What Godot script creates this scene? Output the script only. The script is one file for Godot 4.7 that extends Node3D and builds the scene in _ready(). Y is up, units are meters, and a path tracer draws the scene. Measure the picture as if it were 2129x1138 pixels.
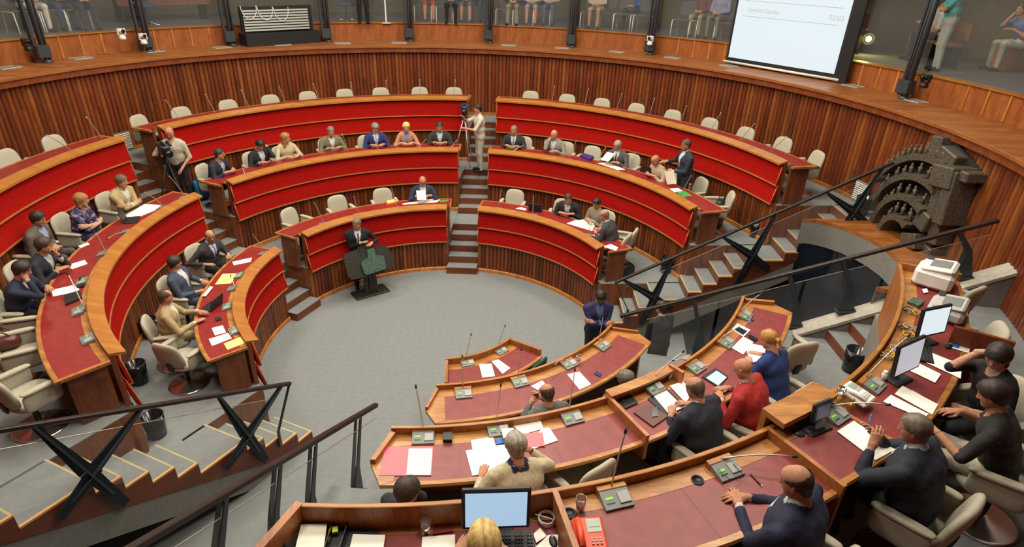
extends Node3D
# A round council chamber seen from its gallery. Angles t are degrees about the hall's centre, 0 = away from the camera (-z), positive to the right.

const PXW := 2129.0
const PXH := 1138.0
const FOCAL := 1246.01
const EYE := Vector3(1.27037, 6.65, 9.43379)
const PITCH := 0.48337
const ROLL := 0.033951
const STEP := 0.8555          # height between two tiers
const RISE := 0.1711
const ROW_R := [3.402, 5.077, 6.617]
const ROW_H := [1.646, 2.501, 3.43]
const DAIS_R := [1.559, 3.288, 5.012, 6.693]
const DAIS_H := [0.905, 1.742, 2.587, 3.428]
const AXIS := -33.5           # the hall is mirror-symmetric about this direction
const WALL_R := 8.33

var eye_r: Vector3
var eye_u: Vector3
var eye_f: Vector3
var M := {}
var taken := {}
var rng := RandomNumberGenerator.new()

func _ready() -> void:
	set_eye()
	make_light()
	make_materials()
	build_shell()
	build_tiers()
	build_desks()
	build_dais()
	build_stairs()
	build_gallery()
	build_relief()
	build_chairs()
	build_lectern()
	build_people()
	build_small_things()
	build_dais_things()

# ---------------------------------------------------------------- camera, light
func set_eye() -> void:
	eye_f = Vector3(0, -sin(PITCH), -cos(PITCH))
	var right := Vector3(1, 0, 0)
	var up := right.cross(eye_f)
	eye_r = right * cos(ROLL) + up * sin(ROLL)
	eye_u = up * cos(ROLL) - right * sin(ROLL)
	var cam := Camera3D.new()
	cam.name = "camera"
	cam.fov = rad_to_deg(2.0 * atan(PXH / 2.0 / FOCAL))
	cam.near = 0.05
	cam.far = 80.0
	cam.transform = Transform3D(Basis(eye_r, eye_u, -eye_f), EYE)
	add_child(cam)
	cam.current = true

func make_light() -> void:
	var we := WorldEnvironment.new()
	we.name = "world_environment"
	var e := Environment.new()
	e.background_mode = Environment.BG_COLOR
	e.background_color = Color(0.02, 0.02, 0.025)
	e.tonemap_mode = Environment.TONE_MAPPER_LINEAR
	e.tonemap_exposure = 1.0
	e.sdfgi_enabled = true
	e.ssao_enabled = true
	e.ssil_enabled = true
	we.environment = e
	add_child(we)
	# ceiling luminaires: square diffusers let into the ceiling, with the light they give
	var spots := []
	for k in 8:
		spots.append([5.6, 22.5 + k * 45.0])
	for k in 4:
		spots.append([2.2, 45.0 + k * 90.0])
	for s in spots:
		var p := pol(s[0], s[1], 9.42)
		var l := AreaLight3D.new()
		l.name = numbered("ceiling_lamp_light")
		l.area_size = Vector2(1.3, 1.3)
		l.light_energy = LAMP
		l.light_color = Color(1.0, 0.965, 0.90)
		l.shadow_enabled = true
		l.set("area_range", 30.0)
		l.transform = Transform3D(Basis(Vector3(1, 0, 0), Vector3(0, 0, -1), Vector3(0, 1, 0)), p + Vector3(0, -0.06, 0))
		add_child(l)

const LAMP := 19.0

# ---------------------------------------------------------------- geometry helpers
func pol(r: float, t: float, y: float) -> Vector3:
	var a := deg_to_rad(t)
	return Vector3(r * sin(a), y, -r * cos(a))

func ang(p: Vector3) -> float:
	return rad_to_deg(atan2(p.x, -p.z))

func rad(p: Vector3) -> float:
	return Vector2(p.x, p.z).length()

func ray(px: float, py: float) -> Vector3:
	return eye_f + eye_r * ((px - PXW / 2.0) / FOCAL) - eye_u * ((py - PXH / 2.0) / FOCAL)

func at(px: float, py: float, h: float) -> Vector3:
	var d := ray(px, py)
	return EYE + d * ((h - EYE.y) / d.y)

func at_cyl(px: float, py: float, r: float) -> Vector3:
	var d := ray(px, py)
	var a := d.x * d.x + d.z * d.z
	var b := 2.0 * (EYE.x * d.x + EYE.z * d.z)
	var c := EYE.x * EYE.x + EYE.z * EYE.z - r * r
	return EYE + d * ((-b + sqrt(b * b - 4.0 * a * c)) / 2.0 / a)

func at_plane(px: float, py: float, p0: Vector3, n: Vector3) -> Vector3:
	var d := ray(px, py)
	return EYE + d * ((p0 - EYE).dot(n) / d.dot(n))

func face_to(from: Vector3, to: Vector3) -> float:      # turn about y that points local +z from one place to another
	return atan2(to.x - from.x, to.z - from.z)

func mir(p: Vector3) -> Vector3:                        # mirror image across the hall's axis
	return pol(rad(p), 2.0 * AXIS - ang(p), p.y)

func numbered(called: String) -> String:
	taken[called] = taken.get(called, -1) + 1
	return called if taken[called] == 0 else "%s_%03d" % [called, taken[called]]

func begin(smooth := false) -> SurfaceTool:
	var st := SurfaceTool.new()
	st.begin(Mesh.PRIMITIVE_TRIANGLES)
	st.set_smooth_group(0 if smooth else -1)
	return st

func done(st: SurfaceTool) -> ArrayMesh:
	st.generate_normals()
	return st.commit()

func tri(st: SurfaceTool, a: Vector3, b: Vector3, c: Vector3) -> void:
	st.add_vertex(a); st.add_vertex(b); st.add_vertex(c)

func quad(st: SurfaceTool, a: Vector3, b: Vector3, c: Vector3, d: Vector3) -> void:
	# a b c d clockwise seen from the front
	st.add_vertex(a); st.add_vertex(b); st.add_vertex(c)
	st.add_vertex(a); st.add_vertex(c); st.add_vertex(d)

func bx(st: SurfaceTool, xf: Transform3D, size: Vector3, bev := 0.0) -> void:
	# a box with chamfered edges, centred on xf
	var h := size / 2.0
	var b := minf(bev, minf(h.x, minf(h.y, h.z)) * 0.9)
	if b <= 0.0:
		var p := []
		for i in 8:
			p.append(xf * Vector3(h.x if i & 1 else -h.x, h.y if i & 2 else -h.y, h.z if i & 4 else -h.z))
		quad(st, p[0], p[2], p[3], p[1]); quad(st, p[5], p[7], p[6], p[4])
		quad(st, p[4], p[6], p[2], p[0]); quad(st, p[1], p[3], p[7], p[5])
		quad(st, p[2], p[6], p[7], p[3]); quad(st, p[4], p[0], p[1], p[5])
		return
	var i3 := h - Vector3(b, b, b)
	var c := func(sx: float, sy: float, sz: float, ax: int) -> Vector3:
		var q := Vector3(sx * i3.x, sy * i3.y, sz * i3.z)
		if ax == 0: q.x = sx * h.x
		elif ax == 1: q.y = sy * h.y
		else: q.z = sz * h.z
		return xf * q
	var centre := xf.origin
	var faces := []
	for ax in 3:
		for s in [-1.0, 1.0]:
			var ring := []
			for uv in [[-1.0, -1.0], [1.0, -1.0], [1.0, 1.0], [-1.0, 1.0]]:
				var v := [0.0, 0.0, 0.0]
				v[ax] = s; v[(ax + 1) % 3] = uv[0]; v[(ax + 2) % 3] = uv[1]
				ring.append(c.call(v[0], v[1], v[2], ax))
			faces.append(ring)
	for a1 in 3:
		var a2 := (a1 + 1) % 3
		var a3 := (a1 + 2) % 3
		for s1 in [-1.0, 1.0]:
			for s2 in [-1.0, 1.0]:
				var ring := []
				for e in [[-1.0, a1], [1.0, a1], [1.0, a2], [-1.0, a2]]:
					var v := [0.0, 0.0, 0.0]
					v[a1] = s1; v[a2] = s2; v[a3] = e[0]
					ring.append(c.call(v[0], v[1], v[2], e[1]))
				faces.append(ring)
	for sx in [-1.0, 1.0]:
		for sy in [-1.0, 1.0]:
			for sz in [-1.0, 1.0]:
				faces.append([c.call(sx, sy, sz, 0), c.call(sx, sy, sz, 1), c.call(sx, sy, sz, 2)])
	for f in faces:
		poly_out(st, f, centre)

func poly_out(st: SurfaceTool, f: Array, centre: Vector3) -> void:
	# a convex polygon whose front faces away from centre
	var mid := Vector3.ZERO
	for v in f: mid += v
	mid /= f.size()
	var n: Vector3 = (f[2] - f[0]).cross(f[1] - f[0])
	var turn: bool = n.dot(mid - centre) < 0.0
	for k in range(1, f.size() - 1):
		if turn: tri(st, f[0], f[k + 1], f[k])
		else: tri(st, f[0], f[k], f[k + 1])

func box_at(st: SurfaceTool, c: Vector3, size: Vector3, turn := 0.0, bev := 0.0) -> void:
	bx(st, Transform3D(Basis(Vector3.UP, turn), c), size, bev)

func tube(st: SurfaceTool, pts: Array, r0: float, r1 := -1.0, sides := 8, caps := true) -> void:
	if r1 < 0.0: r1 = r0
	var rings := []
	var n := pts.size()
	var last_x := Vector3.ZERO
	for i in n:
		var d: Vector3 = (pts[mini(i + 1, n - 1)] - pts[maxi(i - 1, 0)]).normalized()
		var x := last_x - d * last_x.dot(d)
		if i == 0 or x.length() < 0.01:
			x = d.cross(Vector3.UP if absf(d.y) < 0.9 else Vector3.RIGHT)
		x = x.normalized()
		last_x = x
		var y := d.cross(x)
		var r := lerpf(r0, r1, float(i) / maxf(n - 1, 1))
		var ring := []
		for k in sides:
			var a := TAU * k / sides
			ring.append(pts[i] + (x * cos(a) + y * sin(a)) * r)
		rings.append(ring)
	for i in n - 1:
		for k in sides:
			var k2 := (k + 1) % sides
			quad(st, rings[i][k], rings[i + 1][k], rings[i + 1][k2], rings[i][k2])
	if caps:
		for k in range(1, sides - 1):
			tri(st, rings[0][0], rings[0][k], rings[0][k + 1])
			tri(st, rings[n - 1][0], rings[n - 1][k + 1], rings[n - 1][k])

func lathe(st: SurfaceTool, xf: Transform3D, prof: Array, segs := 20) -> void:
	# profile of (radius, height), bottom to top
	for i in prof.size() - 1:
		for k in segs:
			var a := TAU * k / segs
			var b := TAU * (k + 1) / segs
			var p := func(q: Vector2, t: float) -> Vector3: return xf * Vector3(q.x * cos(t), q.y, q.x * sin(t))
			var v0: Vector3 = p.call(prof[i], a)
			var v1: Vector3 = p.call(prof[i + 1], a)
			var v2: Vector3 = p.call(prof[i + 1], b)
			var v3: Vector3 = p.call(prof[i], b)
			if prof[i].x < 1e-5: tri(st, v0, v1, v2)
			elif prof[i + 1].x < 1e-5: tri(st, v0, v1, v3)
			else: quad(st, v0, v1, v2, v3)

func loop_area(prof: Array) -> float:
	var s := 0.0
	for i in prof.size():
		var a: Vector2 = prof[i]
		var b: Vector2 = prof[(i + 1) % prof.size()]
		s += a.x * b.y - b.x * a.y
	return s

func arc(st: SurfaceTool, prof: Array, t0: float, t1: float, step := 3.0, caps := true) -> void:
	# a closed (radius, height) outline swept about the hall's axis
	if loop_area(prof) > 0.0:
		prof = prof.duplicate()
		prof.reverse()
	var n := maxi(1, ceili(absf(t1 - t0) / step))
	var m := prof.size()
	for i in n:
		var a := lerpf(t0, t1, float(i) / n)
		var b := lerpf(t0, t1, float(i + 1) / n)
		for k in m:
			st.set_smooth_group(k + 1)
			var p: Vector2 = prof[k]
			var q: Vector2 = prof[(k + 1) % m]
			quad(st, pol(p.x, a, p.y), pol(q.x, a, q.y), pol(q.x, b, q.y), pol(p.x, b, p.y))
	st.set_smooth_group(-1)
	if caps:
		var pk := PackedVector2Array(prof)
		var ix := Geometry2D.triangulate_polygon(pk)
		for k in range(0, ix.size(), 3):
			var u := [pk[ix[k]], pk[ix[k + 1]], pk[ix[k + 2]]]
			var flip: bool = (u[1] - u[0]).cross(u[2] - u[0]) > 0.0
			for e in 2:
				var t: float = t0 if e == 0 else t1
				var v := []
				for w in u: v.append(pol(w.x, t, w.y))
				if flip == (e == 0): tri(st, v[0], v[2], v[1])
				else: tri(st, v[0], v[1], v[2])

func rect_prof(r0: float, r1: float, y0: float, y1: float) -> Array:
	return [Vector2(r0, y0), Vector2(r1, y0), Vector2(r1, y1), Vector2(r0, y1)]

func slab(st: SurfaceTool, pts: Array, y0: float, y1: float) -> void:
	# upright prism over a plan outline of points (x, z)
	var pk := PackedVector2Array()
	for p in pts: pk.append(Vector2(p.x, p.z) if p is Vector3 else p)
	if Geometry2D.is_polygon_clockwise(pk): pk.reverse()
	var m := pk.size()
	for k in m:
		var a := pk[k]
		var b := pk[(k + 1) % m]
		quad(st, Vector3(b.x, y0, b.y), Vector3(b.x, y1, b.y), Vector3(a.x, y1, a.y), Vector3(a.x, y0, a.y))
	var ix := Geometry2D.triangulate_polygon(pk)
	for k in range(0, ix.size(), 3):
		var u := [pk[ix[k]], pk[ix[k + 1]], pk[ix[k + 2]]]
		if (u[1] - u[0]).cross(u[2] - u[0]) < 0.0: u = [u[0], u[2], u[1]]
		tri(st, Vector3(u[0].x, y1, u[0].y), Vector3(u[1].x, y1, u[1].y), Vector3(u[2].x, y1, u[2].y))
		tri(st, Vector3(u[0].x, y0, u[0].y), Vector3(u[2].x, y0, u[2].y), Vector3(u[1].x, y0, u[1].y))

func plate(st: SurfaceTool, outline: Array, n: Vector3, thick: float) -> void:
	# a flat outline of 3-D points (in one plane with normal n) given thickness, half to each side
	n = n.normalized()
	var x := (outline[1] - outline[0] as Vector3).normalized()
	var y := n.cross(x)
	var o: Vector3 = outline[0]
	var pk := PackedVector2Array()
	for p in outline: pk.append(Vector2((p - o).dot(x), (p - o).dot(y)))
	if Geometry2D.is_polygon_clockwise(pk): pk.reverse()
	var up := func(q: Vector2, s: float) -> Vector3: return o + x * q.x + y * q.y + n * (s * thick / 2.0)
	var m := pk.size()
	for k in m:
		var a := pk[k]
		var b := pk[(k + 1) % m]
		quad(st, up.call(a, -1.0), up.call(a, 1.0), up.call(b, 1.0), up.call(b, -1.0))
	var ix := Geometry2D.triangulate_polygon(pk)
	for k in range(0, ix.size(), 3):
		var u := [pk[ix[k]], pk[ix[k + 1]], pk[ix[k + 2]]]
		if (u[1] - u[0]).cross(u[2] - u[0]) < 0.0: u = [u[0], u[2], u[1]]
		tri(st, up.call(u[0], 1.0), up.call(u[2], 1.0), up.call(u[1], 1.0))
		tri(st, up.call(u[0], -1.0), up.call(u[1], -1.0), up.call(u[2], -1.0))

func pad(st: SurfaceTool, xf: Transform3D, w: float, h: float, t: float, bend := 0.0, power := 4.0, segs := 28, taper := 0.0) -> void:
	# an upholstered pad: rounded outline in x,y, thickness t along z, bent by z = bend * x^2
	var rings := []
	var steps := [1.0, 0.97, 0.9, 0.75, 0.5, 0.0]
	for side in [1.0, -1.0]:
		var rs := []
		for s in steps:
			var ring := []
			for k in segs:
				var a := TAU * k / segs
				var ca := cos(a)
				var sa := sin(a)
				var rr := pow(pow(absf(ca), power) + pow(absf(sa), power), -1.0 / power)
				var x: float = ca * rr * s * w / 2.0
				var y: float = sa * rr * s * h / 2.0
				x *= 1.0 - taper * (y / h + 0.5)
				var z: float = side * t / 2.0 * sqrt(maxf(0.0, 1.0 - pow(s, 6.0))) + bend * x * x
				ring.append(xf * Vector3(x, y, z))
			rs.append(ring)
		rings.append(rs)
	for side in 2:
		var rs: Array = rings[side]
		for i in steps.size() - 1:
			for k in segs:
				var k2 := (k + 1) % segs
				if side == 0: quad(st, rs[i][k], rs[i + 1][k], rs[i + 1][k2], rs[i][k2])
				else: quad(st, rs[i][k2], rs[i + 1][k2], rs[i + 1][k], rs[i][k])

func ball(st: SurfaceTool, c: Vector3, r: Vector3, segs := 12, rings := 8) -> void:
	var prof := []
	for i in rings + 1:
		var a := PI * i / rings
		prof.append(Vector2(sin(a), -cos(a)))
	lathe(st, Transform3D(Basis.from_scale(r), c), prof, segs)

# ---------------------------------------------------------------- nodes
func mi(called: String, mesh: Mesh, mat: Material) -> MeshInstance3D:
	var o := MeshInstance3D.new()
	o.name = called
	o.mesh = mesh
	o.material_override = mat
	return o

func part(parent: Node3D, called: String, st, mat: Material) -> MeshInstance3D:
	# a mesh in the parent's own axes
	var o := mi(called, st if st is Mesh else done(st), mat)
	parent.add_child(o, true)
	return o

func wpart(parent: Node3D, called: String, st, mat: Material) -> MeshInstance3D:
	# a mesh given in world axes
	var o := part(parent, called, st, mat)
	o.transform = world_of(parent).affine_inverse()
	return o

func world_of(n: Node) -> Transform3D:
	var x := Transform3D()
	while n is Node3D and n != self:
		x = n.transform * x
		n = n.get_parent()
	return x

func thing(called: String, label: String, category: String, where := Vector3.ZERO, turn := 0.0, group := "") -> Node3D:
	var o := Node3D.new()
	o.name = numbered(called)
	add_child(o)
	o.position = where
	o.rotation.y = turn
	tag(o, label, category, group)
	return o

func tag(o: Node, label: String, category: String, group := "") -> void:
	o.set_meta("label", label)
	o.set_meta("category", category)
	if group: o.set_meta("group", group)

func single(called: String, st, mat: Material, label: String, category: String, where := Vector3.ZERO, turn := 0.0, group := "") -> MeshInstance3D:
	# a thing that is one mesh, in axes of its own
	var o := mi(numbered(called), st if st is Mesh else done(st), mat)
	add_child(o)
	o.position = where
	o.rotation.y = turn
	tag(o, label, category, group)
	return o

func struct(called: String, st, mat: Material, label := "", category := "") -> MeshInstance3D:
	var o := mi(numbered(called), st if st is Mesh else done(st), mat)
	add_child(o)
	o.set_meta("kind", "structure")
	if label: tag(o, label, category)
	return o

func copy_of(src: Node3D, where: Vector3, turn: float, label := "", group := "") -> Node3D:
	var c := src.duplicate() as Node3D
	c.name = numbered(str(src.get_meta("kind_name", src.name)))
	add_child(c)
	c.position = where
	c.rotation = Vector3(0, turn, 0)
	if label: c.set_meta("label", label)
	if group: c.set_meta("group", group)
	return c

# ---------------------------------------------------------------- materials
func noise_image(sx: int, sy: int, seed_: int, freq: float, octaves := 3) -> Image:
	var n := FastNoiseLite.new()
	n.seed = seed_
	n.noise_type = FastNoiseLite.TYPE_SIMPLEX
	n.frequency = freq
	n.fractal_octaves = octaves
	return n.get_seamless_image(sx, sy)

func wood_image(seed_: int, along_u: bool, contrast := 1.0) -> ImageTexture:
	# grain: fine streaks and broad bands stretched along the boards
	var s := 512
	var fine := noise_image(256, 24, seed_, 0.16, 3)
	var broad := noise_image(128, 16, seed_ + 7, 0.035, 2)
	var pore := noise_image(512, 96, seed_ + 13, 0.35, 1)
	for im in [fine, broad, pore]:
		im.convert(Image.FORMAT_L8)
		im.resize(s, s, Image.INTERPOLATE_CUBIC)
	var out := PackedByteArray()
	out.resize(s * s * 3)
	var a := fine.get_data()
	var b := broad.get_data()
	var c := pore.get_data()
	for i in s * s:
		var v := 1.0 + contrast * ((a[i] / 255.0 - 0.5) * 0.30 + (b[i] / 255.0 - 0.5) * 0.26 + (c[i] / 255.0 - 0.5) * 0.16)
		v = clampf(v * 0.86, 0.0, 1.0)
		var w := clampf(v * (0.97 + (b[i] / 255.0 - 0.5) * 0.10), 0.0, 1.0)
		out[i * 3] = int(255.0 * v)
		out[i * 3 + 1] = int(255.0 * w)
		out[i * 3 + 2] = int(255.0 * w * 0.97)
	var img := Image.create_from_data(s, s, false, Image.FORMAT_RGB8, out)
	if along_u: img.rotate_90(CLOCKWISE)
	return ImageTexture.create_from_image(img)

func speck_image(seed_: int, freq: float, spread: float, freq2: float, spread2: float, size := 256) -> ImageTexture:
	var a := noise_image(size, size, seed_, freq, 2)
	var b := noise_image(size, size, seed_ + 3, freq2, 3)
	a.convert(Image.FORMAT_L8)
	b.convert(Image.FORMAT_L8)
	var da := a.get_data()
	var db := b.get_data()
	var out := PackedByteArray()
	out.resize(size * size)
	for i in size * size:
		out[i] = int(255.0 * clampf(0.82 + (da[i] / 255.0 - 0.5) * spread + (db[i] / 255.0 - 0.5) * spread2, 0.0, 1.0))
	return ImageTexture.create_from_image(Image.create_from_data(size, size, false, Image.FORMAT_L8, out))

func bump(seed_: int, freq: float, depth: float) -> ImageTexture:
	var a := noise_image(256, 256, seed_, freq, 2)
	a.convert(Image.FORMAT_RGB8)
	a.bump_map_to_normal_map(depth)
	return ImageTexture.create_from_image(a)

func mat(c: Color, rough := 0.7, tex: Texture2D = null, scale := 1.0, metal := 0.0) -> StandardMaterial3D:
	var m := StandardMaterial3D.new()
	m.albedo_color = c
	m.roughness = rough
	m.metallic = metal
	if tex:
		m.albedo_texture = tex
		m.uv1_triplanar = true
		m.uv1_world_triplanar = true
		m.uv1_scale = Vector3(scale, scale, scale)
	return m

func rgb(r: int, g: int, b: int) -> Color:
	return Color(r / 255.0, g / 255.0, b / 255.0)

func glassy(c: Color, alpha: float) -> StandardMaterial3D:
	var m := StandardMaterial3D.new()
	m.albedo_color = Color(c, alpha)
	m.transparency = BaseMaterial3D.TRANSPARENCY_ALPHA
	m.roughness = 0.02
	m.metallic_specular = 0.3
	return m

func glow(c: Color, e: float) -> StandardMaterial3D:
	var m := StandardMaterial3D.new()
	m.albedo_color = c
	m.emission_enabled = true
	m.emission = c
	m.emission_energy_multiplier = e
	m.roughness = 0.4
	return m

func make_materials() -> void:
	var wv := wood_image(11, false)
	var wv2 := wood_image(29, false, 1.2)
	var wh := wood_image(41, true, 0.8)
	var wh2 := wood_image(57, true, 0.55)
	var tones := [rgb(136, 70, 32), rgb(124, 60, 27), rgb(114, 54, 26), rgb(142, 77, 34), rgb(128, 57, 28), rgb(108, 51, 26), rgb(138, 69, 28), rgb(120, 64, 30), rgb(150, 86, 38)]
	M.slat = []
	for i in tones.size():
		var m := mat(tones[i], 0.42, wv if i % 2 == 0 else wv2, 0.9)
		m.uv1_offset = Vector3(i * 0.37, i * 0.21, i * 0.53)
		M.slat.append(m)
	M.band = mat(rgb(186, 124, 54), 0.38, wh2, 1.1)
	M.bead = mat(rgb(200, 134, 76), 0.4, wh2, 1.5)
	M.desk = mat(rgb(190, 132, 70), 0.34, wh, 1.2)
	M.desk_v = mat(rgb(184, 118, 64), 0.36, wv, 1.2)
	M.end = mat(rgb(130, 74, 40), 0.42, wv2, 1.1)
	M.ledge = mat(rgb(172, 108, 56), 0.36, wh, 0.7)
	M.parapet = mat(rgb(168, 98, 50), 0.36, wv, 0.7)
	M.batten = mat(rgb(214, 140, 66), 0.4, wv, 1.0)
	M.stringer = mat(rgb(124, 66, 38), 0.45, wh, 0.8)
	M.wood_red = mat(rgb(134, 64, 34), 0.4, wv, 0.8)
	M.edge_strip = mat(rgb(170, 158, 118), 0.6)
	M.nose = mat(rgb(204, 152, 92), 0.5)
	M.red = mat(rgb(188, 26, 18), 0.95, speck_image(3, 0.30, 0.26, 0.02, 0.12), 2.2)
	M.red.metallic_specular = 0.2
	M.red.normal_enabled = true
	M.red.normal_texture = bump(5, 0.4, 3.0)
	M.red.normal_scale = 0.4
	M.leather = mat(rgb(150, 58, 56), 0.42, speck_image(9, 0.25, 0.10, 0.012, 0.12), 1.4)
	M.leather_red = mat(rgb(160, 46, 42), 0.36, speck_image(9, 0.25, 0.10, 0.012, 0.12), 1.4)
	M.carpet = mat(rgb(150, 155, 155), 0.98, speck_image(17, 0.32, 0.22, 0.02, 0.05), 1.6)
	M.carpet.normal_enabled = true
	M.carpet.normal_texture = bump(19, 0.45, 3.0)
	M.carpet.normal_scale = 0.3
	M.carpet_dark = mat(rgb(92, 94, 98), 0.98, speck_image(23, 0.32, 0.3, 0.02, 0.1), 1.6)
	M.navy_carpet = mat(rgb(30, 38, 54), 0.9, speck_image(23, 0.32, 0.3, 0.02, 0.1), 1.6)
	M.stone = mat(rgb(205, 200, 184), 0.8, speck_image(31, 0.05, 0.12, 0.01, 0.1), 0.8)
	M.plaster = mat(rgb(150, 148, 142), 0.9, speck_image(37, 0.08, 0.08, 0.01, 0.06), 0.7)
	M.ceiling = mat(rgb(214, 206, 192), 0.9, speck_image(37, 0.08, 0.08, 0.01, 0.06), 0.4)
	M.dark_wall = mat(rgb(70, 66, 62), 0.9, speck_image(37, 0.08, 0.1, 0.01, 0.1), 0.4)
	M.olive_wall = mat(rgb(104, 94, 70), 0.9, speck_image(37, 0.08, 0.1, 0.01, 0.1), 0.4)
	M.chair = mat(rgb(206, 198, 176), 0.95, speck_image(43, 0.4, 0.16, 0.03, 0.06), 3.0)
	M.chair.rim_enabled = true
	M.chair.rim = 0.2
	M.black = mat(rgb(24, 25, 28), 0.5)
	M.black_gloss = mat(rgb(18, 19, 22), 0.18)
	M.steel = mat(rgb(66, 72, 80), 0.42, speck_image(47, 0.1, 0.14, 0.02, 0.12), 1.0)
	M.rail = mat(rgb(52, 40, 38), 0.35, wh2, 1.0)
	M.rail_steel = mat(rgb(52, 60, 66), 0.38, null, 1.0, 0.2)
	M.chrome = mat(rgb(208, 208, 208), 0.22, null, 1.0, 1.0)
	M.rod = mat(rgb(190, 182, 172), 0.3, null, 1.0, 0.6)
	M.console = mat(rgb(118, 122, 120), 0.5)
	M.console_lid = mat(rgb(158, 160, 156), 0.5)
	M.green = glow(rgb(110, 190, 40), 0.5)
	M.paper = mat(rgb(246, 243, 232), 0.85)
	M.paper2 = mat(rgb(236, 230, 212), 0.85)
	M.yellow_paper = mat(rgb(240, 224, 130), 0.85)
	M.pink = mat(rgb(236, 120, 128), 0.8)
	M.blue_card = mat(rgb(40, 110, 190), 0.7)
	M.ink = mat(rgb(120, 118, 112), 0.9)
	M.white = mat(rgb(228, 226, 220), 0.45)
	M.grey_plastic = mat(rgb(176, 176, 172), 0.5)
	M.white_metal = mat(rgb(220, 220, 216), 0.4)
	M.glass = glassy(Color(0.96, 0.98, 0.98), 0.03)
	M.glass.metallic_specular = 0.15
	M.pane = glassy(Color(0.55, 0.62, 0.66), 0.16)
	M.blue_glass = mat(rgb(20, 28, 40), 0.08)
	M.tumbler = glassy(Color(0.97, 0.98, 0.98), 0.03)
	M.tumbler.refraction_enabled = true
	M.tumbler.refraction_scale = 0.05
	M.tumbler.metallic_specular = 0.5
	M.screen_white = glow(rgb(228, 241, 247), 0.95)
	M.screen_white.albedo_color = rgb(60, 60, 60)
	M.screen_blue = glow(rgb(186, 218, 246), 0.8)
	M.screen_blue.albedo_color = rgb(40, 40, 40)
	M.screen_grey = glow(rgb(216, 214, 222), 0.7)
	M.screen_grey.albedo_color = rgb(40, 40, 40)
	M.screen_dark = glow(rgb(60, 62, 96), 0.4)
	M.lamp = glow(rgb(255, 236, 200), 3.0)
	M.lamp_spot = glow(rgb(255, 250, 170), 6.0)
	M.text_grey = mat(rgb(176, 188, 194), 0.8)
	M.bronze = mat(rgb(112, 104, 90), 0.55, speck_image(53, 0.12, 0.4, 0.03, 0.4), 2.0, 0.35)
	M.bronze_dark = mat(rgb(70, 68, 64), 0.45, speck_image(53, 0.12, 0.4, 0.03, 0.3), 2.0, 0.4)
	M.patina = mat(rgb(84, 116, 98), 0.5, speck_image(59, 0.06, 0.35, 0.02, 0.35), 2.0, 0.2)
	M.orange = mat(rgb(228, 72, 36), 0.45)
	M.folder_green = mat(rgb(60, 150, 60), 0.6)
	M.purple = mat(rgb(64, 40, 120), 0.6)
	M.chrome_soft = mat(rgb(190, 190, 192), 0.35, null, 1.0, 0.7)
	M.lime = mat(rgb(206, 210, 40), 0.5)
	M.brass = mat(rgb(200, 160, 70), 0.3, null, 1.0, 0.9)
	M.cable_yellow = mat(rgb(210, 170, 40), 0.5)
	M.green_cloth = mat(rgb(40, 84, 70), 0.9)
	M.lcd = mat(rgb(150, 170, 150), 0.3)
	M.key = mat(rgb(44, 45, 48), 0.5)
	M.blue_bag = mat(rgb(24, 52, 92), 0.8)
	M.cyan = mat(rgb(30, 150, 196), 0.7)
	M.brown_leather = mat(rgb(84, 40, 34), 0.4)
	M.bench = mat(rgb(130, 76, 44), 0.5, wh, 0.8)
	M.cloth = StandardMaterial3D.new()
	M.cloth.vertex_color_use_as_albedo = true
	M.cloth.roughness = 0.82
	M.cloth.albedo_texture = speck_image(61, 0.42, 0.22, 0.04, 0.16)
	M.cloth.uv1_triplanar = true
	M.cloth.uv1_scale = Vector3(3, 3, 3)

# ---------------------------------------------------------------- the room
func right_line(r: float, z0: float, slope: float) -> float:
	# angle at radius r of the plan line z = z0 + slope * (x - 5)
	var x := sqrt(maxf(0.01, r * r - z0 * z0))
	for k in 12:
		var z := z0 + slope * (x - 5.0)
		x = sqrt(maxf(0.01, r * r - z * z))
	return ang(Vector3(x, 0, z0 + slope * (x - 5.0)))

func stair_in(r: float) -> float: return right_line(r, -1.46, -0.085)
func stair_out(r: float) -> float: return right_line(r, -0.78, -0.085)
func curb_t(r: float) -> float: return right_line(r, 1.4, 0.2)

func aisle_t(r: float, right: bool) -> float:
	# angle of the radial aisle's edge at radius r
	var x := 0.0
	var d := r
	for k in 8:
		x = (0.46 + 0.08 * (d - 3.46)) if right else (-0.26 + 0.072 * (d - 3.42))
		d = sqrt(r * r - x * x)
	return rad_to_deg(atan2(x, d))

func m_t(t: float) -> float: return 2.0 * AXIS - t

func ring_plan(r0: float, r1: float, a0: float, a1: float, b0: float, b1: float) -> Array:
	# plan outline between radii, from angles a0..b0 at r0 and a1..b1 at r1
	var p := []
	var n := 20
	for i in n + 1: p.append(pol(r0, lerpf(a0, b0, float(i) / n), 0))
	for i in n + 1: p.append(pol(r1, lerpf(b1, a1, float(i) / n), 0))
	return p

func full_ring(st: SurfaceTool, prof: Array) -> void:
	arc(st, prof, -180.0, 180.0, 3.0, false)

func far_ring(st: SurfaceTool, prof: Array) -> void:      # only round the far side; the camera's own bay has none
	arc(st, prof, -152.0, 124.0, 3.0)

func slat_mesh(w: float, h: float, d: float) -> ArrayMesh:
	# an upright slat with rounded front corners; front towards -z, standing on the origin
	var st := begin()
	var o := [Vector2(-w / 2, 0), Vector2(-w / 2, -d * 0.55), Vector2(-w * 0.32, -d), Vector2(w * 0.32, -d), Vector2(w / 2, -d * 0.55), Vector2(w / 2, 0)]
	var pts := []
	for q in o: pts.append(q)
	slab(st, pts, 0.0, h)
	return done(st)

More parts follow.
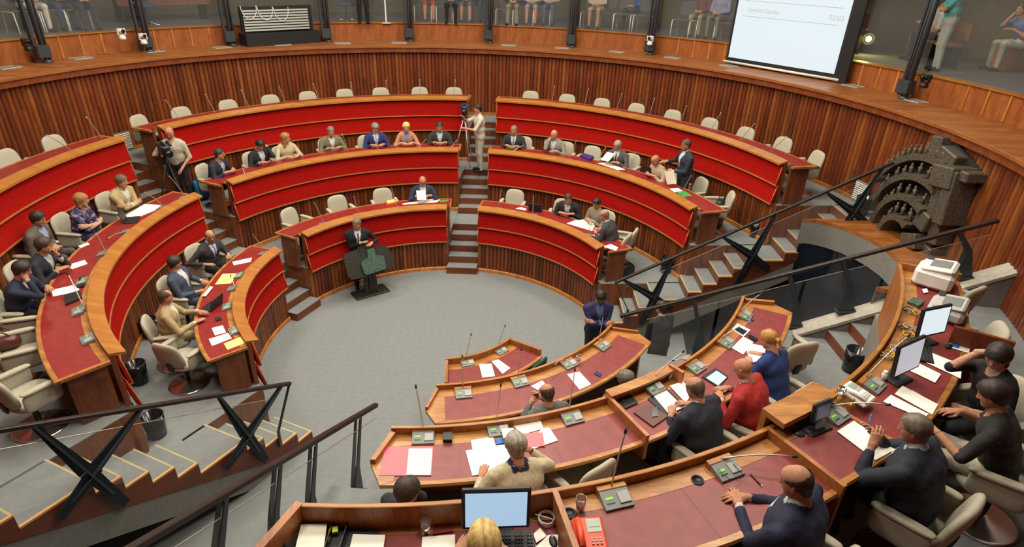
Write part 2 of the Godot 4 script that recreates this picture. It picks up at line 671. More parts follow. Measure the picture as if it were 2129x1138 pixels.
func place_slat(parent: Node3D, mesh: Mesh, m: Material, r: float, t: float, y: float) -> void:
	var o := mi("slat", mesh, m)
	parent.add_child(o, true)
	var p := pol(r, t, y)
	o.transform = world_of(parent).affine_inverse() * Transform3D(Basis(Vector3.UP, atan2(p.x, p.z)), p)

func build_shell() -> void:
	var st := begin()
	var disc := []
	for k in 72: disc.append(pol(13.4, k * 5.0, 0))
	slab(st, disc, -0.12, 0.0)
	struct("floor", st, M.carpet, "pale grey carpet of the round well of the chamber", "floor")

	# the slatted drum wall: backing, then every slat
	st = begin(true)
	arc(st, rect_prof(WALL_R + 0.04, WALL_R + 0.2, -0.1, 4.42), m_t(78.0), 78.0, 3.0)
	arc(st, rect_prof(WALL_R + 0.04, WALL_R + 0.2, 2.30, 4.42), 78.0, 101.0, 3.0)
	arc(st, rect_prof(WALL_R + 0.04, WALL_R + 0.2, -0.1, 4.42), 101.0, 124.0, 3.0)
	arc(st, rect_prof(WALL_R + 0.04, WALL_R + 0.2, -0.1, 3.6), 124.0, m_t(101.0) + 360.0, 3.0)
	arc(st, rect_prof(8.9, 9.6, 3.5, 3.6), 124.0, m_t(101.0) + 360.0, 3.0)
	arc(st, rect_prof(9.5, 9.6, 3.6, 4.9), 124.0, m_t(101.0) + 360.0, 3.0)
	arc(st, rect_prof(WALL_R + 0.04, WALL_R + 0.2, 2.30, 4.42), m_t(101.0), m_t(78.0), 3.0)
	var wall := struct("wall_back", st, M.slat[2], "round wall of dark red-brown upright timber slats behind the top tier", "wall")
	rng.seed = 5
	var sm := slat_mesh(0.092, 1.74, 0.045)
	var t := -84.0
	var last := 0
	while t < 120.0:
		var k: int = rng.randi() % M.slat.size()
		if k == last: k = (k + 1) % M.slat.size()
		last = k
		place_slat(wall, sm, M.slat[k], WALL_R + 0.045, t, 2.55)
		t += rad_to_deg(0.1005 / WALL_R)
	st = begin(true)
	arc(st, rect_prof(WALL_R - 0.03, WALL_R + 0.05, 2.566, 2.64), stair_in(8.3) - 161.0, stair_in(8.3) - 0.5)
	struct("baseboard_back", st, M.band, "pale timber baseboard at the foot of the slat wall", "baseboard")

	# ledge on top of the drum wall, with a fascia below its nosing
	st = begin(true)
	far_ring(st, [Vector2(8.19, 4.40), Vector2(9.52, 4.40), Vector2(9.52, 4.459), Vector2(8.20, 4.459), Vector2(8.19, 4.45)])
	var ledge := struct("trim_1", st, M.ledge, "broad brown timber ledge running round on top of the slat wall", "ledge")
	st = begin(true)
	far_ring(st, rect_prof(8.225, 8.40, 4.28, 4.401))
	wpart(ledge, "fascia", st, M.slat[0])
	# gallery parapet
	st = begin(true)
	far_ring(st, rect_prof(9.5, 9.62, 4.459, 4.90))
	var par := struct("trim_2", st, M.parapet, "low orange-brown timber parapet under the gallery glazing", "parapet")
	st = begin(true)
	far_ring(st, rect_prof(9.46, 9.66, 4.90, 4.93))
	wpart(par, "coping", st, M.band)
	var bm := slat_mesh(0.045, 0.43, 0.022)
	for q in [[84, 112], [128, 108], [172, 104], [216, 101], [325, 95], [362, 92], [400, 90], [438, 88], [1410, 100], [1442, 104], [1474, 108], [1507, 111], [1791, 155], [1827, 160], [1865, 168], [1903, 175], [2008, 205], [2050, 216], [2095, 228]]:
		var p := at_cyl(q[0], q[1], 9.5)
		var o := mi("batten", bm, M.batten)
		par.add_child(o, true)
		o.transform = Transform3D(Basis(Vector3.UP, atan2(p.x, p.z)), Vector3(p.x, 4.465, p.z))
	# gallery floor, its walls, ceilings
	st = begin(true)
	full_ring(st, rect_prof(9.6, 13.4, 4.72, 4.90))
	struct("floor", st, M.carpet_dark, "dark grey carpet of the visitors' gallery behind the glazing", "floor")
	st = begin(true)
	full_ring(st, rect_prof(13.2, 13.4, -0.1, 9.7))
	struct("wall_outer", st, M.olive_wall, "dim plaster wall at the rear of the gallery", "wall")
	st = begin(true)
	disc = []
	for k in 72: disc.append(pol(13.4, k * 5.0, 0))
	slab(st, disc, 9.5, 9.7)
	struct("ceiling", st, M.ceiling)
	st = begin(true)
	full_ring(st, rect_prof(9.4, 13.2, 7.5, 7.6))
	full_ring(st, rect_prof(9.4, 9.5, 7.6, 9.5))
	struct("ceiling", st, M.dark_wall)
	# the lamps' fittings
	for s in 12:
		var q := [5.6, 22.5 + s * 45.0] if s < 8 else [2.2, 45.0 + (s - 8) * 90.0]
		var lamp := thing("ceiling_lamp", "square recessed lamp in the chamber ceiling", "lamp", pol(q[0], q[1], 9.42), 0.0, "recessed ceiling lamps")
		st = begin()
		box_at(st, Vector3(0, 0.04, 0), Vector3(1.5, 0.08, 1.5), 0, 0.02)
		part(lamp, "frame", st, M.white_metal)
		st = begin()
		box_at(st, Vector3(0, -0.015, 0), Vector3(1.3, 0.03, 1.3))
		part(lamp, "diffuser", st, M.lamp)
	# air grilles let into the ledge
	for q in [[16, 141], [168, 121], [321, 107], [461, 99], [587, 93], [712, 90], [830, 89], [1058, 94], [1169, 100], [1283, 108], [1399, 120], [1515, 137], [1774, 179], [1903, 210]]:
		var p := at(q[0], q[1], 4.46)
		var g := thing("air_grille", "pale metal air grille let into the timber ledge above the slats", "grille", Vector3(p.x, 4.459, p.z), atan2(p.x, p.z), "air grilles along the ledge")
		st = begin()
		for e in [[-0.2, 0, 0.02, 0.26], [0.2, 0, 0.02, 0.26], [0, -0.12, 0.42, 0.02], [0, 0.12, 0.42, 0.02]]:
			box_at(st, Vector3(e[0], 0.006, e[1]), Vector3(e[2], 0.012, e[3]))
		part(g, "frame", st, M.grey_plastic)
		st = begin()
		box_at(st, Vector3(0, 0.001, 0), Vector3(0.38, 0.002, 0.22))
		part(g, "backing", st, M.black)
		for k in 6:
			st = begin()
			box_at(st, Vector3(0, 0.004, -0.09 + k * 0.036), Vector3(0.38, 0.006, 0.012))
			part(g, "slat", st, M.console)

func tier_plan(n: int, sec: int) -> Array:
	# plan outline of tier n (1..3) in the left, middle or right section
	var r0: float = ROW_R[n - 1] - 0.05
	var r1: float = ROW_R[n] - 0.03 if n < 3 else WALL_R + 0.06
	if sec == 0: return ring_plan(r0, r1, m_t(stair_in(r0)), m_t(stair_in(r1)), m_t(aisle_t(r0, true)), m_t(aisle_t(r1, true)))
	if sec == 1: return ring_plan(r0, r1, m_t(aisle_t(r0, false)), m_t(aisle_t(r1, false)), aisle_t(r0, false), aisle_t(r1, false))
	return ring_plan(r0, r1, aisle_t(r0, true), aisle_t(r1, true), stair_in(r0), stair_in(r1))

func build_tiers() -> void:
	for n in [1, 2, 3]:
		for sec in 3:
			var st := begin()
			slab(st, tier_plan(n, sec), 0.0 if n == 1 else (n - 1) * STEP - 0.3, n * STEP - 0.012)
			var o := struct("floor_tier", st, M.end)
			st = begin()
			slab(st, tier_plan(n, sec), n * STEP - 0.012, n * STEP)
			wpart(o, "carpet", st, M.carpet)
	# the two aisles that climb between the sections
	for side in 2:
		var name_ := "aisle_stair"
		var root := thing(name_, ["carpeted aisle steps between the middle and end sections beside the standing cameraman in white", "carpeted aisle steps beside the cameraman with the blue rucksack"][side], "stairs", Vector3.ZERO)
		root.set_meta("kind", "structure")
		for n in 3:
			for k in 5:
				var d0 := 3.12 + 1.675 * n + 0.255 * k
				var d1 := d0 + 0.255
				if k == 4: d1 = 3.12 + 1.675 * (n + 1)
				if k == 4 and n == 2: d1 = 8.36
				var y0 := n * STEP + (0.0 if k == 0 else (k - 1) * RISE)
				var y1 := n * STEP + (k + 1) * RISE
				var pts := []
				for c in [[d0, false], [d0, true], [d1, true], [d1, false]]:
					var x: float = (0.455 + 0.08 * (c[0] - 3.46)) if c[1] else (-0.255 + 0.072 * (c[0] - 3.42))
					var p := Vector3(x, 0, -c[0])
					pts.append(p if side == 0 else mir(p))
				var st := begin()
				slab(st, pts, y0, y1 - 0.012)
				var o := wpart(root, "step", st, M.stringer)
				st = begin()
				slab(st, pts, y1 - 0.012, y1)
				wpart(o, "tread", st, M.carpet)

# ---------------------------------------------------------------- curved desks of the tiers
func build_desks() -> void:
	var names := ["lowest", "second", "top"]
	var where := ["end section by the three seated men", "middle section between the two aisles", "end section below the bronze relief"]
	rng.seed = 21
	for n in 3:
		for sec in 3:
			var a: float
			var b: float
			var ends: float = [65.0, 72.2, 75.5][n]
			var r: float = ROW_R[n]
			if sec == 0:
				a = m_t(ends); b = m_t(aisle_t(r, true)) - 0.4
			elif sec == 1:
				a = m_t(aisle_t(r, false)) + 0.4; b = aisle_t(r, false) - 0.1
			else:
				a = aisle_t(r, true) + 0.1; b = ends
			curved_desk(n, a, b, "%s curved red-fronted desk, %s" % [names[n], where[sec]], sec)

func curved_desk(n: int, a: float, b: float, label: String, sec: int) -> void:
	var r: float = ROW_R[n]
	var h: float = ROW_H[n]
	var f: float = n * STEP
	var o := thing("curved_desk", label, "desk", pol(r, (a + b) / 2.0, f), 0.0, "curved red-fronted desks of the tiers")
	var st := begin(false)
	arc(st, [Vector2(r + 0.01, h), Vector2(r - 0.165, h - 0.05), Vector2(r - 0.165, h - 0.085), Vector2(r + 0.01, h - 0.035)], a, b, 2.0)
	wpart(o, "top_rail", st, M.band)
	# body behind the fabric
	st = begin(true)
	arc(st, [Vector2(r - 0.05, f + 0.02), Vector2(r - 0.02, f + 0.02), Vector2(r - 0.02, h - 0.06), Vector2(r - 0.05, h - 0.06)], a, b)
	wpart(o, "back_panel", st, M.end)
	var tops := [[r - 0.075, h - 0.115, r - 0.125, h - 0.49], [r - 0.075, h - 0.475, r - 0.150, h - 0.87]]
	for k in 2:
		var q: Array = tops[k]
		st = begin(true)
		arc(st, [Vector2(q[0], q[1]), Vector2(q[2], q[3]), Vector2(q[2] + 0.03, q[3]), Vector2(q[0] + 0.03, q[1])], a, b, 2.0)
		var p := wpart(o, "fabric_panel", st, M.red)
		st = begin(true)
		arc(st, rect_prof(q[2] - 0.012, q[2] + 0.03, q[3] - 0.014, q[3] + 0.010), a, b, 2.0)
		var bd := wpart(o, "bead", st, M.bead)
		for t in [a, b]:
			st = begin(true)
			var off := 0.12 if t == a else -0.12
			tube(st, [pol(q[0] - 0.005, t + off, q[1]), pol(q[2] - 0.005, t + off, q[3])], 0.011, -1, 6)
			wpart(o, "bead", st, M.bead)
	# kick slats and foot board
	var h0: float = h - 0.86 - f
	var sm := slat_mesh(0.078, h0, 0.034)
	var dt := rad_to_deg(0.094 / r)
	var t := a + dt * 0.5
	while t < b - dt * 0.2:
		place_slat(o, sm, M.slat[rng.randi() % M.slat.size()], r - 0.05, t, f)
		t += dt
	st = begin(true)
	arc(st, [Vector2(r - 0.10, f), Vector2(r - 0.05, f), Vector2(r - 0.05, f + 0.09), Vector2(r - 0.09, f + 0.09), Vector2(r - 0.10, f + 0.08)], a, b, 2.0)
	wpart(o, "foot_board", st, M.batten)
	# writing surface
	var top := h - 0.075
	var da := rad_to_deg(0.17 / r)
	var a2 := a - (da if sec != 2 else 0.4)
	var b2 := b + (da if sec != 0 else 0.4)
	if sec == 1: b2 = b + 0.4 if n != 0 else b + 1.5
	if sec == 0: a2 = a - da * 0.3
	st = begin(true)
	arc(st, rect_prof(r + 0.012, r + 0.10, top - 0.03, top + 0.004), a, b, 3.0)
	wpart(o, "console_strip", st, M.desk)
	st = begin(true)
	arc(st, rect_prof(r + 0.10, r + 0.52, top - 0.03, top), a2 + 0.3, b2 - 0.3, 3.0)
	wpart(o, "leather_top", st, M.leather_red)
	st = begin(false)
	arc(st, [Vector2(r + 0.52, top - 0.035), Vector2(r + 0.57, top - 0.035), Vector2(r + 0.575, top - 0.015), Vector2(r + 0.565, top), Vector2(r + 0.52, top)], a2, b2, 3.0)
	wpart(o, "rear_edge", st, M.desk)
	for t2 in [a2, b2]:
		var s: float = 1.0 if t2 == a2 else -1.0
		st = begin(false)
		arc(st, [Vector2(r + 0.02, top - 0.035), Vector2(r + 0.57, top - 0.035), Vector2(r + 0.57, top + 0.002), Vector2(r + 0.02, top + 0.002)], t2, t2 + s * 0.55, 3.0)
		wpart(o, "end_edge", st, M.desk_v)
		# pedestal under each end
		st = begin(false)
		arc(st, rect_prof(r + 0.06, r + 0.46, f + STEP, top - 0.035), t2 + s * 0.8, t2 + s * (0.8 + rad_to_deg(0.05 / r)), 3.0)
		wpart(o, "end_panel", st, M.end)
	st = begin(true)
	arc(st, rect_prof(r - 0.02, r + 0.015, f + STEP, h - 0.04), a, b, 3.0)
	wpart(o, "modesty_panel", st, M.wood_red)

# ---------------------------------------------------------------- the presidency's desks
func dais_desk(k: int, a: float, b: float, label: String, drop := 0.10, raise := 0.0, ends := 3, strip := 0.14) -> Node3D:
	# ends: bit 1 pointed end at a (smaller angle), bit 2 pointed end at b
	var r: float = DAIS_R[k]
	var h: float = DAIS_H[k]
	var f := k * STEP
	var low := maxf(0.0, (k - 1) * STEP)
	var top := h - drop + raise
	var o := thing("dais_desk", label, "desk", pol(r + 0.3, (a + b) / 2.0, f), 0.0, "curved timber desks of the presidency")
	var st := begin(false)
	arc(st, [Vector2(r - 0.04, low), Vector2(r - 0.008, low), Vector2(r - 0.008, h - 0.02), Vector2(r - 0.04, h - 0.02)], a, b, 2.0)
	wpart(o, "front_panel", st, M.desk_v)
	st = begin(false)
	arc(st, [Vector2(r - 0.045, h - 0.02), Vector2(r - 0.006, h - 0.02), Vector2(r - 0.006, h - 0.003), Vector2(r - 0.012, h), Vector2(r - 0.038, h), Vector2(r - 0.045, h - 0.006)], a, b, 2.0)
	wpart(o, "lip", st, M.band)
	st = begin(false)
	arc(st, rect_prof(r - 0.008, r + strip, top - 0.03, top + 0.002), a, b, 2.0)
	wpart(o, "console_strip", st, M.desk)
	var la := a + rad_to_deg(0.10 / r) if ends & 1 else a
	var lb := b - rad_to_deg(0.10 / r) if ends & 2 else b
	st = begin(false)
	arc(st, rect_prof(r + strip, r + 0.58, top - 0.03, top), la, lb, 2.0)
	wpart(o, "leather_top", st, M.leather)
	st = begin(false)
	arc(st, [Vector2(r + 0.58, top - 0.04), Vector2(r + 0.625, top - 0.04), Vector2(r + 0.635, top - 0.02), Vector2(r + 0.625, top + 0.002), Vector2(r + 0.58, top + 0.002)], a, b, 2.0)
	wpart(o, "rear_edge", st, M.desk)
	for e in 2:
		if not (ends & (1 << e)): continue
		var t := a if e == 0 else b
		var s := -1.0 if e == 0 else 1.0
		var inner := la if e == 0 else lb
		st = begin(false)
		var tip := t + s * rad_to_deg(0.13 / (r + 0.38))
		slab(st, [pol(r - 0.008, t, 0), pol(r + 0.38, tip, 0), pol(r + 0.63, t, 0), pol(r + 0.58, inner, 0), pol(r + 0.14, inner, 0)], top - 0.037, top + 0.0045)
		wpart(o, "end_board", st, M.desk)
		st = begin(false)
		slab(st, [pol(r - 0.008, t, 0), pol(r + 0.38, tip, 0), pol(r + 0.38, tip - s * 0.5, 0), pol(r + 0.02, t - s * 0.5, 0)], top - 0.05, h - 0.03)
		wpart(o, "end_lip", st, M.band)
		st = begin(false)
		arc(st, rect_prof(r, r + 0.52, f, top - 0.04), t - s * 1.0, t - s * 2.0, 2.0)
		wpart(o, "end_panel", st, M.end)
	return o

func divider(o: Node3D, r0: float, r1: float, t: float, y0: float, y1: float, m: Material) -> void:
	var st := begin(false)
	var w := rad_to_deg(0.02 / r0)
	slab(st, [pol(r0, t - w, 0), pol(r1, t - w * r0 / r1, 0), pol(r1, t + w * r0 / r1, 0), pol(r0, t + w, 0)], y0, y1)
	wpart(o, "divider", st, m)

func build_dais() -> void:
	# tiers of the presidency
	for n in [1, 2, 3]:
		var r0: float = DAIS_R[n] - 0.04
		var r1: float = DAIS_R[n + 1] - 0.04 if n < 3 else WALL_R + 0.05
		var c0 := curb_t(r0) if n < 3 else 111.8
		var plan := ring_plan(r0, r1, c0, curb_t(r1), m_t(c0) + 360.0, m_t(curb_t(r1)) + 360.0)
		var st := begin()
		slab(st, plan, 0.0 if n == 1 else (n - 1) * STEP - 0.3, n * STEP - 0.012)
		var o := struct("floor_dais", st, M.plaster)
		st = begin()
		slab(st, plan, n * STEP - 0.012, n * STEP)
		wpart(o, "carpet", st, M.carpet)
	var d0 := dais_desk(0, 123.5, 170.5, "small two-place curved desk standing in the well of the chamber", 0.12, 0.0, 0)
	# its two raised ends
	for e in 2:
		var t: float = 123.5 if e == 0 else 170.5
		var s := -1.0 if e == 0 else 1.0
		var st := begin(false)
		slab(st, [pol(1.53, t, 0), pol(2.13, t + s * 1.5, 0), pol(2.13, t + s * 1.5 - s * 1.2, 0), pol(1.53, t - s * 1.2, 0)], 0.0, DAIS_H[0] - 0.02)
		wpart(d0, "end_panel", st, M.desk_v)
	dais_desk(1, 120.5, 174.0, "four-place curved desk with red leather top, just behind the small two-place desk", 0.08)
	var p3l := dais_desk(2, 152.2, 178.3, "curved desk with pink folder and spread papers, woman in cream cardigan working at it", 0.09, 0.0, 2)
	var p3 := dais_desk(2, 141.6, 152.2, "raised podium desk with leather folder, man in dark blue suit writing at it", 0.09, 0.0, 0)
	var st := begin(false)
	arc(st, [Vector2(4.93, 2.2), Vector2(4.97, 2.2), Vector2(4.97, 2.60), Vector2(5.05, 2.60), Vector2(5.05, 2.63), Vector2(4.93, 2.63)], 141.6, 152.2, 2.0)
	wpart(p3, "front_shelf", st, M.desk)
	divider(p3, 4.97, 5.66, 152.2, 2.30, 2.605, M.desk_v)
	divider(p3, 4.97, 5.16, 141.6, 2.30, 2.66, M.desk_v)
	dais_desk(2, 115.2, 141.6, "curved desk with tablets, man in red jacket and blonde woman writing at it", 0.09, 0.0, 1)
	# top row
	var box := dais_desk(3, 166.0, 180.5, "deep boxed clerk desk with wide monitor and document tray", 0.20, 0.0, 0, 0.05)
	divider(box, 6.66, 7.36, 166.0, 3.0, 3.432, M.desk_v)
	st = begin(false)
	slab(st, [pol(6.66, 180.5, 0), pol(7.4, 182.6, 0), pol(7.4, 183.0, 0), pol(6.64, 180.95, 0)], 2.566, 3.428)
	wpart(box, "end_panel", st, M.desk_v)
	var p4c := dais_desk(3, 150.0, 166.0, "curved top-row desk with orange telephone and a water glass", 0.08, 0.0, 0)
	var p4 := dais_desk(3, 143.9, 150.0, "raised presiding podium desk with small screen and hand bell", 0.02, 0.0, 0)
	st = begin(false)
	arc(st, [Vector2(6.57, 3.0), Vector2(6.62, 3.0), Vector2(6.62, 3.50), Vector2(6.78, 3.50), Vector2(6.78, 3.55), Vector2(6.57, 3.55)], 143.9, 149.9, 2.0)
	wpart(p4, "front_shelf", st, M.desk)
	divider(p4, 6.66, 7.34, 150.0, 2.9, 3.435, M.desk_v)
	divider(p4, 6.80, 7.34, 143.9, 3.2, 3.425, M.desk_v)
	var p5 := dais_desk(3, 113.5, 143.9, "curved top-row clerks' desk with computers and printers below the bronze relief", 0.08, 0.0, 0)
	var da := at(1985, 678, 3.55)
	var db := at(2112, 712, 3.55)
	st = begin(false)
	var nn := (db - da).cross(Vector3.UP).normalized() * 0.02
	slab(st, [da - nn, db - nn, db + nn, da + nn], 2.566, 3.55)
	wpart(p5, "divider", st, M.wood_red)
	divider(p5, 6.66, 7.32, 113.6, 2.6, 3.44, M.desk_v)
	for q in [[p3l, 2, ang(at(1160, 940, 2.5)), 0.09], [p3l, 2, 171.0, 0.09], [p4c, 3, ang(at(1460, 1070, 3.35)), 0.08]]:
		var sr: float = DAIS_R[q[1]]
		st = begin()
		var sy_: float = DAIS_H[q[1]] - q[3]
		var sw := rad_to_deg(0.0015 / sr)
		slab(st, [pol(sr + 0.14, q[2] - sw, 0), pol(sr + 0.58, q[2] - sw, 0), pol(sr + 0.58, q[2] + sw, 0), pol(sr + 0.14, q[2] + sw, 0)], sy_, sy_ + 0.0012)
		wpart(q[0], "seam", st, M.brown_leather)
	# steps up the dais beside its curb
	for e in 2:
		var root := thing("dais_stair", ["grey carpeted steps beside the waste bin at the dais desks' end", "grey carpeted dais steps behind the slotted steel balustrade"][e], "stairs")
		root.set_meta("kind", "structure")
		for n in 3:
			for k in 4:
				var x0: float = [2.5, 4.2, 6.02][n] + 0.27 * k
				var y0 := n * STEP + (0.0 if k == 0 else (k - 1) * RISE)
				var y1 := n * STEP + (k + 1) * RISE
				var pts := []
				for c in [[0, 0], [1, 0], [1, 1], [0, 1]]:
					var x: float = x0 + 0.272 * c[0]
					if k == 3: x += (0.25 if n < 2 else 1.2) * c[0]
					var z: float = 1.58 + 0.2 * (x - 5.0) + (0.70 if c[1] else 0.0)
					var p := Vector3(x, 0, z)
					pts.append(p if e == 0 else mir(p))
				st = begin()
				slab(st, pts, y0, y1 - 0.012)
				var o := wpart(root, "step", st, M.stringer)
				st = begin()
				slab(st, pts, y1 - 0.012, y1)
				wpart(o, "tread", st, M.carpet)

# ---------------------------------------------------------------- stairs along the tiers' ends, balustrades, the passages below
func sp(x: float, y: float, off := 0.0) -> Vector3:      # a point on the stair's outer face
	return Vector3(x, y, -0.78 - 0.085 * (x - 5.0) + off)

func cp(x: float, y: float, off := 0.0) -> Vector3:      # a point on the dais curb's line
	return Vector3(x, y, 1.4 + 0.2 * (x - 5.0) + off)

func sided(e: int, pts: Array) -> Array:
	if e == 0: return pts
	var o := []
	for p in pts: o.append(mir(p))
	return o

func build_stairs() -> void:
	for e in 2:
		var there: String = ["below the bronze relief", "by the three seated men"][e]
		var nx := Vector3(0.085, 0, 1.0).normalized()
		var nc := Vector3(-0.2, 0, 1.0).normalized()
		if e == 1:
			nx = (mir(sp(5, 0) + nx) - mir(sp(5, 0)))
			nc = (mir(cp(5, 0) + nc) - mir(cp(5, 0)))
		# steps
		var root := thing("tier_stair", "long carpeted stair with timber sides climbing past the tiers, " + there, "stairs")
		root.set_meta("kind", "structure")
		for n in 3:
			for k in 5:
				var x0 := 2.96 + 1.74 * n + 0.27 * k
				var x1 := x0 + 0.27
				if k == 4: x1 = 2.96 + 1.74 * (n + 1)
				if k == 4 and n == 2: x1 = 8.3
				var y0 := n * STEP + (0.0 if k == 0 else (k - 1) * RISE)
				var y1 := n * STEP + (k + 1) * RISE
				if n == 0 and k == 0: y0 = 0.0
				else: y0 = y1 - RISE - 0.06
				var pts := sided(e, [sp(x0, 0, -0.72), sp(x1, 0, -0.72), sp(x1, 0), sp(x0, 0)])
				var st := begin()
				slab(st, pts, y0, y1 - 0.012)
				var o := wpart(root, "step", st, M.stringer)
				st = begin()
				slab(st, sided(e, [sp(x0, 0, -0.72), sp(x1, 0, -0.72), sp(x1, 0, -0.02), sp(x0, 0, -0.02)]), y1 - 0.012, y1)
				wpart(o, "tread", st, M.carpet)
				st = begin()
				slab(st, sided(e, [sp(x0, 0, -0.02), sp(x1, 0, -0.02), sp(x1, 0, 0.012), sp(x0, 0, 0.012)]), y1 - 0.02, y1 + 0.003)
				wpart(o, "nosing", st, M.nose)
				st = begin()
				slab(st, sided(e, [sp(x0 - 0.004, 0, -0.72), sp(x0 + 0.022, 0, -0.72), sp(x0 + 0.022, 0, -0.02), sp(x0 - 0.004, 0, -0.02)]), y1 - 0.016, y1 + 0.002)
				wpart(o, "edge_strip", st, M.edge_strip)
		# stringer with the zigzag top
		var out := [sp(2.96, 0, 0.005)]
		for n in 3:
			for k in 5:
				var x0 := 2.96 + 1.74 * n + 0.27 * k
				var x1 := x0 + 0.27
				if k == 4: x1 = 2.96 + 1.74 * (n + 1)
				if k == 4 and n == 2: x1 = 8.3
				var y1 := n * STEP + (k + 1) * RISE - 0.02
				out.append(sp(x0, y1, 0.005)); out.append(sp(x1, y1, 0.005))
		out.append(sp(8.3, 2.3, 0.005)); out.append(sp(7.4, 2.05, 0.005)); out.append(sp(3.32, 0.0, 0.005))
		var st := begin()
		plate(st, sided(e, out), nx, 0.02)
		wpart(root, "stringer", st, M.stringer)
		st = begin()
		plate(st, sided(e, [sp(3.32, 0, -0.01), sp(7.4, 2.05, -0.01), sp(8.3, 2.3, -0.01), sp(8.3, 1.9, -0.01), sp(7.4, 1.68, -0.01), sp(4.12, 0.0, -0.01)]), nx, 0.03)
		wpart(root, "soffit_beam", st, M.plaster)
		st = begin()   # sloping underside
		var u := sided(e, [sp(4.12, 0, -0.02), sp(7.4, 1.68, -0.02), sp(7.4, 1.68, -0.8), sp(4.12, 0, -0.8)])
		quad(st, u[0], u[1], u[2], u[3])
		wpart(root, "soffit", st, M.plaster)
		st = begin()   # wall of the tiers behind the stair
		plate(st, sided(e, [sp(3.3, 0, -0.735), sp(3.3, 0.85, -0.735), sp(5.0, 0.85, -0.735), sp(5.0, 1.70, -0.735), sp(6.55, 1.70, -0.735), sp(6.55, 2.55, -0.735), sp(8.3, 2.55, -0.735), sp(8.3, 1.6, -0.735), sp(7.4, 1.6, -0.735), sp(4.2, 0, -0.735)]), nx, 0.03)
		wpart(root, "cheek", st, M.end)
		# balustrade of the stair
		var bal := thing("stair_balustrade", "dark steel balustrade with crossed struts on the tier stair, " + there, "balustrade", sided(e, [sp(3.5, 0.2)])[0])
		var top := func(x: float) -> float: return 1.28 + 0.505 * (x - 3.24)
		st = begin()
		beam(st, sided(e, [sp(3.22, top.call(3.22), 0.05), sp(7.95, top.call(7.95), 0.05)]), 0.055, 0.05)
		wpart(bal, "handrail", st, M.rail)
		st = begin()
		beam(st, sided(e, [sp(3.24, 1.28, 0.05), sp(3.55, 0.66, 0.05)]), 0.045, 0.02)
		beam(st, sided(e, [sp(3.55, 0.68, 0.05), sp(3.555, 0.36, 0.03)]), 0.05, 0.03)
		wpart(bal, "end_post", st, M.rail_steel)
		for x in [[3.36, 4.42, 4.28, 3.96], [5.12, 6.16, 6.05, 5.70], [6.86, 7.90, 7.80, 7.38]]:
			st = begin()
			strut(st, sided(e, [sp(x[0], top.call(x[0]), 0.05), sp((x[0] + x[1]) / 2.0 + 0.08, top.call(x[0]) - 0.36, 0.07), sp(x[1], top.call(x[1]) - 1.18, 0.03)]), nx)
			wpart(bal, "strut", st, M.rail_steel)
			st = begin()
			strut(st, sided(e, [sp(x[2], top.call(x[2]), 0.05), sp((x[2] + x[3]) / 2.0 - 0.07, top.call(x[2]) - 0.80, 0.075), sp(x[3] - 0.12, top.call(x[3]) - 1.30, 0.035)]), nx)
			wpart(bal, "strut", st, M.rail_steel)
		for g in [[3.6, 5.25], [5.3, 7.0], [7.05, 7.9]]:
			st = begin()
			plate(st, sided(e, [sp(g[0], top.call(g[0]) - 0.95, 0.045), sp(g[1], top.call(g[1]) - 0.95, 0.045), sp(g[1], top.call(g[1]) - 0.22, 0.045), sp(g[0], top.call(g[0]) - 0.22, 0.045)]), nx, 0.008)
			wpart(bal, "pane", st, M.glass)
		st = begin()
		tube(st, sided(e, [sp(3.45, top.call(3.45) - 0.21, 0.045), sp(7.9, top.call(7.9) - 0.21, 0.045)]), 0.005, -1, 5)
		wpart(bal, "wire", st, M.rod)
		# dais curb and its balustrade
		var cy := func(x: float) -> float: return 1.0 + (x - 4.4) * 0.585
		st = begin()
		plate(st, sided(e, [cp(2.8, cy.call(2.8) - 0.05, 0.07), cp(2.8, cy.call(2.8), 0.07), cp(8.15, cy.call(8.15), 0.07), cp(8.15, cy.call(8.15) - 0.05, 0.07)]), nc, 0.30)
		var curb := struct("wall_curb", st, M.stone, "pale stone curb sloping up beside the dais, " + there, "curb")
		st = begin()
		plate(st, sided(e, [cp(2.82, 0, 0.07), cp(2.82, cy.call(2.82) - 0.04, 0.07), cp(8.15, cy.call(8.15) - 0.04, 0.07), cp(8.15, 0, 0.07)]), nc, 0.25)
		wpart(curb, "side_wall", st, M.plaster)
		var b2 := thing("dais_balustrade", "dark balustrade on slotted posts along the dais curb, " + there, "balustrade", sided(e, [cp(3.8, 0.4)])[0])
		var t2 := func(x: float) -> float: return 0.013 + 0.486 * x
		st = begin()
		beam(st, sided(e, [cp(3.07 if e == 0 else 3.5, t2.call(3.07 if e == 0 else 3.5)), cp(7.72, t2.call(7.72))]), 0.06, 0.055)
		wpart(b2, "handrail", st, M.rail)
		for x in ([4.39, 5.65, 6.29, 7.58] if e == 0 else [4.2, 5.1, 5.65, 6.3]):
			var yb: float = cy.call(x)
			var yt: float = t2.call(x - 0.27) - 0.02
			for s in [-1.0, 1.0]:
				st = begin()
				plate(st, sided(e, [cp(x - 0.12, yb, s * 0.03), cp(x + 0.10, yb + 0.05, s * 0.03), cp(x - 0.03, yb + 0.45, s * 0.02), cp(x - 0.22, yt, s * 0.012), cp(x - 0.27, yt, s * 0.012), cp(x - 0.10, yb + 0.42, s * 0.02)]), nc, 0.014)
				wpart(b2, "post_blade", st, M.rail_steel)
			st = begin()
			plate(st, sided(e, [cp(x - 0.14, yb - 0.01, 0), cp(x + 0.12, yb + 0.045, 0), cp(x + 0.12, yb + 0.065, 0), cp(x - 0.14, yb + 0.015, 0)]), nc, 0.14)
			wpart(b2, "foot_plate", st, M.rail_steel)
